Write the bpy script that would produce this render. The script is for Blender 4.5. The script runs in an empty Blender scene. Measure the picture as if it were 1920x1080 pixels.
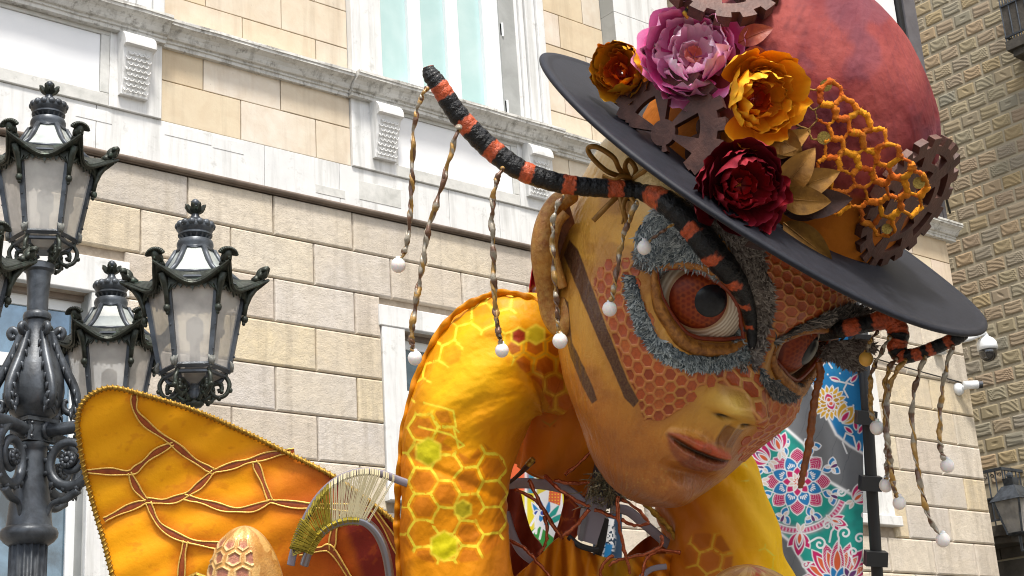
import bpy, math, random
import numpy as np
from mathutils import Vector, Matrix, noise
from mathutils.bvhtree import BVHTree
R = math.radians
random.seed(7)
scene = bpy.context.scene
col = scene.collection

# ------------------------------------------------------------------ camera
FPX = 2772.0                                   # focal length in pixels of a 1920 px wide picture
ZC = Vector((-560, 8540, -FPX)).normalized()   # world up, seen from the camera
XC = Vector((3440, -675, -FPX)); XC = (XC - ZC * XC.dot(ZC)).normalized()
YC = ZC.cross(XC)
MW = Matrix((XC, YC, ZC))                      # camera axes -> world axes
CAM = Vector((0, 0, 1.6))
cd = bpy.data.cameras.new('camera'); cam = bpy.data.objects.new('camera', cd); col.objects.link(cam)
cam.matrix_world = Matrix.Translation(CAM) @ MW.to_4x4()
cd.lens = FPX / 1920 * 36; cd.sensor_width = 36; cd.clip_start = 0.05; cd.clip_end = 2000
scene.camera = cam

# ------------------------------------------------------------------ sky, sun, exposure
w = bpy.data.worlds.new('World'); scene.world = w; w.use_nodes = True
nt = w.node_tree; nt.nodes.clear()
sky = nt.nodes.new('ShaderNodeTexSky'); sky.sky_type = 'NISHITA'; sky.sun_disc = False
SUN_EL, SUN_AZ = R(62), R(205)                 # azimuth measured clockwise from +Y
sky.sun_elevation = SUN_EL; sky.sun_rotation = SUN_AZ; sky.dust_density = 2.5; sky.air_density = 1.0
bg = nt.nodes.new('ShaderNodeBackground'); bg.inputs[1].default_value = 0.14
out = nt.nodes.new('ShaderNodeOutputWorld')
# broken bright cloud over the sky
tc = nt.nodes.new('ShaderNodeTexCoord'); nz = nt.nodes.new('ShaderNodeTexNoise')
nz.inputs['Scale'].default_value = 3.0; nz.inputs['Detail'].default_value = 6
cr = nt.nodes.new('ShaderNodeValToRGB'); cr.color_ramp.elements[0].position = .42; cr.color_ramp.elements[1].position = .62
mx = nt.nodes.new('ShaderNodeMix'); mx.data_type = 'RGBA'
mx.inputs[7].default_value = (7.5, 7.3, 7.0, 1)
nt.links.new(tc.outputs['Generated'], nz.inputs['Vector']); nt.links.new(nz.outputs[0], cr.inputs[0])
nt.links.new(cr.outputs[0], mx.inputs[0]); nt.links.new(sky.outputs[0], mx.inputs[6])
nt.links.new(mx.outputs[2], bg.inputs[0]); nt.links.new(bg.outputs[0], out.inputs[0])
sd = bpy.data.lights.new('sun', 'SUN'); sd.energy = 2.6; sd.angle = R(10); sd.color = (1, .95, .87)
sun = bpy.data.objects.new('sun', sd); col.objects.link(sun)
sv = Vector((math.sin(SUN_AZ) * math.cos(SUN_EL), math.cos(SUN_AZ) * math.cos(SUN_EL), math.sin(SUN_EL)))
sun.rotation_euler = sv.to_track_quat('Z', 'Y').to_euler()
vs = scene.view_settings; vs.view_transform = 'Standard'; vs.look = 'None'; vs.gamma = 1; vs.use_curve_mapping = False
vs.exposure = 0.75
try:
    scene.cycles.pixel_filter_type = 'BLACKMAN_HARRIS'; scene.cycles.filter_width = 1.05
except Exception: pass

# ------------------------------------------------------------------ helpers
def ray(px, py): return MW @ Vector((px - 960, 540 - py, -FPX))
def U(px, py, d): return CAM + ray(px, py) * (d / FPX)          # point seen at a pixel, d metres along the view axis
def fac(px, py, Y=10.0):
    r = ray(px, py); return CAM + r * (Y / r.y)
MWn = np.array(MW)
def project(P):                                                   # (n,3) world -> (n,2) pixels, depth
    v = (np.asarray(P) - np.array(CAM)) @ MWn
    return 960 + FPX * v[:, 0] / -v[:, 2], 540 - FPX * v[:, 1] / -v[:, 2], -v[:, 2]
PXM = 1.0 / FPX

def link(o, parent=None):
    col.objects.link(o)
    if parent is not None: o.parent = parent
    return o
def T(o, label, cat, group=None):
    o['label'] = label; o['category'] = cat
    if group: o['group'] = group
    return o
def S(o): o['kind'] = 'structure'; return o
def stuff(o): o['kind'] = 'stuff'; return o
def empty(name, loc=(0, 0, 0)):
    o = bpy.data.objects.new(name, None); col.objects.link(o); o.location = loc; o.empty_display_size = .1
    return o
def W2L(parent, o):
    """geometry was written in world space: keep it there under a parent that sits at its own place"""
    p = parent; off = Vector((0, 0, 0))
    while p is not None: off += p.location; p = p.parent
    o.location = -off if o.type == 'MESH' else o.location
    return o

class MB:
    def __init__(s): s.v = []; s.f = []; s.c = None
    def add(s, vs, fs):
        n = len(s.v); s.v.extend([tuple(p) for p in vs]); s.f.extend([tuple(n + i for i in q) for q in fs]); return n
    def box(s, x0, x1, y0, y1, z0, z1):
        s.add([(x0,y0,z0),(x1,y0,z0),(x1,y1,z0),(x0,y1,z0),(x0,y0,z1),(x1,y0,z1),(x1,y1,z1),(x0,y1,z1)],
              [(0,3,2,1),(4,5,6,7),(0,1,5,4),(1,2,6,5),(2,3,7,6),(3,0,4,7)]); return s
    def block(s, x0, x1, yf, yb, z0, z1, b):       # box with a chamfered front (front looks to -Y)
        s.add([(x0,yb,z0),(x1,yb,z0),(x1,yb,z1),(x0,yb,z1),(x0,yf+b,z0),(x1,yf+b,z0),(x1,yf+b,z1),(x0,yf+b,z1),
               (x0+b*.4,yf+b*.3,z0+b*.4),(x1-b*.4,yf+b*.3,z0+b*.4),(x1-b*.4,yf+b*.3,z1-b*.4),(x0+b*.4,yf+b*.3,z1-b*.4),
               (x0+b,yf,z0+b),(x1-b,yf,z0+b),(x1-b,yf,z1-b),(x0+b,yf,z1-b)],
              [(0,1,5,4),(1,2,6,5),(2,3,7,6),(3,0,4,7),(4,5,9,8),(5,6,10,9),(6,7,11,10),(7,4,8,11),
               (8,9,13,12),(9,10,14,13),(10,11,15,14),(11,8,12,15),(12,13,14,15)]); return s
    def tube(s, pts, rad, n=8, cap=True, flat=1.0, up=None):
        pts = [Vector(p) for p in pts]
        if not hasattr(rad, '__len__'): rad = [rad] * len(pts)
        prev = None; rings = []
        for i, p in enumerate(pts):
            t = (pts[min(i+1, len(pts)-1)] - pts[max(i-1, 0)])
            t = t.normalized() if t.length > 1e-9 else Vector((0,0,1))
            if prev is None:
                a = Vector(up) if up is not None else (Vector((0,0,1)) if abs(t.z) < .9 else Vector((1,0,0)))
            else: a = prev
            a = (a - t * a.dot(t)); a = a.normalized() if a.length > 1e-6 else t.orthogonal().normalized()
            b = t.cross(a); prev = a
            rings.append([p + (a * math.cos(2*math.pi*k/n) * rad[i] * flat + b * math.sin(2*math.pi*k/n) * rad[i]) for k in range(n)])
        base = len(s.v)
        for r_ in rings: s.v.extend([tuple(q) for q in r_])
        for i in range(len(rings)-1):
            for k in range(n):
                a0 = base+i*n+k; a1 = base+i*n+(k+1) % n
                s.f.append((a0, a1, a1+n, a0+n))
        if cap:
            s.f.append(tuple(base+k for k in range(n))[::-1]); s.f.append(tuple(base+(len(rings)-1)*n+k for k in range(n)))
        return s
    def lathe(s, prof, n=24, loc=(0,0,0), flute=0, fl=0.0, ax=None, rot=0.0):
        base = len(s.v); L = Vector(loc)
        for (r, z) in prof:
            for k in range(n):
                a = 2*math.pi*k/n + rot
                rr = r * (1 - fl * (0.5 + 0.5*math.cos(a*flute))) if flute else r
                p = Vector((rr*math.cos(a), rr*math.sin(a), z))
                if ax is not None: p = ax @ p
                s.v.append(tuple(L + p))
        for i in range(len(prof)-1):
            for k in range(n):
                a0 = base+i*n+k; a1 = base+i*n+(k+1) % n
                s.f.append((a0, a1, a1+n, a0+n))
        s.f.append(tuple(base+k for k in range(n))[::-1]); s.f.append(tuple(base+(len(prof)-1)*n+k for k in range(n)))
        return s
    def ball(s, c, r, nu=12, nv=8, ax=None):
        prof = []
        rr = r if hasattr(r, '__len__') else (r, r, r)
        base = len(s.v); c = Vector(c)
        for i in range(nv+1):
            th = math.pi * (i + (.02 if i == 0 else -.02 if i == nv else 0)) / nv
            for k in range(nu):
                a = 2*math.pi*k/nu
                p = Vector((rr[0]*math.sin(th)*math.cos(a), rr[1]*math.sin(th)*math.sin(a), -rr[2]*math.cos(th)))
                if ax is not None: p = ax @ p
                s.v.append(tuple(c + p))
        for i in range(nv):
            for k in range(nu):
                a0 = base+i*nu+k; a1 = base+i*nu+(k+1) % nu
                s.f.append((a0, a1, a1+nu, a0+nu))
        return s
    def prism(s, poly, frame, depth):       # poly: 2D outline, frame: (origin, ex, ey, ez); extruded along -ez
        o, ex, ey, ez = frame; n = len(poly)
        base = len(s.v)
        for d in (0, -depth):
            for (a, b) in poly: s.v.append(tuple(o + ex*a + ey*b + ez*d))
        s.f.append(tuple(base+k for k in range(n))); s.f.append(tuple(base+n+k for k in range(n))[::-1])
        for k in range(n):
            k1 = (k+1) % n; s.f.append((base+k, base+n+k, base+n+k1, base+k1))
        return s
    def mesh(s, name, mat=None, smooth=False):
        m = bpy.data.meshes.new(name); m.from_pydata(s.v, [], s.f)
        if mat: m.materials.append(mat)
        if smooth: m.polygons.foreach_set('use_smooth', [True]*len(m.polygons))
        m.update(); return m
    def build(s, name, mat, parent=None, smooth=False, world=True):
        o = bpy.data.objects.new(name, s.mesh(name, mat, smooth)); link(o, parent)
        if parent is not None and world: W2L(parent, o)
        return o
def sharp(o, ang=40):
    try:
        o.data.set_sharp_from_angle(angle=R(ang))
    except Exception: pass
    return o
def inst(src, parent, name=None, loc=None, mat=None):
    o = bpy.data.objects.new(name or src.name.split('.')[0], src.data); link(o, parent)
    o.location = src.location if loc is None else loc
    o.rotation_euler = src.rotation_euler; o.scale = src.scale
    return o
def grid_mesh(name, P, mat, parent=None, colors=None, smooth=True, wrap=False):
    """P: (nu,nv,3) numpy world points"""
    nu, nv = P.shape[:2]
    idx = np.arange(nu*nv).reshape(nu, nv)
    if wrap: idx = np.concatenate([idx, idx[:, :1]], 1)
    q = np.stack([idx[:-1, :-1], idx[:-1, 1:], idx[1:, 1:], idx[1:, :-1]], -1).reshape(-1, 4)
    m = bpy.data.meshes.new(name)
    m.vertices.add(nu*nv); m.vertices.foreach_set('co', P.astype(np.float32).ravel())
    m.loops.add(q.size); m.loops.foreach_set('vertex_index', q.astype(np.int32).ravel())
    m.polygons.add(len(q)); m.polygons.foreach_set('loop_start', (np.arange(len(q))*4).astype(np.int32))
    m.polygons.foreach_set('loop_total', np.full(len(q), 4, np.int32))
    if smooth: m.polygons.foreach_set('use_smooth', np.ones(len(q), bool))
    if mat: m.materials.append(mat)
    m.update(calc_edges=True)
    if colors is not None: setcol(m, colors.reshape(-1, 3))
    o = bpy.data.objects.new(name, m); link(o, parent)
    if parent is not None: W2L(parent, o)
    return o
def setcol(m, c):
    """c: (n,3) linear rgb per vertex"""
    at = m.color_attributes.new('paint', 'FLOAT_COLOR', 'POINT')
    full = np.ones((len(c), 4), np.float32); full[:, :3] = c
    at.data.foreach_set('color', full.ravel())
def quads_mesh(name, V, F, mat, parent=None, colors=None, smooth=False):
    V = np.asarray(V, np.float32); F = np.asarray(F, np.int32); k = F.shape[1]
    m = bpy.data.meshes.new(name)
    m.vertices.add(len(V)); m.vertices.foreach_set('co', V.ravel())
    m.loops.add(F.size); m.loops.foreach_set('vertex_index', F.ravel())
    m.polygons.add(len(F)); m.polygons.foreach_set('loop_start', (np.arange(len(F))*k).astype(np.int32))
    m.polygons.foreach_set('loop_total', np.full(len(F), k, np.int32))
    if smooth: m.polygons.foreach_set('use_smooth', np.ones(len(F), bool))
    if mat: m.materials.append(mat)
    m.update(calc_edges=True)
    if colors is not None: setcol(m, colors)
    o = bpy.data.objects.new(name, m); link(o, parent)
    if parent is not None: W2L(parent, o)
    return o
def smoothpath(pts, n=8):
    """Catmull-Rom through points of any dimension"""
    P = np.array(pts, float); out_ = []
    for i in range(len(P)-1):
        p0 = P[max(i-1, 0)]; p1 = P[i]; p2 = P[i+1]; p3 = P[min(i+2, len(P)-1)]
        for k in range(n):
            t = k/n
            out_.append(.5*((2*p1)+(-p0+p2)*t+(2*p0-5*p1+4*p2-p3)*t*t+(-p0+3*p1-3*p2+p3)*t**3))
    out_.append(P[-1]); return np.array(out_)
def hexc(h):
    c = [int(h[i:i+2], 16)/255 for i in (0, 2, 4)]
    return np.array([x/12.92 if x <= .04045 else ((x+.055)/1.055)**2.4 for x in c])
# cheap value noise in numpy (for paint and relief)
_rng = np.random.RandomState(3); _tab = _rng.rand(256, 256)
def vnoise(x, y):
    x = np.asarray(x, float); y = np.asarray(y, float)
    xi = np.floor(x).astype(int); yi = np.floor(y).astype(int); fx = x-xi; fy = y-yi
    fx = fx*fx*(3-2*fx); fy = fy*fy*(3-2*fy)
    g = lambda a, b: _tab[a % 256, b % 256]
    return (g(xi, yi)*(1-fx)+g(xi+1, yi)*fx)*(1-fy)+(g(xi, yi+1)*(1-fx)+g(xi+1, yi+1)*fx)*fy
def fbm(x, y, o=4):
    s = 0; a = .5
    for i in range(o): s = s + a*vnoise(x*2**i+17*i, y*2**i+31*i); a *= .5
    return s
def sstep(a, b, x): t = np.clip((x-a)/(b-a), 0, 1); return t*t*(3-2*t)
def mixc(a, b, t): return a*(1-t[..., None]) + b*t[..., None]
def inpoly(px, py, poly):
    ins = np.zeros(np.shape(px), bool); n = len(poly)
    for i in range(n):
        x0, y0 = poly[i]; x1, y1 = poly[(i+1) % n]
        if y0 == y1: continue
        c = ((y0 > py) != (y1 > py)) & (px < (x1-x0)*(py-y0)/(y1-y0)+x0)
        ins ^= c
    return ins
def dseg(px, py, pts):
    """distance to a polyline"""
    d = np.full(np.shape(px), 1e9)
    for i in range(len(pts)-1):
        ax, ay = pts[i]; bx, by = pts[i+1]
        vx, vy = bx-ax, by-ay; L = vx*vx+vy*vy+1e-9
        t = np.clip(((px-ax)*vx+(py-ay)*vy)/L, 0, 1)
        d = np.minimum(d, np.hypot(px-ax-t*vx, py-ay-t*vy))
    return d
def sdpoly(px, py, poly):
    """signed distance, positive inside"""
    d = dseg(px, py, list(poly)+[poly[0]])
    return np.where(inpoly(px, py, poly), d, -d)
def hexfield(x, y, p):
    """hex lattice of pitch p: distance from the nearest cell wall (0 at the wall, p/2 at the centre) and the cell's index"""
    sx, sy = p, p*math.sqrt(3)
    def cand(ox, oy):
        ix = np.floor((x-ox)/sx+.5); iy = np.floor((y-oy)/sy+.5)
        dx = x-ox-ix*sx; dy = y-oy-iy*sy
        return dx, dy, ix*2+(ox > 0), iy*2+(oy > 0)
    a = cand(0, 0); b = cand(sx/2, sy/2)
    ca = a[0]**2+a[1]**2 < b[0]**2+b[1]**2
    dx = np.where(ca, a[0], b[0]); dy = np.where(ca, a[1], b[1])
    ix = np.where(ca, a[2], b[2]); iy = np.where(ca, a[3], b[3])
    dx_, dy_ = np.abs(dx), np.abs(dy)
    m = np.maximum(dx_, dx_*.5+dy_*.8660254)
    return p/2-m, ix, iy, dx, dy
# ------------------------------------------------------------------ materials
def mat(name, color=(.5,.5,.5), rough=.6, metal=0., bump=None, var=None, rnd=None, spec=.5, coat=0., attr=False,
        dirt=None, streak=None, sheen=0., trans=0., alpha=None, sss=0.):
    """bump: (scale, strength, distance[, detail]); var: (scale, other colour, amount); rnd: list of colours picked per object;
       dirt: (scale, colour, threshold)"""
    m = bpy.data.materials.new(name); m.use_nodes = True; n = m.node_tree; L = n.links
    b = n.nodes['Principled BSDF']
    b.inputs['Roughness'].default_value = rough; b.inputs['Metallic'].default_value = metal
    b.inputs['Specular IOR Level'].default_value = spec; b.inputs['Coat Weight'].default_value = coat
    b.inputs['Coat Roughness'].default_value = .15
    if sheen: b.inputs['Sheen Weight'].default_value = sheen
    if trans: b.inputs['Transmission Weight'].default_value = trans
    if sss:
        b.inputs['Subsurface Weight'].default_value = sss; b.inputs['Subsurface Scale'].default_value = .02
    tcn = n.nodes.new('ShaderNodeTexCoord'); geo = n.nodes.new('ShaderNodeNewGeometry')
    pos = geo.outputs['Position']
    c = n.nodes.new('ShaderNodeRGB'); c.outputs[0].default_value = (*color, 1); cur = c.outputs[0]
    if attr:
        a = n.nodes.new('ShaderNodeVertexColor'); a.layer_name = 'paint'; cur = a.outputs[0]
    if rnd:
        oi = n.nodes.new('ShaderNodeObjectInfo'); rp = n.nodes.new('ShaderNodeValToRGB'); rp.color_ramp.interpolation = 'LINEAR'
        e = rp.color_ramp.elements
        while len(e) < len(rnd): e.new(.5)
        for i, q in enumerate(rnd): e[i].position = i/(len(rnd)-1); e[i].color = (*q, 1)
        L.new(oi.outputs['Random'], rp.inputs[0]); cur = rp.outputs[0]
    def noise_(scale, detail=5, rgh=.6, dist=0.):
        z = n.nodes.new('ShaderNodeTexNoise'); z.inputs['Scale'].default_value = scale; z.inputs['Detail'].default_value = detail
        z.inputs['Roughness'].default_value = rgh; z.inputs['Distortion'].default_value = dist
        L.new(pos, z.inputs['Vector']); return z.outputs[0]
    def mixer(fac_, other):
        x = n.nodes.new('ShaderNodeMix'); x.data_type = 'RGBA'; L.new(fac_, x.inputs[0]); L.new(cur, x.inputs[6])
        if isinstance(other, tuple): x.inputs[7].default_value = (*other, 1)
        else: L.new(other, x.inputs[7])
        return x.outputs[2]
    for vv in ([var] if isinstance(var, tuple) else (var or [])):
        mr = n.nodes.new('ShaderNodeMapRange'); mr.inputs['From Min'].default_value = .35; mr.inputs['From Max'].default_value = .65
        mr.inputs['To Max'].default_value = vv[2]
        L.new(noise_(vv[0], 6, .62, .4), mr.inputs[0]); cur = mixer(mr.outputs[0], tuple(vv[1]))
    if dirt:
        mr = n.nodes.new('ShaderNodeMapRange'); mr.inputs['From Min'].default_value = dirt[2]; mr.inputs['From Max'].default_value = dirt[2]+.12
        mr.inputs['To Max'].default_value = dirt[3] if len(dirt) > 3 else .8
        L.new(noise_(dirt[0], 8, .7), mr.inputs[0]); cur = mixer(mr.outputs[0], tuple(dirt[1]))
    if streak:
        mp = n.nodes.new('ShaderNodeMapping'); mp.inputs['Scale'].default_value = (streak[0], streak[0], streak[0]*.07); L.new(pos, mp.inputs['Vector'])
        z = n.nodes.new('ShaderNodeTexNoise'); z.inputs['Scale'].default_value = 1; z.inputs['Detail'].default_value = 7; z.inputs['Roughness'].default_value = .65
        L.new(mp.outputs[0], z.inputs['Vector'])
        mr = n.nodes.new('ShaderNodeMapRange'); mr.inputs['From Min'].default_value = .5; mr.inputs['From Max'].default_value = .68; mr.inputs['To Max'].default_value = streak[2]
        L.new(z.outputs[0], mr.inputs[0]); cur = mixer(mr.outputs[0], tuple(streak[1]))
    L.new(cur, b.inputs['Base Color'])
    if bump:
        prev = None
        for bb in ([bump] if isinstance(bump, tuple) else bump):
            bp = n.nodes.new('ShaderNodeBump'); bp.inputs['Strength'].default_value = bb[1]; bp.inputs['Distance'].default_value = bb[2]
            L.new(noise_(bb[0], bb[3] if len(bb) > 3 else 4), bp.inputs['Height'])
            if prev: L.new(prev, bp.inputs['Normal'])
            prev = bp.outputs[0]
        L.new(prev, b.inputs['Normal'])
    if alpha is not None: b.inputs['Alpha'].default_value = alpha
    m.diffuse_color = (*color, 1)
    return m
def h3(s): return tuple(hexc(s))
M = {}
M['block'] = mat('rusticated_sandstone', rough=.85, rnd=[h3('d2c6b2'), h3('dbd0be'), h3('beb8b2'), h3('d6c49c'), h3('d6cec0'), h3('c6b9ac'), h3('e4dbce'), h3('c6c0bb'), h3('dac69c'), h3('d0c6b8'), h3('b8aca0')],
    var=[(1.6, h3('d6c39c'), .3), (9., h3('a39a8c'), .38), (.9, h3('b9b0a4'), .35)], dirt=(38., h3('6f6455'), .60, .7), streak=(7., h3('8d8272'), .45), bump=[(16., .6, .016, 8), (70., .7, .007, 5), (200., .5, .003, 3)])
M['ashlar'] = mat('smooth_sandstone', rough=.8, rnd=[h3('dcd2c2'), h3('d6c9b4'), h3('dfd6c8'), h3('d4c2a0'), h3('d8c8bb'), h3('e2dbd0'), h3('cfc8bb'), h3('dccba8'), h3('c9b79c')],
    var=[(1.3, h3('dccfb5'), .5), (.6, h3('c4b49c'), .4), (6., h3('b99f80'), .3)], dirt=(30., h3('8a7862'), .63, .6), streak=(5., h3('a08e76'), .4), bump=[(14., .35, .006, 8), (90., .25, .002)])
M['marble'] = mat('white_marble', h3('dcdcda'), rough=.55, var=[(1.1, h3('c9cbcb'), .6), (5., h3('e8e8e6'), .5)], dirt=(6., h3('a8a8a2'), .58, .6), streak=(9., h3('a2a29c'), .5), bump=(20., .3, .005, 8))
M['marble_vein'] = mat('veined_marble', h3('cfcfcb'), rough=.5, var=[(3., h3('a9aaa4'), .75), (14., h3('deddd8'), .5)], dirt=(9., h3('8c8a80'), .6, .6), bump=(20., .3, .004, 8))
M['panel'] = mat('polished_marble_panel', h3('ecedee'), rough=.3, var=(2., h3('dddfe2'), .6), bump=(6., .06, .003))
M['cornice'] = mat('weathered_marble_cornice', h3('d8d7d2'), rough=.7, var=[(4., h3('bdbbb4'), .6)], dirt=(14., h3('6c685f'), .54, .7), streak=(14., h3('76736b'), .6), bump=(40., .4, .004))
M['mortar'] = mat('mortar', h3('b0a290'), rough=.95, var=(12., h3('85786a'), .7), bump=(60., .4, .006))
M['strip'] = mat('brown_string_moulding', h3('8a7c70'), rough=.7, var=(5., h3('5d5148'), .7), bump=(50., .3, .003))
M['frame'] = mat('white_window_frame', h3('e6e9ea'), rough=.4)
M['revealgrey'] = mat('grey_reveal_and_shaded_side', h3('a6a8a6'), rough=.75, var=(4., h3('8d8f8c'), .7), bump=(30., .3, .004))
M['glass_teal'] = mat('pale_teal_glass', h3('b4d3d2'), rough=.06, spec=.8, coat=.6, var=[(1.2, h3('cfe3e2'), .8), (.7, h3('8fb8b9'), .5)])
M['glass_dark'] = mat('dark_window_glass', h3('27343c'), rough=.03, spec=1., coat=1., metal=.55, var=(1.5, h3('8fb4cf'), .6))
M['sgbase'] = mat('sgraffito_mortar', h3('c0b59c'), rough=.95, var=(3., h3('aea28a'), .6), bump=(50., .4, .008))
M['sgbrick'] = mat('sgraffito_brick', rough=.9, rnd=[h3('a89876'), h3('a39a82'), h3('b09c76'), h3('9c9484'), h3('b39c7c'), h3('a3927a'), h3('ada083'), h3('95907f'), h3('b0967a')],
    dirt=(30., h3('63563f'), .6, .5), bump=(80., .4, .004))
M['greystone'] = mat('dark_grey_stone', h3('5c574f'), rough=.9, var=(5., h3('3d3934'), .8), bump=(25., .5, .01))
M['iron'] = mat('dark_painted_iron', h3('585e65'), rough=.4, metal=.35, var=[(9., h3('24272b'), .8)], dirt=(22., h3('5d646b'), .62, .5), bump=[(45., .3, .004), (160., .2, .0015)])
M['bronze'] = mat('verdigris_bronze', h3('3b4038'), rough=.42, metal=.4, var=[(30., h3('1b1d18'), .7)], dirt=(26., h3('55695c'), .56, .7), bump=[(70., .5, .004)])
M['plainblack'] = mat('black_plastic', h3('17181a'), rough=.5, bump=(60., .2, .002))
M['whiteplastic'] = mat('white_camera_plastic', h3('dfe2e4'), rough=.35)
M['domeblack'] = mat('black_camera_dome', h3('08090b'), rough=.05, spec=.8, coat=1.)
M['pipe'] = mat('grey_zinc_pipe', h3('77757a'), rough=.5, metal=.3, var=(4., h3('5c5a5e'), .7), bump=(30., .2, .003))
def glass_pane_mat():
    m = bpy.data.materials.new('frosted_lantern_glass'); m.use_nodes = True; n = m.node_tree; L = n.links
    b = n.nodes['Principled BSDF']; b.inputs['Base Color'].default_value = (*h3('b9b3aa'), 1); b.inputs['Roughness'].default_value = .12
    b.inputs['Coat Weight'].default_value = .5
    b.inputs['Alpha'].default_value = .55
    g = n.nodes.new('ShaderNodeNewGeometry'); z = n.nodes.new('ShaderNodeTexNoise'); z.inputs['Scale'].default_value = 7; z.inputs['Detail'].default_value = 5
    L.new(g.outputs['Position'], z.inputs['Vector'])
    rp = n.nodes.new('ShaderNodeValToRGB'); rp.color_ramp.elements[0].color = (*h3('b4b2af'), 1); rp.color_ramp.elements[1].color = (*h3('d8d5cf'), 1)
    rp.color_ramp.elements[0].position = .4; rp.color_ramp.elements[1].position = .6
    L.new(z.outputs[0], rp.inputs[0]); L.new(rp.outputs[0], b.inputs['Base Color'])
    return m
M['lglass'] = glass_pane_mat()
M['rglass'] = mat('lantern_roof_glass', h3('b9c0bb'), rough=.15, coat=.6, var=(8., h3('8e948f'), .7))
M['lantern_in'] = mat('enamel_reflector', h3('b5b0a8'), rough=.4)
# puppet
M['face'] = mat('painted_gold_skin', rough=.36, attr=True, metal=.2, coat=.22, bump=[(60., .4, .004, 5), (140., .6, .003, 5), (420., .5, .0015)], dirt=(260., (.09, .04, .012), .63, .55), var=(150., (.75, .5, .16), .10))
M['cell'] = mat('orange_honeycomb_cell', rough=.42, coat=.25, rnd=[h3('b04a14'), h3('c45c20'), h3('9c3c12'), h3('cc6c2a'), h3('b44e1a'), h3('be5416')], var=(120., h3('7a2e12'), .45), bump=(260., .6, .002))
M['fur'] = mat('brushed_fur', rough=.75, attr=True)
M['antenna'] = mat('lumpy_lacquered_antenna', rough=.32, attr=True, coat=.15, spec=.4, bump=[(95., 1., .008, 4), (260., .6, .003)])
M['lid'] = mat('gold_brown_eyelid', h3('b87a34'), rough=.4, metal=.2, var=(60., h3('5e2f10'), .8), bump=(160., .6, .003))
M['eyewhite'] = mat('ridged_cream_eyeball', rough=.5, attr=True)
M['iris'] = mat('orange_iris', rough=.4, attr=True, coat=.0, spec=.3)
M['pupil'] = mat('glossy_black_pupil', h3('0b0c10'), rough=.3, coat=.1, spec=.4, bump=(90., .3, .003), var=(70., h3('1d1f26'), .6))
M['lip'] = mat('red_brown_lip', h3('8f3a1c'), rough=.4, var=(60., h3('6a2413'), .7), bump=(150., .5, .003))
M['brim'] = mat('dark_grey_felt', h3('1b1d25'), rough=.6, var=[(3., h3('14151c'), .6), (40., h3('2a2c35'), .4)], streak=(30., h3('2b2d36'), .4), dirt=(330., h3('9a9ca4'), .72, .9), bump=(320., .35, .0012), spec=.3)
M['crown'] = mat('painted_crown_cloth', rough=.75, attr=True, spec=.25, bump=[(7., .5, .014, 3), (28., .6, .006, 8), (300., .3, .001)])
M['gear'] = mat('rusty_brown_gear', h3('634034'), rough=.55, metal=.15, var=[(18., h3('3a231e'), .8)], dirt=(90., h3('8a5d46'), .62, .5), bump=(110., .6, .003))
M['netting'] = mat('orange_felted_netting', rough=.9, attr=True, bump=(240., 1., .005))
M['goldcoin'] = mat('gold_sequin', h3('a98f4a'), rough=.3, metal=.9, bump=(300., .8, .002), var=(200., h3('4f3d18'), .7))
M['goldleaf'] = mat('gold_leaf_fabric', h3('a5752f'), rough=.4, metal=.45, var=[(25., h3('6e4a22'), .7)], bump=(60., .4, .004))
M['brownleaf'] = mat('brown_leaf_fabric', h3('4a2a1c'), rough=.55, metal=.15, var=(25., h3('2a1711'), .7), bump=(60., .4, .004))
M['crimsonleaf'] = mat('crimson_leaf_fabric', h3('7c2017'), rough=.5, var=(25., h3('a8542a'), .6), bump=(60., .4, .004))
M['petal'] = mat('silk_petal', rough=.55, attr=True, sss=.1, spec=.3, bump=(70., .3, .003))
M['silk'] = mat('dyed_silk', rough=.5, attr=True, spec=.22, bump=[(6., .6, .03, 3), (16., .35, .01, 4), (30., .3, .004, 4), (500., .25, .0008)])
M['wing'] = mat('dyed_wing_silk', rough=.6, attr=True, spec=.25, bump=[(5., .3, .02, 2), (26., .5, .005, 5), (500., .2, .0008)])
M['vein'] = mat('brown_wing_vein', h3('a14a14'), rough=.5, var=(40., h3('6c2a0c'), .6), bump=(100., .4, .002))
M['goldtrim'] = mat('gold_braid', h3('b99238'), rough=.38, metal=.65, var=[(90., h3('6b4a16'), .8)], bump=(220., .8, .003))
M['goldpaint'] = mat('gold_paint', h3('f0cc6c'), rough=.4, metal=.3, var=(120., h3('c8963a'), .6), bump=(240., .6, .002))
M['thread'] = mat('pale_gold_thread', h3('ddd3ae'), rough=.4, metal=.3)
M['threadg'] = mat('green_gold_thread', h3('b3a23c'), rough=.35, metal=.6, var=(60., h3('6b611c'), .7))
M['tube'] = mat('brushed_steel_tube', h3('8d8b92'), rough=.28, metal=.85)
M['flatbar'] = mat('grey_plastic_bar', h3('857e88'), rough=.5, metal=.1)
M['copper'] = mat('copper_twig', h3('b8633f'), rough=.25, metal=.75, var=(80., h3('6a2c18'), .7), bump=(120., .7, .003))
M['string'] = mat('resin_wire', rough=.3, attr=True, coat=.4, metal=.15, bump=(150., .6, .003))
M['bulb'] = mat('frosted_bulb', h3('efe8e2'), rough=.45, spec=.4, sss=.3)
M['bulby'] = mat('yellowed_bulb', h3('e2b04f'), rough=.45, sss=.3)
M['pinkcell'] = mat('rosy_cell', h3('b0705a'), rough=.5, var=(50., h3('8a4a3c'), .7), bump=(200., .6, .002))
M['cone'] = mat('gilded_shell', h3('c99a52'), rough=.4, metal=.3, var=[(22., h3('a87430'), .8)], bump=[(30., .6, .004, 6), (160., .4, .002)])
M['batik'] = mat('batik_banner', rough=.75, attr=True, bump=[(6., .3, .01, 2), (400., .3, .0006)])
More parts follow.
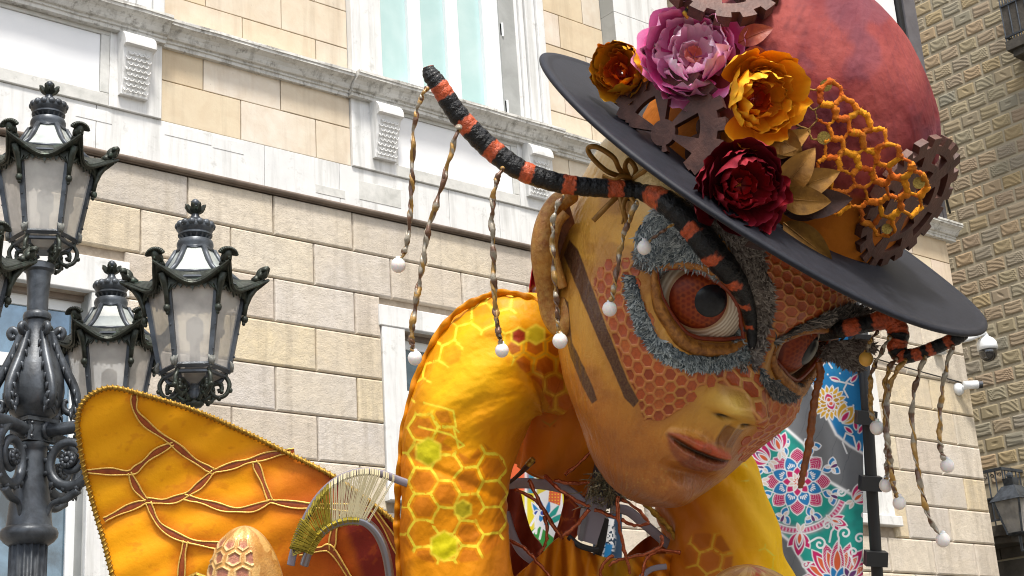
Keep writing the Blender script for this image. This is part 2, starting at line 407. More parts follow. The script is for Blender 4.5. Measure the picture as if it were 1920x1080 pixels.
M['dried'] = mat('orange_brown_drip', h3('8b4a14'), rough=.4, var=(40., h3('5c2c0c'), .7), bump=(90., .7, .004))
M['tinsel'] = mat('grey_gold_tinsel', h3('a8a080'), rough=.35, metal=.6, var=(120., h3('2e2a20'), .8))
M['neck'] = mat('dark_grey_neck_box', h3('3b383e'), rough=.5, metal=.2, bump=(60., .3, .002))
M['ground'] = mat('grey_paving', h3('77736c'), rough=.85, var=(2., h3('605c55'), .6), bump=(30., .4, .004))
M['joint'] = mat('paving_joint', h3('4a4640'), rough=.95)
# ------------------------------------------------------------------ ground
gm = MB(); gm.box(-60, 60, -60, 60, -.5, 0); S(gm.build('ground', M['joint']))
gr = bpy.data.objects['ground']
pm = MB().block(-.49, .49, -.06, 0, -.49, .49, .012).mesh('paving_stone', M['ground'])
pav = empty('pavement', (0, 0, 0)); S(pav)
for i in range(17):
    for j in range(10):
        o = bpy.data.objects.new('paving_stone', pm); link(o, pav)
        o.rotation_euler = (R(-90), 0, 0); o.location = (i-1.5 + (j % 2)*.5, j-.6, .0)
        o.location.z = .004

# ------------------------------------------------------------------ the palace (main façade at Y = 10)
pal = empty('palace', (9, 10.1, 0))
T(pal, 'sandstone palace with rusticated block courses, white marble band and tall teal paned window', 'building')
YF = 10.0; C0 = 3.302; CH = 0.3755
def wallbox(x0, x1, y0, y1, z0, z1, m=None, name='wall'):
    return MB().box(x0, x1, y0, y1, z0, z1).build(name, m or M['mortar'], pal)
_cache = {}
def stone(x0, x1, z0, z1, yf, m, b=.016, dep=.05, name='stone_block', rough=0.0):
    key = (round(x1-x0, 3), round(z1-z0, 3), b, dep, m.name)
    if key not in _cache:
        g = .5*.008; w_, h_ = x1-x0-2*g, z1-z0-2*g
        _cache[key] = MB().block(-w_/2, w_/2, 0, dep, -h_/2, h_/2, b).mesh(name, m)
    o = bpy.data.objects.new(name, _cache[key]); link(o, pal)
    o.location = Vector(((x0+x1)/2, yf + random.uniform(-.003, .003), (z0+z1)/2)) - pal.location
    return o
# wall cores with window openings
def core(x0, x1, y0, y1, holes, z0=0, z1=13.5):
    xs = sorted({x0, x1, *[h[0] for h in holes], *[h[1] for h in holes]})
    m = MB()
    for a, b_ in zip(xs[:-1], xs[1:]):
        hs = sorted([(h[2], h[3]) for h in holes if h[0] <= a and h[1] >= b_])
        z = z0
        for (p, q) in hs: m.box(a, b_, y0, y1, z, p); z = q
        m.box(a, b_, y0, y1, z, z1)
    m.build('wall', M['mortar'], pal)
LW = [(3.12, 4.45, .9, 5.18), (7.33, 8.70, .9, 5.29)]
UW = [(2.95, 4.55, 7.56, 10.6), (7.22, 8.80, 7.56, 10.6)]
core(-6, 10.10, 10.045, 10.6, LW+UW)
core(10.10, 15.20, 10.2, 10.75, [(11.75, 12.98, 3.85, 6.2)])
wallbox(11.0, 11.74, 9.545, 10.2, 0, 13.5); wallbox(12.99, 15.19, 9.545, 10.2, 0, 13.5)
wallbox(11.74, 12.99, 9.545, 10.2, 0, 3.85); wallbox(11.74, 12.99, 9.545, 10.2, 6.2, 13.5)
wallbox(15.19, 15.2, 9.55, 13, 0, 13.5, M['block'])
# rusticated courses below the marble band
def free(x0, x1, z0, z1, holes):
    """split a stone around surrounds"""
    segs = [(x0, x1)]
    for (a, b_, p, q) in holes:
        if z0 < q-.02 and z1 > p+.02:
            ns = []
            for (s0, s1) in segs:
                if s1 <= a or s0 >= b_: ns.append((s0, s1)); continue
                if s0 < a-.04: ns.append((s0, a))
                if s1 > b_+.04: ns.append((b_, s1))
            segs = ns
    return segs
SUR = [(2.86, 4.72, .5, 5.46), (7.09, 8.95, 3.76, 5.48)]
for k in range(-2, 8):
    z0 = C0 + k*CH; z1 = z0+CH
    if k == 7: z1 = 6.29
    off = 5.245 if (k % 2 == 1) else 4.845
    x = off - .79*4
    if k < 0: x = off - .79*2
    while x < 10.1:
        a, b_ = x, min(x+.79, 10.1)
        zz0, zz1 = z0, z1
        for (s0, s1) in free(a, b_, zz0, zz1, SUR):
            if s1-s0 > .05 and s0 > 2.0: stone(s0, s1, zz0, zz1, YF, M['block'], b=.016)
        x += .79
for k in range(-2, 8):
    z0 = C0 + k*CH; z1 = z0+CH
    if k == 7: z1 = 6.29
    off = 14.38 if (k % 2 == 1) else 14.77
    xs = [off - .79*j for j in range(5, -1, -1)] + [15.2]
    for a, b_ in zip(xs[:-1], xs[1:]):
        for (s0, s1) in free(max(a, 11.0), b_, z0, z1, [(11.5, 13.36, 3.78, 6.4)]):
            if s1-s0 > .05: stone(s0, s1, z0, z1, 9.5, M['block'], b=.019)
    # the quoins turn the corner
    y0 = 9.53; L1 = .5 if k % 2 else .3
    while y0 < 11.2:
        w_ = L1 if y0 < 9.6 else .79
        MB().box(15.2, 15.23, y0+.004, y0+w_-.004, z0+.004, z1-.004).build('stone_block', M['block'], pal); y0 += w_
# dark string moulding
m = MB()
m.tube([(-6, 9.965, 6.315), (10.1, 9.965, 6.315)], .021, 8); m.box(-6, 10.1, 9.985, 10.045, 6.295, 6.335)
m.build('string_moulding', M['strip'], pal, smooth=True)
m = MB(); m.tube([(11.0, 9.465, 6.315), (15.26, 9.465, 6.315)], .021, 8); m.box(11.0, 15.26, 9.485, 9.545, 6.295, 6.335); m.build('string_moulding', M['strip'], pal, smooth=True)
# white band of marble slabs (own slab joints)
x = 2.2; wid = [1.35, .9, 1.5, .75, 1.2, .6, 1.35, 1.0, .7]; i = 0
while x < 10.08:
    b_ = min(x + wid[i % 9], 10.1); i += 1
    MB().block(x+.002, b_-.002, 9.995, 10.045, 6.337, 6.718, .004).build('marble_slab', M['marble'], pal); x = b_
for (a, b_, p, q) in [(5.03, 5.45, 6.60, 6.70), (5.46, 5.75, 6.585, 6.69), (6.9, 7.35, 6.42, 6.6), (6.45, 6.75, 6.39, 6.47), (4.28, 4.58, 6.58, 6.68)]:
    MB().block(a, b_, 9.991, 10.0, p, q, .003).build('patch_slab', M['marble_vein'] if a > 6 else M['marble'], pal)
# smooth ashlar
def ashlar(x0, x1, z0, z1, y, off, w_=.74):
    x = off
    while x > x0: x -= w_
    while x < x1:
        a = max(x, x0); b_ = min(x+w_, x1)
        if b_-a > .04: stone(a, b_, z0, z1, y+random.uniform(0, .004), M['ashlar'], b=.004, dep=.04)
        x += w_
rows = [(6.72, 7.085, 5.73), (7.085, 7.40, 5.38), (7.56, 7.87, 5.75), (7.87, 8.25, 5.40), (8.25, 8.62, 5.75), (8.62, 9.0, 5.4), (9.0, 9.37, 5.75), (9.37, 9.75, 5.4), (9.75, 10.12, 5.75), (10.12, 10.5, 5.4)]
for (p, q, off) in rows:
    ashlar(5.0, 6.83, p, q, 10.0, off); ashlar(9.21, 10.1, p, q, 10.0, off+.38)
    ashlar(10.95, 15.2, p, q, 9.5, off+.2)
# marble pier between the main wall and the projecting wing
zz = 6.34
while zz < 10.4:
    h_ = .56; MB().block(10.105, 10.95, 9.8, 10.2, zz+.002, zz+h_-.002, .004).build('marble_slab', M['marble'], pal)
    MB().box(10.10, 10.106, 9.806, 10.04, zz+.002, zz+h_-.002).build('marble_slab', M['revealgrey'], pal); zz += h_  # grey sheet puts the shade on the pier's white marble side
MB().block(14.0, 14.84, 9.46, 9.54, 7.575, 11.5, .01).build('corner_pilaster', M['panel'], pal)
for (a, b_) in ((14.1, 15.27),):
    MB().block(a, b_, 9.40, 9.5, 6.50, 6.62, .02).build('marble_slab', M['marble'], pal)
# cornice (profile swept along X, breaking forward over the window bays)
prof = [(0, 7.37), (.035, 7.37), (.035, 7.40), (.05, 7.405), (.05, 7.425), (.075, 7.43), (.085, 7.445), (.095, 7.465), (.115, 7.49), (.15, 7.51), (.165, 7.515), (.165, 7.535), (.175, 7.54), (.175, 7.565), (.0, 7.575)]
def cornice(x0, x1, y, ex):
    m = MB(); n = len(prof); vs_ = []
    xsn = int((x1-x0)/.25)+2
    for i in range(xsn):
        xx = x0+(x1-x0)*i/(xsn-1)
        for (d, z) in prof: vs_.append((xx, y+.04-d-ex - (.04 if d > 0 else 0) + (.004*math.sin(xx*9+z*40) if d > 0 else 0), z+.0015*math.sin(xx*7)))
    fs = []
    for i in range(xsn-1):
        for k in range(n-1): fs.append((i*n+k, (i+1)*n+k, (i+1)*n+k+1, i*n+k+1))
    fs.append(tuple(range(n))); fs.append(tuple((xsn-1)*n+k for k in range(n))[::-1])
    m.add(vs_, fs); return m.build('cornice', M['cornice'], pal)
cornice(-2, 4.995, 10.0, .05); cornice(5.0, 6.79, 10.0, 0); cornice(6.795, 9.245, 10.0, .05); cornice(9.25, 10.1, 10, 0); cornice(10.105, 11.0, 9.8, 0); cornice(10.98, 15.32, 9.5, .02)
# window bays: apron panel, consoles, jambs, tall window
def bay(cx, left=True):
    # pilaster strips of the apron
    for (a, b_) in ((cx-1.19, cx-.72), (cx+.74, cx+1.19)):
        MB().block(a, b_, 9.97, 10.045, 6.72, 7.37, .004).build('apron_pier', M['marble'], pal)
    fr = MB(); x0, x1 = cx-.72, cx+.74
    fr.block(x0, x1, 9.975, 10.045, 6.72, 6.83, .006); fr.block(x0, x1, 9.975, 10.045, 7.335, 7.37, .004)
    fr.block(x1-.075, x1, 9.975, 10.045, 6.83, 7.335, .006); fr.block(x0, x0+.03, 9.975, 10.045, 6.83, 7.335, .006)
    fr.build('panel_frame', M['marble_vein'], pal)
    MB().block(x0+.032, x1-.077, 9.99, 10.045, 6.832, 7.333, .003).build('marble_panel', M['panel'], pal)
    for sx in (-1, 1):
        xc = cx + sx*.925 + (-.01 if sx < 0 else .03)
        if sx > 0: xc = cx+.93
        else: xc = cx-.865
        # scrolled console: rounded head over a tapering, scale carved shaft
        c = MB(); n = 14; hw = .135
        for side in range(1):
            pr = []
            for k in range(n+1):
                a = math.pi*.5*k/n
                pr.append((.03+.14*math.sin(a), 7.37-.0-.13*(1-math.cos(a))))
            pr += [(.17, 7.225), (.13, 7.215), (.125, 7.20), (.10, 7.1), (.075, 7.0), (.055, 6.9), (.05, 6.83), (0, 6.83)]
            pr = [(0, 7.37)] + pr
            vs_ = []; L_ = len(pr)
            for xx in (xc-hw, xc-hw+.012, xc+hw-.012, xc+hw):
                k_ = .94 if xx in (xc-hw, xc+hw) else 1
                for (d, z) in pr: vs_.append((xx if z > 7.2 else xc+(xx-xc)*.87, 9.97-d*k_, z))
            fs = []
            for i in range(3):
                for k in range(L_-1): fs.append((i*L_+k, (i+1)*L_+k, (i+1)*L_+k+1, i*L_+k+1))
            fs.append(tuple(range(L_))); fs.append(tuple(3*L_+k for k in range(L_))[::-1])
            c.add(vs_, fs)
        co = c.build('console', M['marble'], pal)
        sc = MB()
        for rI in range(8):
            for cI in range(5 if rI % 2 else 4):
                z = 7.175-rI*.042; xx = xc + (cI-(2 if rI % 2 else 1.5))*.044
                d = .125*(z-6.83)/(.37)+.048*(1-(z-6.83)/.37)
                pts = [(xx+.021*math.cos(a), 9.97-d-.006, z-.026*math.sin(a)) for a in [math.pi*q/6 for q in range(7)]]
                sc.tube(pts, .0048, 5)
                sc.ball((xx, 9.975-d, z-.008), (.012, .008, .012), 8, 4)
        so = sc.build('carved_scale', M['marble'], None); so.parent = co; so.location = (0, 0, 0); stuff(so)
    # fluted jambs
    for (a, b_, s) in ((cx-1.19, cx-.80, 1), (cx+.86, cx+1.19, -1)):
        e = [(a, a+.10, .0), (a+.105, a+.22, .03), (a+.225, a+.30, .055), (a+.305, b_, .08)]
        if s < 0: e = [(a, a+.04, .08), (a+.045, a+.1, .055), (a+.105, b_-.1, .03), (b_-.095, b_, 0)]
        for (p, q, d) in e: MB().block(p, q, 9.93+d, 10.045+d*.1, 7.565, 10.6, .008).build('jamb', M['marble'], pal)
        MB().block(a+.12 if s > 0 else a+.1, b_-.12, 9.925, 9.97, 7.60, 7.66, .006).build('jamb_foot', M['marble'], pal)
    # reveal
    MB().box(cx+.66, cx+.86, 10.02, 10.24, 7.565, 10.6).build('reveal', M['revealgrey'], pal)
    # window: frame, mullions, panes
    gl0, gl1 = cx-.80, cx+.66
    f = MB(); yy = 10.06
    f.box(gl0, gl0+.03, yy, yy+.07, 7.6, 10.6); f.box(gl1-.20, gl1, yy-.02, yy+.07, 7.6, 10.6)
    f.box(gl0, gl1, yy-.01, yy+.07, 7.565, 7.6)
    for (p, q) in ((cx-.46, cx-.31), (cx+.0, cx+.15)):
        f.box(p, q, yy-.012, yy+.07, 7.6, 10.6); f.box(p+.05, q-.05, yy-.03, yy-.012, 7.6, 10.6)
    f.box(gl0, gl1, yy-.02, yy+.07, 9.9, 10.0)
    wf = f.build('window_frame', M['frame'], pal)
    for (p, q) in ((gl0+.03, cx-.46), (cx-.31, cx), (cx+.15, gl1-.20)):
        pn = MB().box(p, q, yy+.03, yy+.04, 7.6, 10.6).build('pane', M['glass_teal'], None); pn.parent = wf; pn.location = (0, 0, 0)
    h = MB()
    for z in (7.7, 8.55, 9.4): h.box(gl1+.004, gl1+.05, yy-.04, yy+.02, z, z+.13); h.tube([(gl1+.03, yy-.045, z-.01), (gl1+.03, yy-.045, z+.14)], .012, 8)
    h.build('hinge', M['frame'], pal)
bay(8.02); bay(3.8)
# lower windows
def lowwin(cx, x0, x1, zt, so_l, so_r, st, zb, y=10.0, dark=True):
    m = MB()
    for (a, b_) in ((so_l, x0), (x1, so_r)): MB().block(a, b_, y-.012, y+.045, zb, zt, .006).build('window_surround', M['marble'], pal)
    MB().block(so_l-.03, so_r+.03, y-.02, y+.045, zt+.002, st, .008).build('window_surround', M['marble'], pal)
    # hood shadow step + recessed frame
    f = MB(); yy = y+.17
    f.box(x0, x0+.07, yy, yy+.06, zb, zt); f.box(x1-.07, x1, yy, yy+.06, zb, zt); f.box(x0+.07, x1-.07, yy, yy+.06, zt-.12, zt-.04)
    f.box(x0+.07, x1-.07, yy-.01, yy+.05, zt-.60, zt-.50)
    f.box((x0+x1)/2-.035, (x0+x1)/2+.035, yy-.01, yy+.05, zb, zt-.601)
    wf = f.build('window_frame', M['frame'], pal)
    MB().box(x0, x1, yy-.05, yy+.06, zt-.04, zt).build('shutter_box', M['strip'], pal)
    for (a, b_, p, q) in ((x0+.07, x1-.07, zt-.50, zt-.12), (x0+.07, (x0+x1)/2-.035, zb, zt-.6), ((x0+x1)/2+.035, x1-.07, zb, zt-.6)):
        pn = MB().box(a, b_, yy+.02, yy+.03, p, q).build('pane', M['glass_dark'], None); pn.parent = wf; pn.location = (0, 0, 0)
    MB().box(x0, x1, y+.3, y+.32, zb-.1, zt+.1).build('room_back', M['plainblack'], pal)
    for xx in (x0-.005, x1-.005): MB().box(xx, xx+.01, y+.04, y+.3, zb, zt).build('reveal', M['revealgrey'], pal)
lowwin(3.78, 3.12, 4.45, 5.18, 2.86, 4.72, 5.46, .9)
lowwin(8.02, 7.33, 8.70, 5.29, 7.09, 8.95, 5.48, 3.85)
MB().block(7.06, 8.98, 9.93, 10.045, 3.765, 3.85, .008).build('window_sill', M['marble'], pal)
lowwin(12.4, 11.75, 12.98, 6.2, 11.5, 13.36, 6.40-.08, 3.9, y=9.5)
MB().block(11.46, 13.40, 9.43, 9.545, 3.79, 3.895, .008).build('window_sill', M['marble'], pal)
for k in range(-2, 8):
    z0 = C0+k*CH; z1 = min(z0+CH, 6.29)
    stone(10.12, 10.98, z0, z1, 9.8, M['block'], b=.022, dep=.4)
# roof slab so the building is closed
wallbox(-6, 15.2, 9.9, 16, 13.5, 13.8, M['marble'], 'roof'); wallbox(-6, 15.1, 15.8, 16, 0, 13.5); wallbox(-6.2, -6, 10.05, 16, 0, 13.5); wallbox(15.05, 15.19, 13, 15.8, 0, 13.5, M['block'])
# downpipes and cable trunk at the corner
dp = MB(); dp.box(14.855, 14.92, 9.41, 9.497, 7.58, 13.4); dp.build('drainpipe', M['plainblack'], pal)
dp = MB(); dp.box(14.93, 15.19, 9.39, 9.497, 9.4, 13.4); dp.build('cable_duct', M['pipe'], pal)
for xx in (14.97, 15.06, 15.15): MB().tube([(xx, 9.44, 7.58), (xx, 9.44, 9.398)], .035, 10).build('drainpipe', M['pipe'], pal, smooth=True)
dp = MB(); dp.tube([(15.50, 10.35, 6.5), (15.50, 10.35, 10.0)], .035, 10); dp.build('drainpipe', M['pipe'], pal, smooth=True)
dp = MB()
for z in (7.9, 9.36): dp.tube([(14.93, 9.37, z), (15.08, 9.34, z+.05), (15.55, 9.6, z-.05)], .016, 6)
dp.build('pipe_bracket', M['plainblack'], pal)
wr = MB(); wr.tube([(13.37, 9.485, 5.66), (14.3, 9.475, 5.60), (15.0, 9.48, 5.57)], .008, 6); wr.build('cable', M['plainblack'], pal)
# feathered pink repair and bird wire omitted: too small

# ------------------------------------------------------------------ sgraffito building across the street (wall at X = XS)
XS = 18.5
sg = empty('sgraffito_building', (XS, 8, 0))
T(sg, 'ochre sgraffito building of small carved bricks at the right edge, balcony below', 'building')
MB().box(XS, XS+6, -6, 24, 0, 22).build('wall', M['sgbase'], sg)
def onX(px, py):
    r = ray(px, py); return CAM + r*((XS)/r.x)
random.seed(11)
sgm = []
def carved_brick(seed, w_, h_):
    """brick slab with raised rim and wavy carved relief, front faces -X; local coords (0, y, z)"""
    rs = random.Random(seed); nx, nz = 13, 9
    ph = rs.uniform(0, 6); fr_ = rs.uniform(9, 17); sl = rs.uniform(-2.0, 2.0); cv = rs.uniform(-3, 3); md = rs.random()
    v = []; 
    for j in range(nz+1):
        for i in range(nx+1):
            a = (i/nx-.5); b_ = (j/nz-.5)
            e = min(.5-abs(a), (.5-abs(b_))*.62)
            if e < .001: d = 0.0
            elif e < .05: d = .012
            elif md < .8:
                d = .0085+.0026*math.sin(fr_*(b_*1.2+sl*a*.5+cv*a*a)+ph+3*math.sin(3*a+ph))
            else: d = .009-.009*max(0, 1-((a*2.4)**2+(b_*3.2+a*2*sl)**2)*4)
            v.append((-.006-d, a*w_, b_*h_))
    f = [(j*(nx+1)+i, (j+1)*(nx+1)+i, (j+1)*(nx+1)+i+1, j*(nx+1)+i+1) for j in range(nz) for i in range(nx)]
    m = MB(); m.add(v, f); return m.mesh('brick', M['sgbrick'])
P1 = onX(1800, 120); P2 = onX(1800, 147.8); PZ = P1.z-P2.z
pa = onX(1800, 108); pb = onX(1834.5, 108-.46*34.5); PY = abs(pa.y-pb.y)
for s_ in range(14): sgm.append(carved_brick(s_, PY*.90, PZ*.80))
zb0 = onX(1880, 868).z
cnt = 0; far_b = MB()
row0 = P1.z - 40*PZ
for j in range(-10, 64):
    z = row0+j*PZ
    for i in range(-60, 60):
        y = pa.y + (i + (j % 2)*.5)*PY
        px_, py_, _ = project(np.array([[XS, y, z]]))
        if not (1655 < px_[0] < 1960 and -40 < py_[0] < 960) or cnt >= 298:
            if -400 < px_[0] < 2700 and -1500 < py_[0] < 3000 and z > zb0-.3 and not (1500 < px_[0] < 1655 and 0 < py_[0] < 960) and y > -5: far_b.block(-y-PY*.45, -y+PY*.45, -.016, .01, z-PZ*.4, z+PZ*.4, .008)
            continue
        if py_[0] > 868+1.*(px_[0]-1840)*.9 and px_[0] < 1975: 
            if z < zb0-.3: continue
        if px_[0] < 1850-.166*(865-py_[0])-34: continue
        o = bpy.data.objects.new('brick', sgm[(i*7+j*3) % 14]); link(o, sg); o.location = Vector((XS, y, z))-sg.location; cnt += 1
far_b.v = [(XS+v_[1], -v_[0], v_[2]) for v_ in far_b.v]
stuff(far_b.build('distant_bricks', M['sgbrick'], sg))
print('sgraffito bricks', cnt)
# grey ashlar base below the balcony
zb = onX(1880, 1000).z
for j in range(5):
    for i in range(26):
        MB().box(XS-.03, XS, 1+i*.7+(j % 2)*.35, 1+i*.7+.68+(j % 2)*.35, zb-.35-j*.36, zb-.02-j*.36).build('base_stone', M['greystone'], sg)
# balcony in the lower right
def balcony(y0, y1, z0, h_, proj, bars, par=sg):
    MB().block(y0, y1, -.0, proj, z0-.10, z0, .01)
    b = MB(); b.box(XS-proj, XS, y0, y1, z0-.14, z0); b.box(XS-proj+.06, XS, y0+.06, y1-.06, z0-.24, z0-.14); b.build('balcony_slab', M['greystone'], par)
    rl = MB()
    rl.box(XS-proj+.01, XS-proj+.05, y0, y1, z0+h_, z0+h_+.04); rl.box(XS-proj+.015, XS-proj+.04, y0, y1, z0+.06, z0+.085); rl.box(XS-proj+.015, XS-proj+.04, y0, y1, z0+h_*.5, z0+h_*.5+.02)
    for yy in (y0, y1-.04): rl.box(XS-proj+.05, XS, yy, yy+.04, z0+h_, z0+h_+.04); rl.box(XS-proj+.05, XS, yy, yy+.03, z0+.06, z0+.085)
    rr = rl.build('railing', M['iron'], par)
    bm_ = MB().tube([(0, 0, 0), (0, 0, h_)], .010, 6).mesh('baluster', M['iron'])
    n = bars
    for i in range(n+1):
        o = bpy.data.objects.new('baluster', bm_); link(o, rr); o.location = (XS-proj+.03, y0+.01+(y1-y0-.02)*i/n, z0)
    for i in range(5):
        for yy in (y0+.015, y1-.015):
            o = bpy.data.objects.new('baluster', bm_); link(o, rr); o.location = (XS-proj+.1+i*(proj-.1)/5, yy, z0)
    sc = MB()
    for i in range(n):
        yy = y0+(y1-y0)*(i+.5)/n
        pts = [(XS-proj+.03, yy+.035*math.cos(a)*(1-a/9), z0+h_-.06+.035*math.sin(a)*(1-a/9)) for a in [k*.6 for k in range(11)]]
        sc.tube(pts, .006, 5)
    so = sc.build('scrollwork', M['iron'], None); so.parent = rr; so.location = (0, 0, 0)
    MB().box(XS-proj+.035, XS-proj+.045, y0+.02, y1-.02, z0+.08, z0+h_*.5).build('railing_panel', M['greystone'], par)
def onXd(px, py, dx):
    r = ray(px, py); return CAM+r*((XS-dx)/r.x)
bp_ = onXd(1897, 1000, .55); bt_ = onXd(1885, 876, .55)
balcony(bp_.y, bp_.y+1.7, bp_.z+.14, bt_.z-bp_.z-.16, .55, 15)
bq = onX(1938, 88)
balcony(bq.y-1.6, bq.y+.15, bq.z, 1.1, .5, 14)
# wall lantern below, on its bracket
def box_lantern(c, s, par):
    m = MB(); q = lambda r, z: [(c.x+r*a*s, c.y+r*b_*s, c.z+z*s) for a, b_ in ((-1,-1),(1,-1),(1,1),(-1,1))]
    def frus(r0, z0, r1, z1): m.add(q(r0, z0)+q(r1, z1), [(0,3,2,1),(4,5,6,7),(0,1,5,4),(1,2,6,5),(2,3,7,6),(3,0,4,7)])
    frus(.25, .62, .12, .82); frus(.29, .57, .26, .62); frus(.08, .82, .10, .95); frus(.13, 0, .15, .04)
    m.ball((c.x, c.y, c.z+1.0*s), .06*s, 8, 6)
    for a, b_ in ((-1,-1),(1,-1),(1,1),(-1,1)):
        m.tube([(c.x+.135*a*s, c.y+.135*b_*s, c.z+.02*s), (c.x+.24*a*s, c.y+.24*b_*s, c.z+.58*s)], .018*s, 6)
    m.tube([(c.x, c.y, c.z), (c.x, c.y, c.z-.25*s), (c.x+.5*s, c.y, c.z-.35*s), (XS, c.y, c.z-.3*s)], .02, 8)
    e = empty('wall_lantern', (XS, c.y, c.z-.3*s)); m.build('lantern_frame', M['iron'], e)
    g = MB(); m2 = MB()
    for k in range(4):
        cs = [(-1,-1),(1,-1),(1,1),(-1,1)]; a, b_ = cs[k], cs[(k+1) % 4]
        P = [(c.x+.13*a[0]*s, c.y+.13*a[1]*s, c.z+.04*s), (c.x+.13*b_[0]*s, c.y+.13*b_[1]*s, c.z+.04*s), (c.x+.235*b_[0]*s, c.y+.235*b_[1]*s, c.z+.57*s), (c.x+.235*a[0]*s, c.y+.235*a[1]*s, c.z+.57*s)]
        MB().add(P, [(0, 1, 2, 3)])
        x = MB(); x.add(P, [(0, 1, 2, 3)]); x.build('pane', M['lglass'], e)
    return e
lc = onX(1912, 1000); d_ = (lc-CAM).normalized()
lq = onXd(1912, 1003, .6)
T(box_lantern(Vector((XS-.6, lq.y, lq.z)), .8, sg), 'square black wall lantern beside the lower right balcony', 'lantern')

# ------------------------------------------------------------------ security cameras on the wing corner
pc = fac(1805, 640, 9.2)
dc = empty('dome_camera', fac(1800, 645, 9.45))
D0_ = fac(1848, 632, 9.2)
m = MB(); m.box(pc.x-.18, pc.x-.02, 9.42, 9.5, pc.z-.10, pc.z-.02)
m.tube([(pc.x-.1, 9.42, pc.z-.05), (pc.x-.02, 9.3, pc.z+.02), (pc.x+.2, 9.22, pc.z+.07), (D0_.x-.03, 9.2, D0_.z+.06), (D0_.x, 9.2, D0_.z+.02), (D0_.x, 9.2, D0_.z-.02)], [.035]*5+[.05], 12)
m.lathe([(.05, .0), (.09, -.03), (.115, -.07), (.12, -.12), (.118, -.16)], 24, (D0_.x, 9.2, D0_.z))
m.build('camera_body', M['whiteplastic'], dc, smooth=True)
m = MB(); m.lathe([(.105, -.155), (.107, -.20), (.09, -.255), (.05, -.29), (.01, -.30)], 24, (D0_.x, 9.2, D0_.z)); m.build('camera_dome', M['domeblack'], dc, smooth=True)
T(dc, 'white dome security camera with black glass on a curved arm at the palace corner', 'camera')
pb_ = fac(1808, 727, 9.4)
bc = empty('bullet_camera', fac(1808, 727, 9.5))
m = MB(); m.lathe([(.075, 0), (.075, .03), (.06, .06), (.03, .08)], 20, (pb_.x, 9.5, pb_.z), ax=Matrix.Rotation(R(90), 3, 'X'))
m.tube([(pb_.x, 9.43, pb_.z), (pb_.x+.06, 9.38, pb_.z+.02)], .03, 10); m.tube([(pb_.x-.0, 9.40, pb_.z+.03), (pb_.x+.13, 9.30, pb_.z+.03)], .05, 14)
m.build('camera_body', M['whiteplastic'], bc, smooth=True)
m = MB(); m.tube([(pb_.x+.13, 9.30, pb_.z+.03), (pb_.x+.17, 9.27, pb_.z+.03)], .046, 14); m.build('lens_hood', M['domeblack'], bc)
T(bc, 'small white bullet camera with black front on the palace corner below the dome camera', 'camera')
# ------------------------------------------------------------------ street lamp: fluted column, urn, arms, lanterns
DL = 7.5; u = DL/FPX                                  # metres per reference pixel at the lamp
def atz(px, py, d): return U(px, py, d)
post = U(58, 900, DL); base = Vector((post.x, post.y, 0))
lamp = empty('street_lamp', base)
T(lamp, 'black cast iron candelabra street lamp with glass lanterns at the left edge', 'street lamp')
def zpx(py, px=60, d=DL):                              # height of the axis at a picture row
    r = ray(px, py); t = ((base-CAM).x*r.x+(base-CAM).y*r.y)/(r.x**2+r.y**2); return (CAM+r*t).z
A = base
def L_(prof, n=28, **k):
    return MB().lathe([(r*u, zpx(y)) for r, y in prof], n, (A.x, A.y, 0), **k)
# column
cz = zpx(1000)
MB().lathe([(.42, 0), (.42, .12), (.36, .16), (.34, .5), (.24, .6), (.20, .75), (.13, .9)], 32, A).build('base', M['iron'], lamp, smooth=False)
MB().lathe([(40*u, .88), (40*u, .95), (36*u, 1.0), (35*u, zpx(1020))], 64, (A.x, A.y, 0), flute=16, fl=.16).build('fluted_column', M['iron'], lamp, smooth=True)
sharp(L_([(35, 1024), (46, 1016), (52, 1008), (53, 1000), (50, 993), (42, 988), (40, 975), (38, 950), (31, 900), (27, 850), (28, 846), (31, 842), (31, 834), (27, 830)], 32).build('column_neck', M['iron'], lamp, smooth=True))
m = MB(); hb = 30*u
ang = R(12)
def rotbox(m, hx, hy, z0, z1, a, c=A):
    ca, sa = math.cos(a), math.sin(a); P = []
    for z in (z0, z1):
        for sx, sy in ((-1,-1),(1,-1),(1,1),(-1,1)): P.append((c.x+ca*hx*sx-sa*hy*sy, c.y+sa*hx*sx+ca*hy*sy, z))
    m.add(P, [(0,3,2,1),(4,5,6,7),(0,1,5,4),(1,2,6,5),(2,3,7,6),(3,0,4,7)])
rotbox(m, hb, hb, zpx(832), zpx(792), ang); rotbox(m, hb*1.12, hb*1.12, zpx(796), zpx(789), ang)
for a in range(4):
    for sx in (-1, 1):
        c = Vector((math.cos(ang+a*math.pi/2), math.sin(ang+a*math.pi/2), 0)); tt = Vector((-c.y, c.x, 0))
        for zz_ in (800, 825): m.ball(A+c*hb+tt*sx*hb*.75+Vector((0, 0, zpx(zz_))), .010, 8, 4)
m.build('arm_block', M['iron'], lamp)
sharp(L_([(28, 792), (30, 786), (44, 775), (53, 755), (56, 735), (54, 712), (44, 680), (32, 650), (24, 625), (21, 612), (21, 600)], 36).build('urn', M['iron'], lamp, smooth=True), 50)
sharp(L_([(20, 603), (26, 600), (27, 594), (25, 588), (20, 585), (20, 560), (23, 520), (24, 512), (30, 508), (30, 498), (22, 494)], 28).build('upper_stem', M['iron'], lamp, smooth=True))
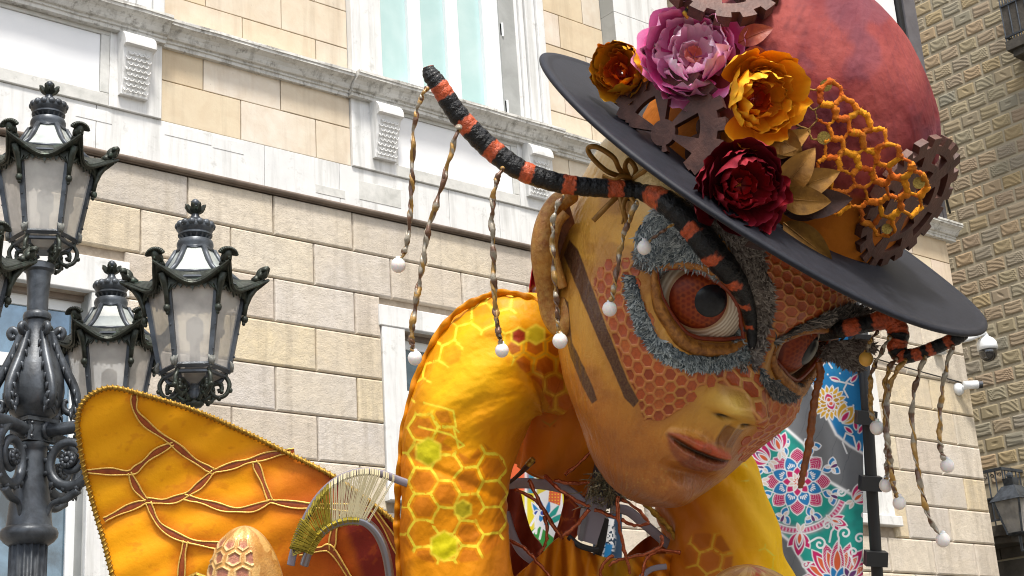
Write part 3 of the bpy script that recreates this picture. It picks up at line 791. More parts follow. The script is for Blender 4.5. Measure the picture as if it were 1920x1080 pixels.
# leaf scrolls hugging the urn
def leafscroll(a):
    c = Vector((math.cos(a), math.sin(a), 0)); m = MB()
    pts = []; rad = []
    ctr = [(30, 622, 9), (33, 640, 10), (42, 665, 11), (56, 695, 12), (70, 722, 12), (78, 745, 11), (77, 765, 10), (66, 775, 9), (56, 768, 8), (55, 756, 7), (62, 752, 6)]
    P = smoothpath([(r, y, w_) for r, y, w_ in ctr], 5)
    pts = [A+c*(p[0]*u)+Vector((0, 0, zpx(p[1]))) for p in P]
    m.tube(pts, [p[2]*u*.8 for p in P], 8)
    T_ = smoothpath([(26, 640, 8), (34, 625, 9), (44, 618, 9), (50, 625, 8), (46, 634, 7), (39, 630, 6)], 5)
    m.tube([A+c*(p[0]*u)+Vector((0, 0, zpx(p[1]))) for p in T_], [p[2]*u*.8 for p in T_], 8)
    t_ = c.cross(Vector((0, 0, 1)))
    for k in range(6, len(P)-16, 4):          # leaf ribs
        for s in (-1, 1):
            q = pts[k]; m.tube([q, q+t_*s*9*u+Vector((0, 0, -5*u)), q+t_*s*11*u+Vector((0, 0, -16*u))], [5*u, 4*u, 1*u], 5)
    return m
for k in range(6): leafscroll(ang+.35+k*math.pi/3).build('leaf_scroll', M['iron'], lamp, smooth=True)

M['palm'] = mat('flaking_white_metal', h3('8f908a'), rough=.7, var=(60., h3('3c3f3c'), .8), bump=(90., .5, .003))
# lanterns
def lantern(c, s, rot, name='lantern', full=True):
    """c: centre of the bottom frame; s: metres per reference pixel; heights below are picture pixels above the bottom"""
    e = bpy.data.objects.new(name, None); link(e, lamp); e.location = Vector(c)-lamp.location
    ca = [rot+k*math.pi/3 for k in range(6)]
    def P(r, z, a): return Vector((c[0]+r*s*math.cos(a), c[1]+r*s*math.sin(a), c[2]+z*s))
    def put(m, nm, mt, sm=False):
        o = m.build(nm, mt, None, smooth=sm); o.parent = e; o.location = -Vector(c); return o
    loc = (c[0], c[1], c[2])
    RB, RT, HB = 62, 92, 172                      # lower / upper radius and height of the glass body
    put(MB().lathe([(9*s, 345*s), (4*s, 338*s), (10*s, 332*s), (10*s, 326*s), (6*s, 320*s)], 12, loc).ball((c[0], c[1], c[2]+343*s), 8*s, 10, 8), 'finial', M['iron'], True)
    lf = MB()
    for k in range(8):
        a = k*math.pi/4
        lf.tube([P(4, 322, a), P(12, 328, a), P(18, 335, a), P(21, 337, a)], [5*s, 6*s, 4*s, 1*s], 5)
    put(lf, 'finial_leaf', M['bronze'])
    lf = MB()
    for k in range(14):
        a = k*2*math.pi/14; lf.ball(P(31, 293, a), (8.5*s, 8.5*s, 8*s), 8, 6)
    lf.lathe([(6*s, 322*s), (10*s, 310*s), (24*s, 302*s), (34*s, 296*s), (36*s, 290*s), (34*s, 284*s), (30*s, 278*s), (33*s, 276*s), (33*s, 273*s), (24*s, 269*s), (20*s, 262*s)], 28, loc)
    for k in range(16):
        a = k*2*math.pi/16; lf.tube([P(30, 275, a), P(26, 268, a), P(22, 260, a)], [3*s, 2.6*s, 2.2*s], 5)
    lf.lathe([(20*s, 263*s), (33*s, 262*s), (35*s, 257*s), (35*s, 252*s), (33*s, 246*s), (34*s, 240*s)], 28, loc)
    sharp(put(lf, 'crown_vent', M['iron'], True))
    # roof: six frames and glass trapezoids, then concave eaves swept up to the corners
    rf = MB()
    for k in range(6):
        a0, a1 = ca[k], ca[(k+1) % 6]
        path = [P(35, 243, a0), P(47, 222, a0), P(64, 196, a0), P(88, 176, a0)]
        rf.tube(path, [5.5*s]*3+[4*s], 6)
        rf.tube([P(35, 243, a0), P(35, 243, a1)], 3.5*s, 6); rf.tube([P(78, 180, a0), P(78, 180, a1)], 4*s, 6)
    put(rf, 'roof_frame', M['iron'], True)
    for k in range(6):
        a0, a1 = ca[k], ca[(k+1) % 6]
        g = MB(); g.add([P(36, 240, a0), P(36, 240, a1), P(52, 212, a1), P(52, 212, a0), P(78, 181, a1), P(78, 181, a0)], [(0, 1, 2, 3), (3, 2, 4, 5)])
        put(g, 'roof_pane', M['rglass'])
    ev = MB(); N = 12; rows_ = []
    for k in range(6):
        a0 = ca[k]
        for i in range(N):
            t = i/N; a = a0+t*math.pi/3; ha = math.pi/6
            hexr = math.cos(ha)/math.cos((t-.5)*math.pi/3)
            cor = (abs(t-.5)*2)**2.2
            rows_.append([P(77*hexr*1.0, 183, a), P((88+8*cor)*hexr, 176-7*(1-cor)+8*cor, a), P((100+31*cor)*hexr, 168-14*(1-cor)+15*cor, a), P((104+34*cor)*hexr, 165-16*(1-cor)+17*cor, a),
                          P((98+32*cor)*hexr, 159-16*(1-cor)+17*cor, a), P((88+6*cor)*hexr, 160, a)])
    n = len(rows_); vv = [p for r_ in rows_ for p in r_]; ff = []
    for i in range(n):
        for j in range(5): ff.append((i*6+j, ((i+1) % n)*6+j, ((i+1) % n)*6+j+1, i*6+j+1))
    ev.add(vv, ff)
    for off, rr in ((3, 3.2), (2, 2.2)):
        ev.tube([r_[off] for r_ in rows_]+[rows_[0][off]], rr*s, 6, cap=False)
    # scalloped fringe under each eave side
    for k in range(6):
        a0, a1 = ca[k], ca[(k+1) % 6]
        for i in range(9):
            t0, t1 = i/9, (i+1)/9; q0 = P(100, 150, a0).lerp(P(100, 150, a1), t0); q1 = P(100, 150, a0).lerp(P(100, 150, a1), t1)
            dn = 6+9*(1 if i in (4,) else .3 if i in (3, 5) else abs(math.sin(i*1.9))*.5)+8*(1 if i in (0, 8) else 0)
            mid = (q0+q1)/2-Vector((0, 0, dn*s)); up_ = Vector((0, 0, 10*s)); inn = (Vector((c[0], c[1], 0))-Vector((mid.x, mid.y, 0))).normalized()*3*s
            ev.add([q0+up_, q1+up_, q1, mid, q0, q0+up_+inn, q1+up_+inn, q1+inn, mid+inn, q0+inn], [(0, 4, 3, 2, 1), (5, 6, 7, 8, 9), (0, 1, 6, 5), (1, 2, 7, 6), (2, 3, 8, 7), (3, 4, 9, 8), (4, 0, 5, 9)])
    put(ev, 'eaves', M['bronze'])
    # corner heads with a fan-shaped headdress
    for k in range(6):
        a = ca[k]; o_ = P(118, 184, a); ou = Vector((math.cos(a), math.sin(a), 0)); tn = Vector((-ou.y, ou.x, 0)); upv = (Vector((0, 0, 1))+ou*.55).normalized(); fw = upv.cross(tn)*-1
        if fw.dot(ou) < 0: fw = -fw
        ax = Matrix((tn, fw, upv)).transposed()
        h = MB(); Q = lambda x, y, z: o_+(tn*x+fw*y+upv*z)*s*.86
        h.ball(Q(0, 2, 16), (10*s, 11*s, 14*s), 12, 9, ax=ax)
        h.ball(Q(0, 12, 14), (2.6*s, 4*s, 4*s), 6, 5, ax=ax); h.ball(Q(0, 10, 5), (5*s, 4*s, 3*s), 8, 5, ax=ax)
        for sx in (-1, 1):
            h.ball(Q(4.4*sx, 11, 18.5), (2.8*s, 2*s, 1.6*s), 6, 4, ax=ax); h.ball(Q(9*sx, 2, 10), (4*s, 5*s, 8*s), 6, 5, ax=ax)
        h.tube([Q(0, -4, -8), Q(0, -1, 6)], [9*s, 7*s], 8)
        NF = 11
        for i in range(NF):
            t = (i/(NF-1)-.5)*2.5; tip = Q(22*math.sin(t), 8, 22+16*math.cos(t)-4); root = Q(8*math.sin(t), 1, 20+6*math.cos(t))
            h.tube([root, (root+tip)/2-fw*2*s, tip, tip+fw*4*s], [3.4*s, 4.4*s, 3.8*s, 1.3*s], 6)
        h.tube([P(98, 176, a), P(116, 176, a), Q(0, -3, -4)], [6*s, 7*s, 7*s], 8)
        put(h, 'corner_mask', M['bronze'], True)
        # strap bracket under the eave and corner bar
        b = MB(); b.tube([P(112, 168, a), P(101, 150, a), P(95, 130, a), P(92, 112, a)], [8*s, 7*s, 5*s, 4.5*s], 6); b.ball(P(93, 104, a), (7*s, 7*s, 8*s), 8, 6); b.ball(P(91, 96, a), (4*s, 4*s, 5*s), 6, 5)
        for sx in (-1, 1):
            a2 = a+sx*.16; b.tube([P(95, 132, a), P(93, 148, a2), P(90, 158, a+sx*.3)], [2.4*s, 2.4*s, 2*s], 5)
        put(b, 'eave_bracket', M['bronze'], True)
        b = MB(); b.tube([P(RT, HB-8, a), P(RB, 0, a)], [7*s, 6*s], 4)
        for z in (30, 75, 120): b.ball(P(RB+(RT-RB)*z/HB+6, z, a), 2.2*s, 6, 4)
        put(b, 'corner_bar', M['iron'])
        b = MB(); b.ball(P(RB+2, 4, a), (3.5*s, 3.5*s, 8*s), 8, 6); 
        for t in (-1, 0, 1): b.tube([P(RB+5, 2, a), P(RB+7, 14, a+t*.05), P(RB+4, 24-4*abs(t), a+t*.10)], [5*s, 4.5*s, 1.2*s], 5)
        put(b, 'palmette', M['palm'], True)
    fr = MB(); fr2 = MB()
    for k in range(6):
        a0, a1 = ca[k], ca[(k+1) % 6]
        fr.tube([P(RB, 3, a0), P(RB, 3, a1)], 5.5*s, 4); fr2.tube([P(RT-1, HB-8, a0), P(RT-1, HB-8, a1)], 5*s, 4)
        fr.tube([P(RB-6, -8, a0), P(RB-6, -8, a1)], 4*s, 6); fr.tube([P(RB-2, 0, a0), P(RB-14, -18, a0), P(20, -26, a0)], 3.5*s, 6)
    put(fr, 'lower_frame', M['iron'])
    put(fr2, 'upper_frame', M['iron'])
    for k in range(6):
        a0, a1 = ca[k]+.06, ca[(k+1) % 6]-.06
        g = MB(); g.add([P(RB-2, 5, a0), P(RB-2, 5, a1), P(RT-3, HB-10, a1), P(RT-3, HB-10, a0)], [(0, 1, 2, 3)])
        put(g, 'pane', M['lglass'])
    g = MB(); g.lathe([(58*s, -2*s), (46*s, -12*s), (18*s, -22*s)], 6, loc, rot=rot); put(g, 'floor_glass', M['lglass'])
    g = MB(); g.lathe([(10*s, 10*s), (9*s, 60*s), (16*s, 66*s), (16*s, 100*s), (8*s, 108*s)], 16, loc); g.lathe([(60*s, 150*s), (70*s, 156*s), (30*s, 170*s)], 20, loc)
    put(g, 'lamp_fitting', M['lantern_in'], True)
    # scroll feet
    sc = MB()
    for k in range(6):
        a = ca[k]; C_ = smoothpath([(RB-8, -4), (RB+2, -22), (RB-4, -42), (RB-20, -48), (RB-32, -38), (RB-28, -24), (RB-16, -22), (RB-12, -32), (RB-20, -36)], 4)
        sc.tube([P(q[0], q[1], a) for q in C_], [4.2*s]*len(C_), 6)
        sc.tube([P(34, -40, a), P(20, -52, a), P(8, -56, a)], [3.5*s, 4*s, 5*s], 6)
        for q in C_[::6]: sc.ball(P(q[0]+3, q[1]-2, a), 5*s, 6, 5)
    sc.lathe([(6*s, -46*s), (14*s, -54*s), (18*s, -60*s), (12*s, -66*s)], 14, loc)
    put(sc, 'scroll_foot', M['bronze'], True)
    return e
def camdir_rot(px, d, offdeg):
    """direction in plan towards the camera, so that the corners of a lantern fall as in the photograph"""
    v = CAM-U(px, 700, d); return math.atan2(v.y, v.x)+R(offdeg)
zt = zpx(486)
lanterns = []
c0 = Vector((A.x, A.y, zt-0.01)); c0 = U(68, 452, DL); c0.x, c0.y = A.x+.02, A.y
lantern((c0.x, c0.y, zpx(452)), u, camdir_rot(68, DL, 27))
ER = U(365, 700, 7.4); lantern(tuple(ER), 7.4/FPX*1.0, camdir_rot(365, 7.4, 27))
EB = U(203, 795, 8.2); lantern(tuple(Vector((EB.x, EB.y, ER.z))), 7.4/FPX*1.0, camdir_rot(203, 8.2, 27))
EL = U(-98, 700, 6.8); lantern(tuple(Vector((EL.x, EL.y, ER.z))), 7.4/FPX, camdir_rot(-98, 6.8, 33))
# arms with rosette scrolls
for E_ in (ER, EB, EL):
    d = Vector((E_.x-A.x, E_.y-A.y, 0)); Ld = d.length; d.normalize(); tn = Vector((-d.y, d.x, 0))
    zb_ = zpx(812); zt_ = ER.z-66*u
    Q = lambda r, z: Vector((A.x, A.y, 0))+d*r+Vector((0, 0, z))
    arm = MB()
    pp = smoothpath([(hb, zb_), (Ld*.35, zb_), (Ld*.62, zb_-.02), (Ld*.85, zb_+.06), (Ld, zb_+.2)], 6)
    arm.tube([Q(p[0], p[1]) for p in pp], [13*u*(1-.3*i/len(pp)) for i in range(len(pp))], 12)
    arm.tube([Q(Ld, zb_+.19), Q(Ld, zt_)], [10*u, 8*u], 10); arm.ball(Q(Ld, zb_+.2), 20*u, 12, 8); arm.ball(Q(Ld, zb_+.08), (12*u, 12*u, 18*u), 12, 8); arm.tube([Q(hb, zb_), Q(hb+6*u, zb_)], 18*u, 12)
    arm.build('arm', M['iron'], lamp, smooth=True)
    sp = MB(); cx_, cz_ = hb+52*u, zb_-62*u
    S_ = []
    for k in range(40):
        t = k/39; a = math.pi*.6+t*math.pi*3.1; rr = (62-44*t)*u; S_.append((cx_+rr*math.cos(a)*-1, cz_+rr*math.sin(a)*1.0, (12-6*t)*u))
    sp.tube([Q(p[0], p[1]) for p in S_], [p[2] for p in S_], 8)
    for k in range(0, 22, 2):
        p = S_[k]; o_ = Q(p[0], p[1]); ctr_ = Q(cx_, cz_); out_ = (o_-ctr_).normalized()
        for sg_ in (-1, 1): sp.tube([o_, o_+out_*9*u+tn*sg_*6*u, o_+out_*(14+4*math.sin(k))*u+tn*sg_*3*u], [7*u, 5*u, 1.5*u], 6)
    for sg_ in (-1, 1):                             # rosette on both faces
        for k in range(10):
            a = k*math.pi/5; q = Q(cx_+11*u*math.cos(a), cz_+11*u*math.sin(a))+tn*sg_*9*u; sp.ball(q, 5.5*u, 8, 5)
        sp.ball(Q(cx_, cz_)+tn*sg_*10*u, 6.5*u, 10, 6)
        sp.tube([Q(cx_, cz_)+tn*sg_*2*u, Q(cx_, cz_)+tn*sg_*8*u], [17*u, 15*u], 16)
    tail = smoothpath([(cx_+20*u, cz_-58*u), (cx_-5*u, cz_-72*u), (cx_-34*u, cz_-78*u), (cx_-46*u, cz_-100*u)], 5)
    sp.tube([Q(p[0], p[1]) for p in tail], [9*u-i*.35*u for i in range(len(tail))], 8)
    lv = smoothpath([(cx_+40*u, cz_+20*u), (Ld*.5, cz_+10*u), (Ld*.65, cz_+30*u), (Ld*.6, cz_+50*u)], 5)
    sp.tube([Q(p[0], p[1]) for p in lv], [9*u-i*.35*u for i in range(len(lv))], 8)
    sp.build('scroll_rosette', M['iron'], lamp, smooth=True)
# ------------------------------------------------------------------ the giant bee puppet: head
D0 = 4.5; K = D0/FPX
O = U(1280, 640, D0)
def cw(v): return MW @ Vector(v)
E1 = cw((.8575, -.5145, 0)).normalized()
UP = cw((.505, .8417, .19)).normalized()
E1 = (E1 - UP*E1.dot(UP)).normalized()
E2 = E1.cross(UP)
PSI = R(38)
FW = (E2*math.cos(PSI)+E1*math.sin(PSI)).normalized(); RT_ = (E1*math.cos(PSI)-E2*math.sin(PSI)).normalized()
def H(a, b, c): return O+(RT_*a+FW*b+UP*c)*K
On, Rn, Fn, Un = [np.array(v) for v in (O, RT_, FW, UP)]
def Hn(a, b, c): return On + K*(a[..., None]*Rn+b[..., None]*Fn+c[..., None]*Un)
pup = empty('bee_puppet', Vector((O.x, O.y, 0)))
T(pup, 'giant bee carnival puppet with honeycomb face, striped antennae, orange silk sleeves and wing', 'puppet')

tc_ = np.array([-292, -286, -272, -250, -215, -165, -100, -22, 40, 100, 180, 260, 305, 335.])
tW = np.array([6, 40, 72, 104, 140, 190, 226, 262, 276, 284, 286, 280, 250, 190.])
tF = np.array([6, 34, 62, 92, 116, 148, 182, 205, 212, 215, 212, 206, 190, 150.])
tB = np.array([6, 34, 60, 85, 110, 160, 220, 270, 280, 290, 290, 280, 240, 190.])
tO = np.array([92, 90, 86, 80, 70, 50, 25, 0, -18, -30, -36, -40, -40, -40.])
def itp(t, c):
    # smooth interpolation
    i = np.clip(np.searchsorted(tc_, c)-1, 0, len(tc_)-2)
    x0, x1 = tc_[i], tc_[i+1]; u_ = (c-x0)/(x1-x0)
    sl = np.gradient(t, tc_); h = x1-x0
    return (2*u_**3-3*u_**2+1)*t[i]+(u_**3-2*u_**2+u_)*h*sl[i]+(-2*u_**3+3*u_**2)*t[i+1]+(u_**3-u_**2)*h*sl[i+1]
ALM = [(240, 120), (232, 135), (215, 150), (178, 163), (127, 157), (90, 140), (62, 119), (45, 101), (35, 84), (45, 78), (60, 72), (97, 60), (130, 52), (163, 52), (190, 62), (208, 76), (226, 98)]
ALM = [tuple(p) for p in smoothpath(ALM+[ALM[0]], 3)[:-1]]
def gs(x, s): return np.exp(-.5*(x/s)**2)
def surf(th, c, detail=True):
    """front of the face is th = 0, viewer's left is negative"""
    W, F, B, b0 = itp(tW, c), itp(tF, c), itp(tB, c), itp(tO, c)
    s, co = np.sin(th), np.cos(th)
    e = 2/2.25
    a = W*np.sign(s)*np.abs(s)**e; fr_ = np.where(co > 0, F, B)
    b = b0+fr_*np.sign(co)*np.abs(co)**e
    m = sstep(.05, .45, co); aa = np.abs(a)
    # nose
    t = np.clip((120-c)/130, 0, 1)
    hn = (10+26*t**1.2)*(1-sstep(0, 46, -c))*(1-sstep(118, 165, c))
    sg = 18+16*t
    D = hn*gs(a, sg)
    D += 24*gs(aa-45, 14)*gs(c+27, 14)+34*gs(a, 32)*gs(c+20, 21)
    D -= 14*gs(aa-32, 10)*gs(c+46, 5)
    # bridge / sockets / brow / cheeks
    D += -26*gs(aa-118, 62)*gs(c-92, 52)-10*gs(aa-52, 22)*gs(c-92, 30)
    D += 13*gs(aa-130, 90)*gs(c-190, 24)+10*gs(a, 40)*gs(c-170, 26)
    D += 20*gs(aa-150, 50)*gs(c+2, 36)-16*gs(aa-128, 34)*gs(c+118, 40)
    D -= 9*gs(aa-62, 16)*gs(c+58, 34)
    # mouth
    aa0 = aa; am = np.abs(a+24); aa = am; w = np.sqrt(np.clip(1-(aa/75)**2, 0, 1))
    D += 6*gs(aa, 70)*gs(c+122, 44)
    mc = -123+5*(aa/75)**2
    cup = 1-.28*gs(aa, 9)
    D += 19*w**.6*cup*gs(c-(mc+12*w), 8*w+2.5)
    D += 25*w**.7*gs(c-(mc-22*w), 12*w+2.5)
    D -= 13*w*gs(c-(mc-2), 3.4)
    aa = aa0
    D -= 8*gs(aa, 7)*gs(c+78, 16); D += 5*gs(aa-12, 5)*gs(c+78, 16)
    D -= 20*gs(aa+0, 46)*gs(c+178, 13); D += 24*gs(aa, 40)*gs(c+226, 26)
    b = b+D*m
    # inside of the eye opening
    sd_ = sdpoly(aa, c, ALM) if detail else None
    if detail:
        b = b-48*sstep(-3, 9, sd_)*m
    return a, b, c, sd_
RE = 236.
# dense grid: most columns on the side the photograph shows
th_ = np.concatenate([np.linspace(-math.pi, R(-115), 40, endpoint=False), np.linspace(R(-115), R(95), 620, endpoint=False), np.linspace(R(95), math.pi, 45, endpoint=False)])
cc_ = np.concatenate([np.linspace(-292, -270, 14, endpoint=False), np.linspace(-270, 335, 500)])
CC, TH = np.meshgrid(cc_, th_, indexing='ij')
a, b, c, sd_ = surf(TH, CC)
P0 = Hn(a, b, c)
du = np.gradient(P0, axis=1); dv = np.gradient(P0, axis=0); NN = np.cross(du, dv); NN /= np.linalg.norm(NN, axis=2, keepdims=True)+1e-12
view = P0-np.array(CAM); view /= np.linalg.norm(view, axis=2, keepdims=True)
ctr = Hn(np.zeros_like(a), itp(tO, c), c); sgn = np.sign(((P0-ctr)*NN).sum(2).mean()); NN *= sgn
facing = -(NN*view).sum(2)
px, py, _ = project(P0.reshape(-1, 3)); px = px.reshape(a.shape); py = py.reshape(a.shape)
fm = sstep(.02, .12, facing)
HC = [(1112, 522), (1150, 492), (1192, 492), (1206, 560), (1236, 640), (1300, 690), (1385, 672), (1405, 640), (1425, 600), (1440, 540), (1432, 470), (1500, 470), (1610, 560), (1560, 600), (1480, 615), (1440, 650), (1432, 690), (1445, 720), (1500, 735), (1500, 790), (1440, 860), (1395, 880), (1392, 840), (1420, 800), (1408, 765), (1398, 735), (1340, 716), (1300, 728), (1290, 757), (1245, 787), (1208, 787), (1193, 742), (1160, 700), (1130, 640), (1114, 580)]
lowcheek = ~(inpoly(px, py, [(1425, 400), (1700, 400), (1700, 640), (1445, 660), (1408, 690), (1398, 650), (1420, 600)]))
hreg = sdpoly(px+6*(fbm(px/25, py/25)-.5), py, HC)
st1 = [(1068, 450), (1083, 467), (1113, 547), (1137, 613), (1177, 713), (1198, 752), (1188, 764), (1170, 745), (1153, 703), (1120, 633), (1083, 543), (1057, 478)]
hreg = np.minimum(hreg, -3-sdpoly(px, py, st1))
hmask = sstep(-2, 2, hreg)*(facing > .02)
def hexuv(th, c): return th*RE*1.0+3, c
dist1, i1, j1, dx1, dy1 = hexfield(TH*RE, CC, 23.0)
dist2, i2, j2, dx2, dy2 = hexfield(TH*RE, CC, 19.5)
dist = np.where(lowcheek, dist1, dist2*1.25)
wall = 1-sstep(1.6, 4.2, dist)
P1_ = P0+NN*(K*(3.4*wall-1.0)*hmask)[..., None]*1.0
P1_ += NN*(K*3.0*(fbm(TH*22, CC/26, 3)-.5))[..., None]
# paint
n1 = fbm(px/60, py/60, 4); n2 = fbm(px/9, py/9, 3)
gold_hi, gold_mid, gold_lo = hexc('d69c38'), hexc('be7220'), hexc('a65c1a')
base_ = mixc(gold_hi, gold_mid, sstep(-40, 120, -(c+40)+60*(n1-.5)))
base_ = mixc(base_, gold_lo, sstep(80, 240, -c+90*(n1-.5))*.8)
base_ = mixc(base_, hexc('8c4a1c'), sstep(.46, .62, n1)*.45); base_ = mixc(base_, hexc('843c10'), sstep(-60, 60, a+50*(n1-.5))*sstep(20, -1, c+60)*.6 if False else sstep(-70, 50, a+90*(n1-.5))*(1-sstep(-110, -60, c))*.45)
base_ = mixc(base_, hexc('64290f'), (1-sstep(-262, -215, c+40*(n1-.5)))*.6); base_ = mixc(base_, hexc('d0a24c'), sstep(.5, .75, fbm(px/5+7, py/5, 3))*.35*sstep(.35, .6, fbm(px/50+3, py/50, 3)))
base_ = mixc(base_, hexc('7a3c17'), sstep(215, 330, c)*sstep(-.75, -.2, TH)*.8)          # blends to brown up the brow, towards the hat
base_ = mixc(base_, hexc('e3bd55'), gs(a+4, 48)*gs(c+16, 24)*.85)                        # bright gold nose
orange = mixc(hexc('b4602a'), hexc('cf8646'), n2)
orange = mixc(orange, hexc('b98338'), sstep(.5, .62, fbm(px/30, py/30))*.5)
floor_ = mixc(hexc('8a2f10'), hexc('ab4418'), n2)
hcol = mixc(floor_, orange, sstep(.2, .8, wall))
hcol = mixc(hcol, hexc('c79a4a'), gs(a+20, 26)*gs(c-20, 22)*.6)
near = sstep(-26, -2, hreg)*(facing > .02)
base_ = mixc(base_, hexc('a5602a'), near*.5)
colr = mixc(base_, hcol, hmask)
st1 = [(1068, 450), (1083, 467), (1113, 547), (1137, 613), (1177, 713), (1198, 752), (1188, 764), (1170, 745), (1153, 703), (1120, 633), (1083, 543), (1057, 478)]
st2 = [(1057, 557), (1065, 567), (1073, 643), (1110, 720), (1120, 750), (1110, 757), (1090, 720), (1070, 670), (1053, 607)]
for st in (st1, st2):
    colr = mixc(colr, hexc('4a2418'), sstep(-1.2, 1.2, sdpoly(px, py, st))*(facing > .02)*(TH < -.2))
aa = np.abs(a+24); w_ = np.sqrt(np.clip(1-(aa/75)**2, 0, 1)); fr2 = (np.cos(TH) > .3)
lipm = ((c < -124+30*w_+1) & (c > -124-40*w_) & (aa < 88) & fr2)
lipd = np.minimum(sstep(-2, 3, -123+5*(aa/75)**2+23*w_-c), sstep(-2, 6, c-(-123+5*(aa/75)**2-41*w_)))*(aa < 75)*fr2
lipc = mixc(hexc('b03c14'), hexc('7c3014'), sstep(-4, 4, -128-c)); lipc = mixc(lipc, hexc('9c4a1c'), sstep(-6, 3, -a-60)*.6)
lipc = mixc(lipc, hexc('5c2414'), sstep(.5, .7, n2)*.4)
colr = mixc(colr, lipc, lipd)
colr = mixc(colr, hexc('1c0805'), gs(c-(-126+5*(aa/75)**2), 3.2)*w_**.4*fr2*(aa < 75))
aa = np.abs(a)
colr = mixc(colr, hexc('140603'), np.clip(gs(aa-33, 10)*gs(c+46+.12*(aa-33), 3.4)*1.3, 0, 1)*fr2)
# brown patches on the upper lip
for (q0, q1) in ((-14, 12), (18, 42)):
    pm = sdpoly(a, c, [(q0, -96), (q1, -96), (q1, -60), (q0, -60)]); colr = mixc(colr, hexc('6d351c'), sstep(-3, 2, pm)*fr2*.6)
    colr = mixc(colr, hexc('4c200f'), gs(pm, 1.6)*fr2*.35)
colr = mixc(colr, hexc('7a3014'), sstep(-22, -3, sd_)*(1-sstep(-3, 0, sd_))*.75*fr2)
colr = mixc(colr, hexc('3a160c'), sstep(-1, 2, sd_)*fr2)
# cream gilding at the temple below the hat brim
colr = mixc(colr, hexc('d9c083'), sstep(150, 235, c)*sstep(.75, 1.3, -TH)*.7)
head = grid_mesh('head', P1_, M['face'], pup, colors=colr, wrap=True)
# close the head at top and chin
mcap = MB()
for row, pz in ((0, -293), (-1, 345)):
    ring = [Vector(p) for p in P1_[row]]; cen = sum(ring, Vector((0, 0, 0)))/len(ring)
    n0 = len(mcap.v); mcap.v.extend([tuple(p) for p in ring]); mcap.f.append(tuple(range(n0, n0+len(ring))))
mcap.build('head_cap', M['lip'], pup)
step = 5
Pd = P1_[::step, ::step]; nu_, nv_ = Pd.shape[:2]
fcs = [(i*nv_+j, i*nv_+(j+1) % nv_, (i+1)*nv_+(j+1) % nv_, (i+1)*nv_+j) for i in range(nu_-1) for j in range(nv_)]
BH = BVHTree.FromPolygons([tuple(p) for p in Pd.reshape(-1, 3)], fcs)
cenH = H(0, -20, 40)
def hitH(x, y, off=0.0, fallback=4.3):
    d = ray(x, y).normalized(); q = BH.ray_cast(CAM, d)
    if q[0] is None: return U(x, y, fallback), -d
    n_ = q[1];
    if n_.dot(d) > 0: n_ = -n_
    return q[0]+n_*off*K, n_
# floor plates of the honeycomb cells, each its own piece
cnt = 0
def surfp(th, c):
    q = surf(np.array([th]), np.array([float(c)])); return H(float(q[0][0]), float(q[1][0]), float(q[2][0]))
cells = []
for pit, low in ((23.0, True), (19.5, False)):
    sy_ = pit*math.sqrt(3)
    for j in range(-18, 24):
        for i in range(-34, 34):
            for o2 in (0, 1):
                U_ = (i+.5*o2)*pit; V_ = (j+.5*o2)*sy_
                th0 = U_/RE
                if not (-1.9 < th0 < 1.35 and -270 < V_ < 340): continue
                p = surfp(th0, V_); x, y, _ = project(np.array([p])); x, y = x[0], y[0]
                isup = inpoly(np.array([x]), np.array([y]), [(1425, 400), (1700, 400), (1700, 640), (1445, 660), (1408, 690), (1398, 650), (1420, 600)])[0]
                if isup == low: continue
                if sdpoly(np.array([x]), np.array([y]), HC)[0] < -2 or sdpoly(np.array([x]), np.array([y]), st1)[0] > -9: continue
                p1 = surfp(th0+.03, V_); p2 = surfp(th0, V_+6)
                t1 = (p1-p).normalized(); n_ = t1.cross((p2-p)).normalized()
                if n_.dot(p-cenH) < 0: n_ = -n_
                vw = (p-CAM).normalized()
                if -n_.dot(vw) < .1: continue
                if sdpoly(np.array([abs((p-O).dot(RT_)/K)]), np.array([V_]), ALM)[0] > -10: continue
                cells.append((p, t1, n_.cross(t1), n_, pit, th0, V_))
cells.sort(key=lambda q: -q[4])
rest = cells[298:]; cells = cells[:298]
rr_ = random.Random(5)
mrest = MB()
for ci, (p, t1, t2, n_, pit, th0, V_) in enumerate(cells+rest):
    m = MB() if ci < len(cells) else mrest; vs_ = []
    rad = pit*.5*1.02
    for (q, hgt) in ((.93, -.8), (.84, 1.1), (.52, .35)):
        for k in range(6):
            a_ = R(30+60*k); dx = rad*q/math.cos(R(30))*math.cos(a_)*.93*(1+rr_.uniform(-.05, .05)); dy = rad*q/math.cos(R(30))*math.sin(a_)*.93
            pp = surfp(th0+dx/RE, V_+dy); vs_.append(pp+n_*hgt*K)
    vs_.append(p+n_*.2*K)
    fs = [tuple(x) for r_ in (0, 6) for x in [(r_+k, r_+(k+1) % 6, r_+6+(k+1) % 6, r_+6+k) for k in range(6)]]+[(12+k, 12+(k+1) % 6, 18) for k in range(6)]
    m.add(vs_, fs)
    if ci < len(cells): o = m.build('honeycomb_cell', M['cell'], None); o.parent = head; o.location = (0, 0, 0)
if rest: o = mrest.build('small_honeycomb_cells', M['cell'], None); o.parent = head; o.location = (0, 0, 0); stuff(o)
print('cells', len(cells), len(rest))

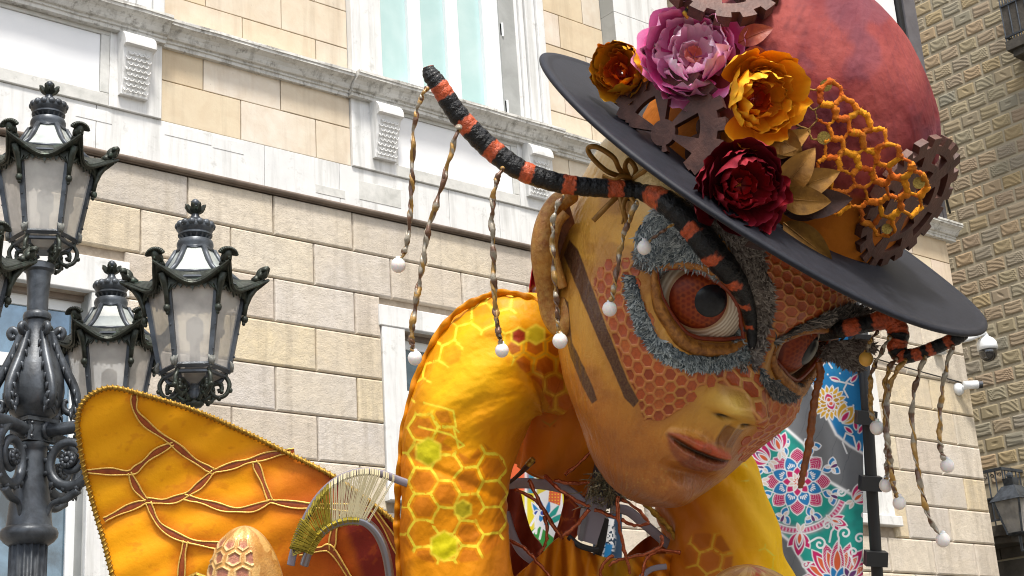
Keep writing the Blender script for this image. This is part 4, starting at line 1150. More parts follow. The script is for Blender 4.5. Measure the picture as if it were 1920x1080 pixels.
# ---- eyes
for sx in (-1, 1):
    A0, C0_ = 137., 104.
    th0 = math.asin(min(1, (A0/284.)**(2.25/2)))*sx
    q = surf(np.array([th0]), np.array([C0_]), detail=False); pS = H(float(q[0][0]), float(q[1][0]), C0_)
    nrm = (RT_*sx*math.sin(R(24))+FW*math.cos(R(24))+UP*.02).normalized()
    tx = (RT_-nrm*RT_.dot(nrm)).normalized(); ty = nrm.cross(tx)
    if ty.dot(UP) < 0: ty = -ty
    RR = 112.; cen = pS+nrm*K*(-RR+12)
    n1_, n2_ = 150, 150
    AA, BB = np.meshgrid(np.linspace(-1.25, 1.25, n1_), np.linspace(-1.1, 1.1, n2_), indexing='ij')
    gx, gy = RR*np.sin(AA)*np.cos(BB), RR*np.sin(BB); gz = RR*np.cos(AA)*np.cos(BB)
    # gaze target: iris centre in eyeball plane
    ix, iy = (-18, 5) if sx < 0 else (-24, 0)
    dd = np.hypot(gx-ix, gy-iy)
    rid = .5+.5*np.sin(dd*.85+1.2*fbm(gx/30, gy/30)*6)
    gz = gz+1.1*(rid-.5)*sstep(52, 57, dd)
    cS = mixc(hexc('b09880'), hexc('ece0cc'), rid*.8+.2*fbm(gx/8, gy/8))
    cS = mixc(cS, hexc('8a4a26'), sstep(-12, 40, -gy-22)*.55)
    cS = mixc(cS, hexc('a2703a'), sstep(66, 56, dd) if False else (1-sstep(50, 60, dd))*.8)
    P = np.array(cen)+K*(gx[..., None]*np.array(tx)+gy[..., None]*np.array(ty)+gz[..., None]*np.array(nrm))
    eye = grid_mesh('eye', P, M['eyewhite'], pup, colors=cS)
    def cap(name, cx, cy, rad, lift, matr, colf, n=60, parent=eye):
        r_, an = np.meshgrid(np.linspace(0, 1, n//2), np.linspace(0, 2*math.pi, n, endpoint=False), indexing='ij')
        x_ = cx+rad*r_*np.cos(an); y_ = cy+rad*r_*np.sin(an); z_ = np.sqrt(np.clip(RR**2-x_**2-y_**2, 0, None))+lift*(1-r_**4)
        Q = np.array(cen)+K*(x_[..., None]*np.array(tx)+y_[..., None]*np.array(ty)+z_[..., None]*np.array(nrm))
        o = grid_mesh(name, Q, matr, None, colors=colf(x_, y_, r_) if colf else None, wrap=True); o.parent = parent; o.location = (0, 0, 0); return o
    def irc(x_, y_, r_):
        d, *_ = hexfield(x_, y_, 9.5)
        cI = mixc(hexc('a04c18'), hexc('561c08'), sstep(.5, 2.6, d)); cI = mixc(cI, hexc('4c180a'), sstep(.86, .97, r_)); return mixc(cI, hexc('8c2e12'), fbm(x_/12, y_/12))
    cap('iris', ix, iy, 50, 4, M['iris'], irc)
    px_o, py_o = (ix+14, iy+9) if sx < 0 else (ix+22, iy+6)
    cap('pupil', px_o, py_o, 33, 7, M['pupil'], None)
    # lids
    def lid(pts, rads, lift, mt, name, amp=1.5, n=10):
        m = MB(); P_ = smoothpath([(q[0], q[1], r_) for q, r_ in zip(pts, rads)], 10); W_ = []; Rr = []
        for k, (x_, y_, r_) in enumerate(P_):
            thq = math.asin(min(1, (x_/float(itp(tW, np.array([y_]))[0]))**(2.25/2)))*sx
            s_ = surf(np.array([thq]), np.array([y_]), detail=False)
            W_.append(H(float(s_[0][0]), float(s_[1][0])+lift, y_)); Rr.append(K*r_*(1+.05*math.sin(k*.7)))
        m.tube(W_, Rr, n); return m.build(name, mt, pup, smooth=True)
    up_ = [(243, 118), (215, 152), (178, 168), (127, 163), (88, 147), (60, 124), (42, 104), (33, 84)]
    lo_ = [(244, 122), (230, 94), (210, 66), (165, 38), (130, 38), (96, 47), (58, 62), (34, 84)]
    lid(up_, [5, 9, 10, 10, 9, 8, 7, 5], 0, M['lid'], 'upper_eyelid')
    lid(lo_, [5, 8, 11, 13, 13, 12, 10, 6], 0, M['lid'], 'lower_eyelid')
    lo2 = [(236, 118), (222, 96), (203, 76), (162, 53), (130, 52), (98, 61), (64, 73), (42, 86)]
    lid(lo2, [2, 3, 4, 4.5, 4.5, 4.5, 4, 3], -4, M['lip'], 'eyelid_rim')
    up2 = [(236, 120), (212, 145), (176, 157), (127, 152), (92, 136), (66, 115), (48, 99), (40, 86)]
    lid(up2, [3, 5, 6, 6, 6, 6, 5, 4], -3, M['lip'], 'eyelid_rim')

# ---- ear
ear_o = smoothpath([(1075, 368, 12), (1048, 380, 19), (1026, 415, 22), (1018, 470, 21), (1022, 530, 20), (1034, 585, 20), (1052, 615, 18), (1066, 600, 16), (1066, 560, 13)], 8)
de = 4.5-K*100
mE = MB(); mE.tube([U(p[0], p[1], de+.02*math.sin(i*.2)) for i, p in enumerate(ear_o)], [p[2]*K*(1+.08*math.sin(i*.33)) for i, p in enumerate(ear_o)], 14)
ear_i = smoothpath([(1062, 400, 9), (1046, 420, 9), (1038, 460, 8), (1044, 500, 9), (1056, 540, 9)], 8)
mE.tube([U(p[0], p[1], de-.03) for p in ear_i], [p[2]*K for p in ear_i], 10)
earm = mat('brown_gold_ear', h3('b5762c'), rough=.42, metal=.15, var=[(14., h3('7a3f17'), .8), (50., h3('d6ab5a'), .45)], bump=(90., .7, .005))
mE.build('ear', earm, pup, smooth=True)
mI = MB()
ring = [(1068, 385), (1040, 395), (1026, 430), (1022, 480), (1026, 540), (1040, 590), (1060, 600), (1075, 560), (1080, 480), (1078, 420)]
n0 = [U(x, y, de+.01) for x, y in ring]; mI.add(n0+[U(1056, 490, de+.07)], [(i, (i+1) % len(ring), len(ring)) for i in range(len(ring))])
eo = mI.build('ear_hollow', mat('dark_ear_hollow', h3('9c5a24'), rough=.5, var=(30., h3('5c2a12'), .8), bump=(80., .6, .005)), pup, smooth=True)

# ---- fur
def fur(name, poly, n, ln, ang, spread, c0, c1, wdt=1.9, lift=.5, off=1, fb=4.3, seed=1, host=hitH):
    """blades over a patch given by its outline in the picture; ang: image direction of the hair (degrees, or function of x,y)"""
    rs = np.random.RandomState(seed); xs = [p[0] for p in poly]; ys = [p[1] for p in poly]
    V = []; C = []; F = []
    k = 0; tries = 0
    while k < n and tries < n*8:
        tries += 1
        x = rs.uniform(min(xs), max(xs)); y = rs.uniform(min(ys), max(ys))
        if not inpoly(np.array([x]), np.array([y]), poly)[0]: continue
        p, n_ = host(x, y, off, fb)
        a_ = R((ang(x, y) if callable(ang) else ang)+rs.normal()*spread)
        dcam = cw((math.cos(a_), math.sin(a_), 0)); t_ = (dcam-n_*dcam.dot(n_)).normalized()
        L = ln*rs.uniform(.6, 1.3)*K; tip = p+t_*L+n_*L*lift*rs.uniform(.2, 1.2)
        mid = p+t_*L*.5+n_*L*lift*.7
        sd2 = t_.cross(n_).normalized()*wdt*K
        b0 = len(V); V += [p-sd2, p+sd2, mid+sd2*.8, mid-sd2*.8, tip]
        F += [(b0, b0+1, b0+2), (b0, b0+2, b0+3), (b0+3, b0+2, b0+4)]
        g = rs.uniform(0, 1)**1.6; g = min(1, g*(.5+1.2*fbm(np.array(x/14.), np.array(y/14.), 2))); ca_ = c0*(1-g*.8)+c1*g*.8; cb_ = c0*(1-g)*.7+c1*(.3+g*.9); cb_ = np.clip(cb_, 0, 1)
        C += [ca_*.6, ca_*.6, ca_, ca_, cb_]
        k += 1
    o = quads_mesh(name, np.array([tuple(v) for v in V]), F, M['fur'], pup, colors=np.array(C)); return stuff(o)
blue, pale, brn, gry, blk = hexc('24343c'), hexc('c4cac6'), hexc('3c302a'), hexc('a89e94'), hexc('101317')
fur('brow_fur', [(1200, 425), (1235, 385), (1275, 395), (1300, 440), (1335, 490), (1385, 560), (1400, 610), (1412, 680), (1396, 680), (1380, 620), (1350, 560), (1310, 525), (1250, 505), (1205, 490), (1190, 470)], 5200, 15, lambda x, y: 250+40*math.sin(x/23.)+(-40 if x > 1340 else 0), 35, blue, pale, seed=2)
fur('brow_fur', [(1195, 470), (1250, 500), (1310, 520), (1352, 555), (1385, 620), (1400, 690), (1388, 690), (1368, 625), (1340, 572), (1305, 538), (1240, 515), (1196, 495)], 2200, 12, lambda x, y: 200 if x < 1300 else 260, 30, brn, gry, seed=3)
fur('lash_fur', [(1178, 515), (1192, 520), (1210, 580), (1235, 635), (1290, 665), (1345, 668), (1385, 655), (1392, 672), (1350, 688), (1300, 692), (1240, 668), (1205, 625), (1185, 570)], 3200, 13, lambda x, y: 215 if x < 1230 else 255, 35, blue, pale, seed=4)
fur('temple_fur', [(1282, 375), (1330, 385), (1380, 415), (1420, 460), (1440, 520), (1444, 580), (1432, 640), (1412, 690), (1405, 650), (1418, 590), (1405, 530), (1380, 480), (1345, 430), (1300, 398)], 4200, 14, lambda x, y: 290+50*math.sin(y/17.), 45, brn, gry, wdt=2.4, seed=5)
fur('brow_fur', [(1450, 640), (1490, 612), (1540, 590), (1590, 572), (1640, 590), (1640, 608), (1560, 615), (1500, 628), (1455, 660)], 2600, 15, lambda x, y: 20, 40, blk, gry, seed=6, fb=4.42)
fur('brow_fur', [(1520, 648), (1560, 640), (1620, 636), (1640, 650), (1612, 662), (1612, 690), (1590, 684), (1560, 668), (1525, 664)], 2400, 15, lambda x, y: 300, 45, brn, gry, wdt=2.4, seed=7, fb=4.42)
fur('lash_fur', [(1424, 690), (1440, 710), (1470, 720), (1500, 716), (1520, 700), (1506, 730), (1480, 748), (1450, 742), (1430, 722)], 1700, 13, lambda x, y: 290, 35, blue, gry, seed=8, fb=4.3)

# ---- antennae
def antenna(path, patchside, breaks, name):
    """path rows: px, py, radius(px), depth or None (then it lies on the head)"""
    P_ = smoothpath([(p[0], p[1], p[2], p[3] if p[3] else np.nan) for p in path], 1)
    W_ = []; Rr = []; XY = []
    raw = smoothpath([(p[0], p[1], p[2]) for p in path], 14)
    dep = []
    for p in path:
        if p[3]: dep.append(p[3])
        else:
            q, n_ = hitH(p[0], p[1], p[2]*.55, 4.35); v = MW.transposed() @ (q-CAM); dep.append(-v.z)
    dd_ = smoothpath([(d,) for d in dep], 14)[:, 0]
    arc = 0; arcs = []
    for k, p in enumerate(raw):
        if k: arc += math.hypot(raw[k][0]-raw[k-1][0], raw[k][1]-raw[k-1][1])
        arcs.append(arc); W_.append(U(p[0], p[1], dd_[k])); Rr.append(p[2]*dd_[k]/FPX)
    n = 28; mm = MB()
    fine = smoothpath([(*w, r_, s_) for w, r_, s_ in zip(W_, Rr, arcs)], 4)
    mm.tube([Vector(f_[:3]) for f_ in fine], [f_[3]*(1+.025*math.sin(i*.31)+.05*(float(vnoise(i*.23, 3.3))-.5)) for i, f_ in enumerate(fine)], n)
    V = np.array(mm.v); s_ = np.repeat(fine[:, 4], n); ang_ = np.tile(np.arange(n), len(fine))
    sw = s_+5*(vnoise(ang_*.9, s_/9.)-.5)+3*(vnoise(ang_*2.1, s_/3.)-.5)
    blkm = np.zeros(len(s_)); 
    for k in range(0, len(breaks)-1, 2): blkm = np.maximum(blkm, sstep(breaks[k]-1.2, breaks[k]+1.2, sw)*(1-sstep(breaks[k+1]-1.2, breaks[k+1]+1.2, sw)))
    rough_ = .6+.8*vnoise(ang_*1.7, s_/4.)
    cxy = np.repeat(np.stack(project(fine[:, :3])[:2], 1), n, 0); vxy = np.stack(project(V)[:2], 1); tg = np.gradient(cxy[::n], axis=0); tg /= np.linalg.norm(tg, axis=1, keepdims=True)+1e-9; tg = np.repeat(tg, n, 0)
    rpx = np.repeat(fine[:, 3], n)*FPX/4.2; lat = ((vxy-cxy)[:, 0]*tg[:, 1]-(vxy-cxy)[:, 1]*tg[:, 0])/rpx+.35*(vnoise(s_/6., ang_*.7)-.5)
    blkm = np.maximum(blkm, np.where(s_ > 590, sstep(.15, .3, lat) if patchside > 0 else 0, 0)*(patchside != 0))
    C = mixc(hexc('c4552c')*np.ones((len(s_), 3))*rough_[:, None], hexc('06070a')*np.ones((len(s_), 3)), blkm)
    me = mm.mesh(name, M['antenna'], True); setcol(me, C)
    o = bpy.data.objects.new(name, me); link(o, pup); W2L(pup, o); return o
antL = [(803, 125, 10, 4.12), (808, 140, 16, 4.12), (826, 165, 18, 4.12), (850, 203, 19, 4.13), (882, 242, 20, 4.14), (925, 283, 21, 4.15), (975, 318, 20, 4.15), (1035, 340, 19, 4.16), (1095, 350, 18, 4.17), (1150, 354, 18, 4.17), (1205, 362, 20, 4.17), (1250, 380, 23, None), (1296, 422, 26, None), (1334, 470, 27, None), (1374, 518, 22, None), (1398, 562, 16, None), (1408, 605, 12, None), (1410, 640, 9, None), (1408, 662, 4, None)]
# stripes by arc length in picture pixels: black from..to
antenna(antL, 1, [0, 40, 66, 118, 142, 190, 212, 266, 288, 346, 370, 433, 460, 516, 545, 606, 628, 670, 688, 732, 748, 782, 794, 828, 838, 900], 'antenna')
antR = [(1440, 652, 5, None), (1470, 640, 11, None), (1520, 628, 15, None), (1575, 618, 16, 4.36), (1628, 606, 17, 4.34), (1668, 600, 20, 4.33), (1684, 622, 20, 4.32), (1682, 650, 19, 4.31), (1690, 667, 15, 4.30), (1716, 665, 13, 4.28), (1752, 652, 13, 4.26), (1795, 634, 12, 4.24), (1812, 628, 7, 4.24)]
antenna(antR, 0, [0, 26, 52, 82, 104, 150, 172, 200, 268, 282, 298, 308, 320, 334, 350, 362, 374, 398, 412, 450], 'antenna')
# ------------------------------------------------------------------ the hat
BC = H(0, -40, 316)
TL = R(5.0)
UP_h = (UP*math.cos(TL)+E2*math.sin(TL)).normalized(); E2_h = (E2*math.cos(TL)-UP*math.sin(TL)).normalized()
hat = empty('flowered_hat', BC)
T(hat, 'dark brimmed red hat with silk flowers, gears and orange honeycomb netting on the puppet head', 'hat')
def HT(x, w, h): return BC+(E1*x+E2_h*w+UP_h*h)*K
BCn, E1n, E2n = np.array(BC), np.array(E1), np.array(E2_h); Uhn = np.array(UP_h)
def HTn(x, w, h): return BCn+K*(x[..., None]*E1n+w[..., None]*E2n+h[..., None]*Uhn)
# brim: a closed sheet with a soft rounded edge, gently rolled
def brimsurf(r, an, top):
    x = r*np.cos(an); w = r*np.sin(an)*(.96)
    z = 6*(r/480)**2*np.cos(2*an) - 6*sstep(250, 480, r)*np.clip(np.sin(an), 0, 1)
    z += (2*np.sin(3*an+1)+1.2*np.sin(5*an))*(r/480)
    return x, w, z
prof_r = np.concatenate([np.linspace(215, 468, 40), 468+9*np.sin(np.linspace(0, math.pi, 12)), np.linspace(468, 215, 40)])
prof_z = np.concatenate([np.full(40, 4.), 4*np.cos(np.linspace(0, math.pi, 12)), np.full(40, -4.)])
RR2, AN = np.meshgrid(np.arange(len(prof_r)), np.linspace(0, 2*math.pi, 240, endpoint=False), indexing='ij')
r2 = prof_r[RR2]; x, w, z = brimsurf(r2, AN, 1); z = z+prof_z[RR2]*(1+.5*(r2 > 460))
grid_mesh('brim', HTn(x, w, z), M['brim'], hat, wrap=True)
# crown
ph_ = np.array([0, 40, 80, 150, 215, 270, 316, 350, 372, 388, 394, 395.5]); pr_ = np.array([258, 260, 261, 257, 247, 224, 184, 140, 100, 50, 15, .5])
L = smoothpath(np.stack([ph_, pr_], 1), 14); nh = len(L)
hh, an = np.meshgrid(np.arange(nh), np.linspace(0, 2*math.pi, 420, endpoint=False), indexing='ij')
h_ = L[hh, 0]; r_ = np.maximum(L[hh, 1], .3)
lump = (fbm(np.cos(an)*1.6+5, np.sin(an)*1.6+h_/150, 3)-.45)*26*sstep(60, 150, h_)*sstep(0, 60, r_)
lump += 5*np.abs(np.sin(h_/38.+3*np.sin(an*2)))*sstep(80, 160, h_)*sstep(0, 60, r_)*.5
# vertical pulls where the cloth is glued down on the right
lump -= 7*np.exp(-((an-R(20))/.05)**2)*sstep(90, 180, h_)*(1-sstep(230, 330, h_))
crs = np.abs(fbm(np.cos(an)*7+h_/60, np.sin(an)*7-h_/45, 4)-.47)
lump += 3*np.exp(-(crs/.02)**2)*sstep(90, 150, h_)*sstep(0, 60, r_)*.35
X = (r_+lump)*np.cos(an)-35*sstep(150, 395, h_)*1.0; Wd = (r_+lump)*np.sin(an)
nA = fbm(X/90+3, h_/90, 4); nB = fbm(X/22, h_/22+Wd/40, 4)
red = mixc(hexc('74282a'), hexc('97453f'), sstep(.3, .7, nA)); red = mixc(red, hexc('5c2228'), sstep(.45, .7, nB)*.6)
red = mixc(red, hexc('6e3a46'), sstep(.45, .6, fbm(X/70+9, h_/50, 3))*.6)
red = mixc(red, hexc('6a3038'), np.exp(-(crs/.018)**2)*.35)
org = mixc(hexc('a8560e'), hexc('c47416'), nA)
cr_ = mixc(org, red, sstep(-14, 14, h_-104+26*(nA-.5)*2))
cr_ = mixc(cr_, hexc('4a160e'), np.exp(-((h_-98)/22)**2)*.35)
Pc = HTn(X, Wd, h_)
grid_mesh('crown', Pc, M['crown'], hat, colors=cr_, wrap=True)
Pd = Pc[::3, ::6]; a0, a1 = Pd.shape[:2]
BHC = BVHTree.FromPolygons([tuple(p) for p in Pd.reshape(-1, 3)], [(i*a1+j, i*a1+(j+1) % a1, (i+1)*a1+(j+1) % a1, (i+1)*a1+j) for i in range(a0-1) for j in range(a1)])
cenC = HT(-15, 0, 180)
def hitC(x, y, off=0., fb=4.1):
    d = ray(x, y).normalized(); q = BHC.ray_cast(CAM, d)
    if q[0] is None: return U(x, y, fb), -d
    n_ = q[1]; n_ = -n_ if n_.dot(q[0]-cenC) < 0 else n_
    return q[0]+n_*off*K, n_
def depth_of(p): return -(MW.transposed() @ (p-CAM)).z

# gears
def gear(c, nrm, upv, Rg, teeth, thick, holes, name='gear'):
    nrm = nrm.normalized(); ex = (upv-nrm*upv.dot(nrm)).normalized(); ey = nrm.cross(ex)
    na = teeth*8; rings = [0, .1, .2, .3, .4, .5, .6, .68, .76, .84, .88, 1.0]
    def keep(i, k):
        r = (rings[i]+rings[i+1])/2; a = (k+.5)/na
        if i == len(rings)-2: return (k % 8) < 5
        for (r0, r1, n_, frac, ph) in holes:
            if r0 < r < r1 and ((a*n_+ph) % 1) < frac: return False
        return True
    def above(i, k):
        a = 2*math.pi*(k+.5)/na; q = c+(ex*math.cos(a)+ey*math.sin(a))*(rings[i]+rings[i+1])*.5*Rg*K; return (q-BC).dot(UP_h) > 5*K
    k0 = keep; keep = lambda i, k: k0(i, k) and above(i, k)
    m = MB()
    V = {}
    def v(i, k, s):
        key = (i, k % na, s)
        if key not in V:
            a = 2*math.pi*(k % na)/na; rr = rings[i]*Rg
            if i == len(rings)-1:
                kk = k % 8
                if kk == 0: a += .008
                if kk == 5: a -= .012
            m.v.append(tuple(c+(ex*math.cos(a)+ey*math.sin(a))*rr*K+nrm*(s*thick*.5*K))); V[key] = len(m.v)-1
        return V[key]
    for i in range(len(rings)-1):
        for k in range(na):
            if not keep(i, k): continue
            m.f.append((v(i, k, 1), v(i+1, k, 1), v(i+1, k+1, 1), v(i, k+1, 1))); m.f.append((v(i, k, -1), v(i, k+1, -1), v(i+1, k+1, -1), v(i+1, k, -1)))
            if not keep(i, (k-1) % na): m.f.append((v(i, k, 1), v(i, k, -1), v(i+1, k, -1), v(i+1, k, 1)))
            if not keep(i, (k+1) % na): m.f.append((v(i, k+1, 1), v(i+1, k+1, 1), v(i+1, k+1, -1), v(i, k+1, -1)))
            if i == len(rings)-2 or not keep(i+1, k): m.f.append((v(i+1, k, 1), v(i+1, k, -1), v(i+1, k+1, -1), v(i+1, k+1, 1)))
            if i > 0 and not keep(i-1, k): m.f.append((v(i, k, 1), v(i, k+1, 1), v(i, k+1, -1), v(i, k, -1)))
    o = m.build(name, M['gear'], hat)
    return o
def hdir(deg, tilt=0): return (E1*math.sin(R(deg))+E2_h*math.cos(R(deg)))*math.cos(R(tilt))+UP_h*math.sin(R(tilt))
gear(U(1246, 250, depth_of(HT(math.sin(R(-38))*282, math.cos(R(-38))*282, 60))), hdir(-34, 6), UP, 116, 18, 12, [(.2, .6, 6, .62, .15)], 'gear')
gear(U(1702, 378, depth_of(HT(math.sin(R(60))*275, math.cos(R(60))*275, 130))), hdir(54, 2), UP, 128, 20, 14, [(.2, .5, 5, .5, .1), (.58, .8, 7, .6, .3)], 'gear')
g3, _ = hitC(1385, 30, 25)
gear(U(1352, -38, depth_of(g3)), hdir(-20, 50), E1, 105, 14, 22, [(.3, .7, 6, .6, .2)], 'gear')
# striped ribbon beside the upper gear
rb = MB(); pts = smoothpath([(1284, 30), (1300, 10), (1325, -14), (1360, -40)], 6)
rb.tube([U(p[0], p[1], depth_of(g3)-.05) for p in pts], 13*K, 8, flat=.35)
V = np.array(rb.v); me = rb.mesh('striped_ribbon', M['fur'], True); s_ = np.repeat(np.arange(len(pts)), 8); setcol(me, np.where((s_ % 4 < 2)[:, None], hexc('d9b33c'), hexc('14120f')))
o = bpy.data.objects.new('striped_ribbon', me); link(o, hat); W2L(hat, o)

# peonies: layered, cupped, ruffled petals
def petal_mesh(seed, Rl, beta, width, cA, cB, cC, ruf, nt=12):
    rs = np.random.RandomState(seed); nv, nu = 13, 15
    v, u_ = np.meshgrid(np.linspace(0, 1, nv), np.linspace(-1, 1, nu), indexing='ij')
    edge = 1-.26*np.abs(u_)**2.6+.045*np.sin(u_*5+rs.rand()*6)+.02*np.sin(u_*12+rs.rand()*6)
    vv = v*edge
    wv = width*np.sin(np.pi*np.clip(.12+.62*vv, 0, 1))**.8
    be = beta*vv
    r = Rl*(np.sin(be)+.12); z = Rl*(1-np.cos(be))
    ru = ruf*Rl*vv**3*(np.sin(u_*6+rs.rand()*6)*.6+np.sin(u_*11+rs.rand()*6)*.4)
    r = r+ru; phi = u_*wv
    X = r*np.cos(phi); Y = r*np.sin(phi)*1.0; Z = z+ru*.5-.10*Rl*(u_**2)*vv
    C = mixc(cA*np.ones(v.shape+(3,)), cB*np.ones(v.shape+(3,)), sstep(.15, .65, vv)); C = mixc(C, cC*np.ones(v.shape+(3,)), sstep(.72, 1.0, vv+.12*np.abs(u_)))
    st = .5+.5*np.sin(u_*22+rs.rand()*5); C = mixc(C, cA*np.ones(v.shape+(3,)), st*.1)
    P = np.stack([X, Y, Z], -1)
    idx = np.arange(nv*nu).reshape(nv, nu); q = np.stack([idx[:-1, :-1], idx[:-1, 1:], idx[1:, 1:], idx[1:, :-1]], -1).reshape(-1, 4)
    m = bpy.data.meshes.new('petal'); m.from_pydata((P.reshape(-1, 3)*K).tolist(), [], q.tolist()); m.materials.append(M['petal'])
    m.polygons.foreach_set('use_smooth', [True]*len(m.polygons)); setcol(m, C.reshape(-1, 3)); m.update(); return m
def peony(c, ax_, rad, pal, seed, layers, name='peony', tilt=0):
    """layers rows: radius fraction, opening angle (deg), count, half width, lift fraction"""
    rs = random.Random(seed); z_ = ax_.normalized(); x_ = z_.orthogonal().normalized(); y_ = z_.cross(x_)
    B = Matrix((x_, y_, z_)).transposed()
    e = bpy.data.objects.new(name, None); link(e, hat); e.location = Vector(c)-hat.location
    for li, (rf, be, n, wd, lift) in enumerate(layers):
        A_, B_, C_ = pal[min(li, len(pal)-1)]
        ms = [petal_mesh(seed*50+li*3+k, rad*rf, R(be), wd, hexc(A_), hexc(B_), hexc(C_), .05+.05*(li > 1)) for k in range(3)]
        for k in range(n):
            o = bpy.data.objects.new('petal', ms[k % 3]); link(o, e)
            rot = B @ Matrix.Rotation(2*math.pi*k/n+li*.7+rs.uniform(-.22, .22), 3, 'Z') @ Matrix.Rotation(rs.uniform(-.30, .26), 3, 'Y') @ Matrix.Rotation(rs.uniform(-.15, .15), 3, 'X')
            o.rotation_euler = rot.to_euler(); o.location = z_*(lift*rad+rs.uniform(-.03, .03)*rad)*K; o.scale = [rs.uniform(.86, 1.12)]*3
    return e
def spot(x, y, off, fb=4.1): return hitC(x, y, off, fb)[0]
toC = lambda p, ex=0, ey=0: ((CAM-p).normalized()+cw((ex, ey, 0))).normalized()
openl = [(1.28, 58, 5, .72, -.02)]
full = [(1.0, 88, 7, .60, -.10), (.94, 100, 8, .55, 0), (.80, 108, 8, .52, .02), (.66, 112, 8, .5, .05), (.50, 115, 7, .5, .1), (.34, 118, 6, .55, .16), (.20, 120, 5, .6, .22)]
pk = [('c81870', 'e65aa6', 'f6a4d2'), ('c8247a', 'ea74b4', 'f8b4d8'), ('d4408c', 'f09cca', 'fad0e6'), ('de60a2', 'f6bedc', 'fdeaf4'), ('e680b4', 'fad8ea', 'fff4fa'), ('e690b8', 'fad8e6', 'fff0f6'), ('d46a5c', 'ea9480', 'f6baa8')]
yl = [('c0600c', 'e89412', 'f2ae1e'), ('cc640a', 'f09c12', 'f8b828'), ('d0660c', 'f09a14', 'fabc30'), ('cf6a12', 'f0a018', 'fabf34'), ('c8500e', 'e08418', 'eeb02a'), ('b0300c', 'cc4c14', 'd96a22'), ('9c200c', 'bc3414', 'cc4a20')]
og = [('a8500c', 'd08414', 'dc9c20'), ('b0560a', 'da9014', 'e6ac24'), ('a3380a', 'd07c12', 'd99a24'), ('a3300a', 'd0700f', 'dba027'), ('9c2408', 'c04f10', 'd98a20'), ('a02406', 'b53c0c', 'd2691a'), ('8c1c08', 'a82c0c', 'c04c14')]
rd = [('3c060e', '640a1a', '7a1828'), ('46060e', '780c1c', '8e2030'), ('54060e', '8a0d1e', 'a02834'), ('5c0810', '960f20', 'ac2a38'), ('60060c', 'a00f1c', 'ba303c'), ('70080c', 'b4121a', 'c8383e'), ('800a0e', 'be151a', 'd04440')]
pP = U(1302, 112, depth_of(spot(1302, 116, 70))); peony(pP, toC(pP, -.08, .3), 76, [pk[0]]+pk, 3, openl+full)
pY = U(1408, 184, depth_of(spot(1408, 184, 60))); peony(pY, toC(pY, .38, .0), 64, yl, 4, full)
pO = U(1170, 138, depth_of(HT(-250, 120, 120))); peony(pO, toC(pO, -.35, .2), 49, og, 5, full)
pR = U(1384, 346, depth_of(spot(1384, 346, 95))); peony(pR, toC(pR, .22, -.05), 67, rd, 6, full)
# leaves
def leaf(x, y, ang, ln, wd, mt, off, curl=.25, fb=4.1, roll=0.):
    c, n_ = hitC(x, y, off, fb)
    n_ = (n_*.5+(CAM-c).normalized()*.8+cw((roll, 0, 0))*.6).normalized()
    d = cw((math.cos(R(ang)), math.sin(R(ang)), 0)); d = (d-n_*d.dot(n_)).normalized(); sd2 = n_.cross(d)
    m = MB(); nu, nv = 12, 7; V = []
    for i in range(nu+1):
        t = i/nu; w_ = wd*math.sin(math.pi*t**.8)**.85+.3
        for j in range(nv):
            s_ = (j/(nv-1)-.5)*2
            V.append(c+(d*(t*ln)+sd2*(s_*w_)+n_*(abs(s_)*w_*.35+curl*ln*math.sin(t*2.6)*.5-curl*ln*t*t*.5+.6*math.sin(t*25)*abs(s_)))*K)
    m.add(V, [(i*nv+j, i*nv+j+1, (i+1)*nv+j+1, (i+1)*nv+j) for i in range(nu) for j in range(nv-1)])
    m.tube([c+(d*(t/8*ln*.96)+n_*(curl*ln*math.sin(t/8*2.6)*.5-curl*ln*(t/8)**2*.5+.8))*K for t in range(9)], [1.6*K*(1-t/10) for t in range(9)], 5)
    return m.build('leaf', mt, hat, smooth=True)
for x, y, a_, l_, w_, mt, of_ in [(1462, 352, 52, 92, 25, 'goldleaf', 34), (1470, 352, 20, 96, 24, 'goldleaf', 26), (1462, 362, -4, 84, 24, 'goldleaf', 36), (1478, 378, 6, 104, 25, 'brownleaf', 20), (1466, 408, -38, 104, 25, 'goldleaf', 28),
        (1468, 396, 22, 100, 24, 'brownleaf', 16), (1395, 265, -60, 64, 20, 'brownleaf', 34), (1358, 240, -112, 70, 20, 'brownleaf', 30), (1345, 262, -70, 60, 16, 'brownleaf', 26), (1440, 290, 30, 84, 20, 'goldleaf', 26),
        (1432, 262, -8, 70, 20, 'goldleaf', 36), (1448, 250, -36, 66, 22, 'goldleaf', 34), (1375, 285, -150, 66, 18, 'brownleaf', 34), (1460, 318, 62, 84, 20, 'brownleaf', 22), (1478, 425, 200, 80, 18, 'brownleaf', 22),
        (1345, 215, -100, 56, 18, 'brownleaf', 22), (1392, 92, 20, 62, 18, 'crimsonleaf', 22), (1400, 112, -14, 56, 17, 'crimsonleaf', 22), (1345, 255, -130, 60, 18, 'brownleaf', 34),
        (1330, 232, -60, 60, 17, 'brownleaf', 24), (1475, 262, -90, 60, 16, 'brownleaf', 14)]:
    leaf(x, y, a_, l_, w_, M[mt], of_)
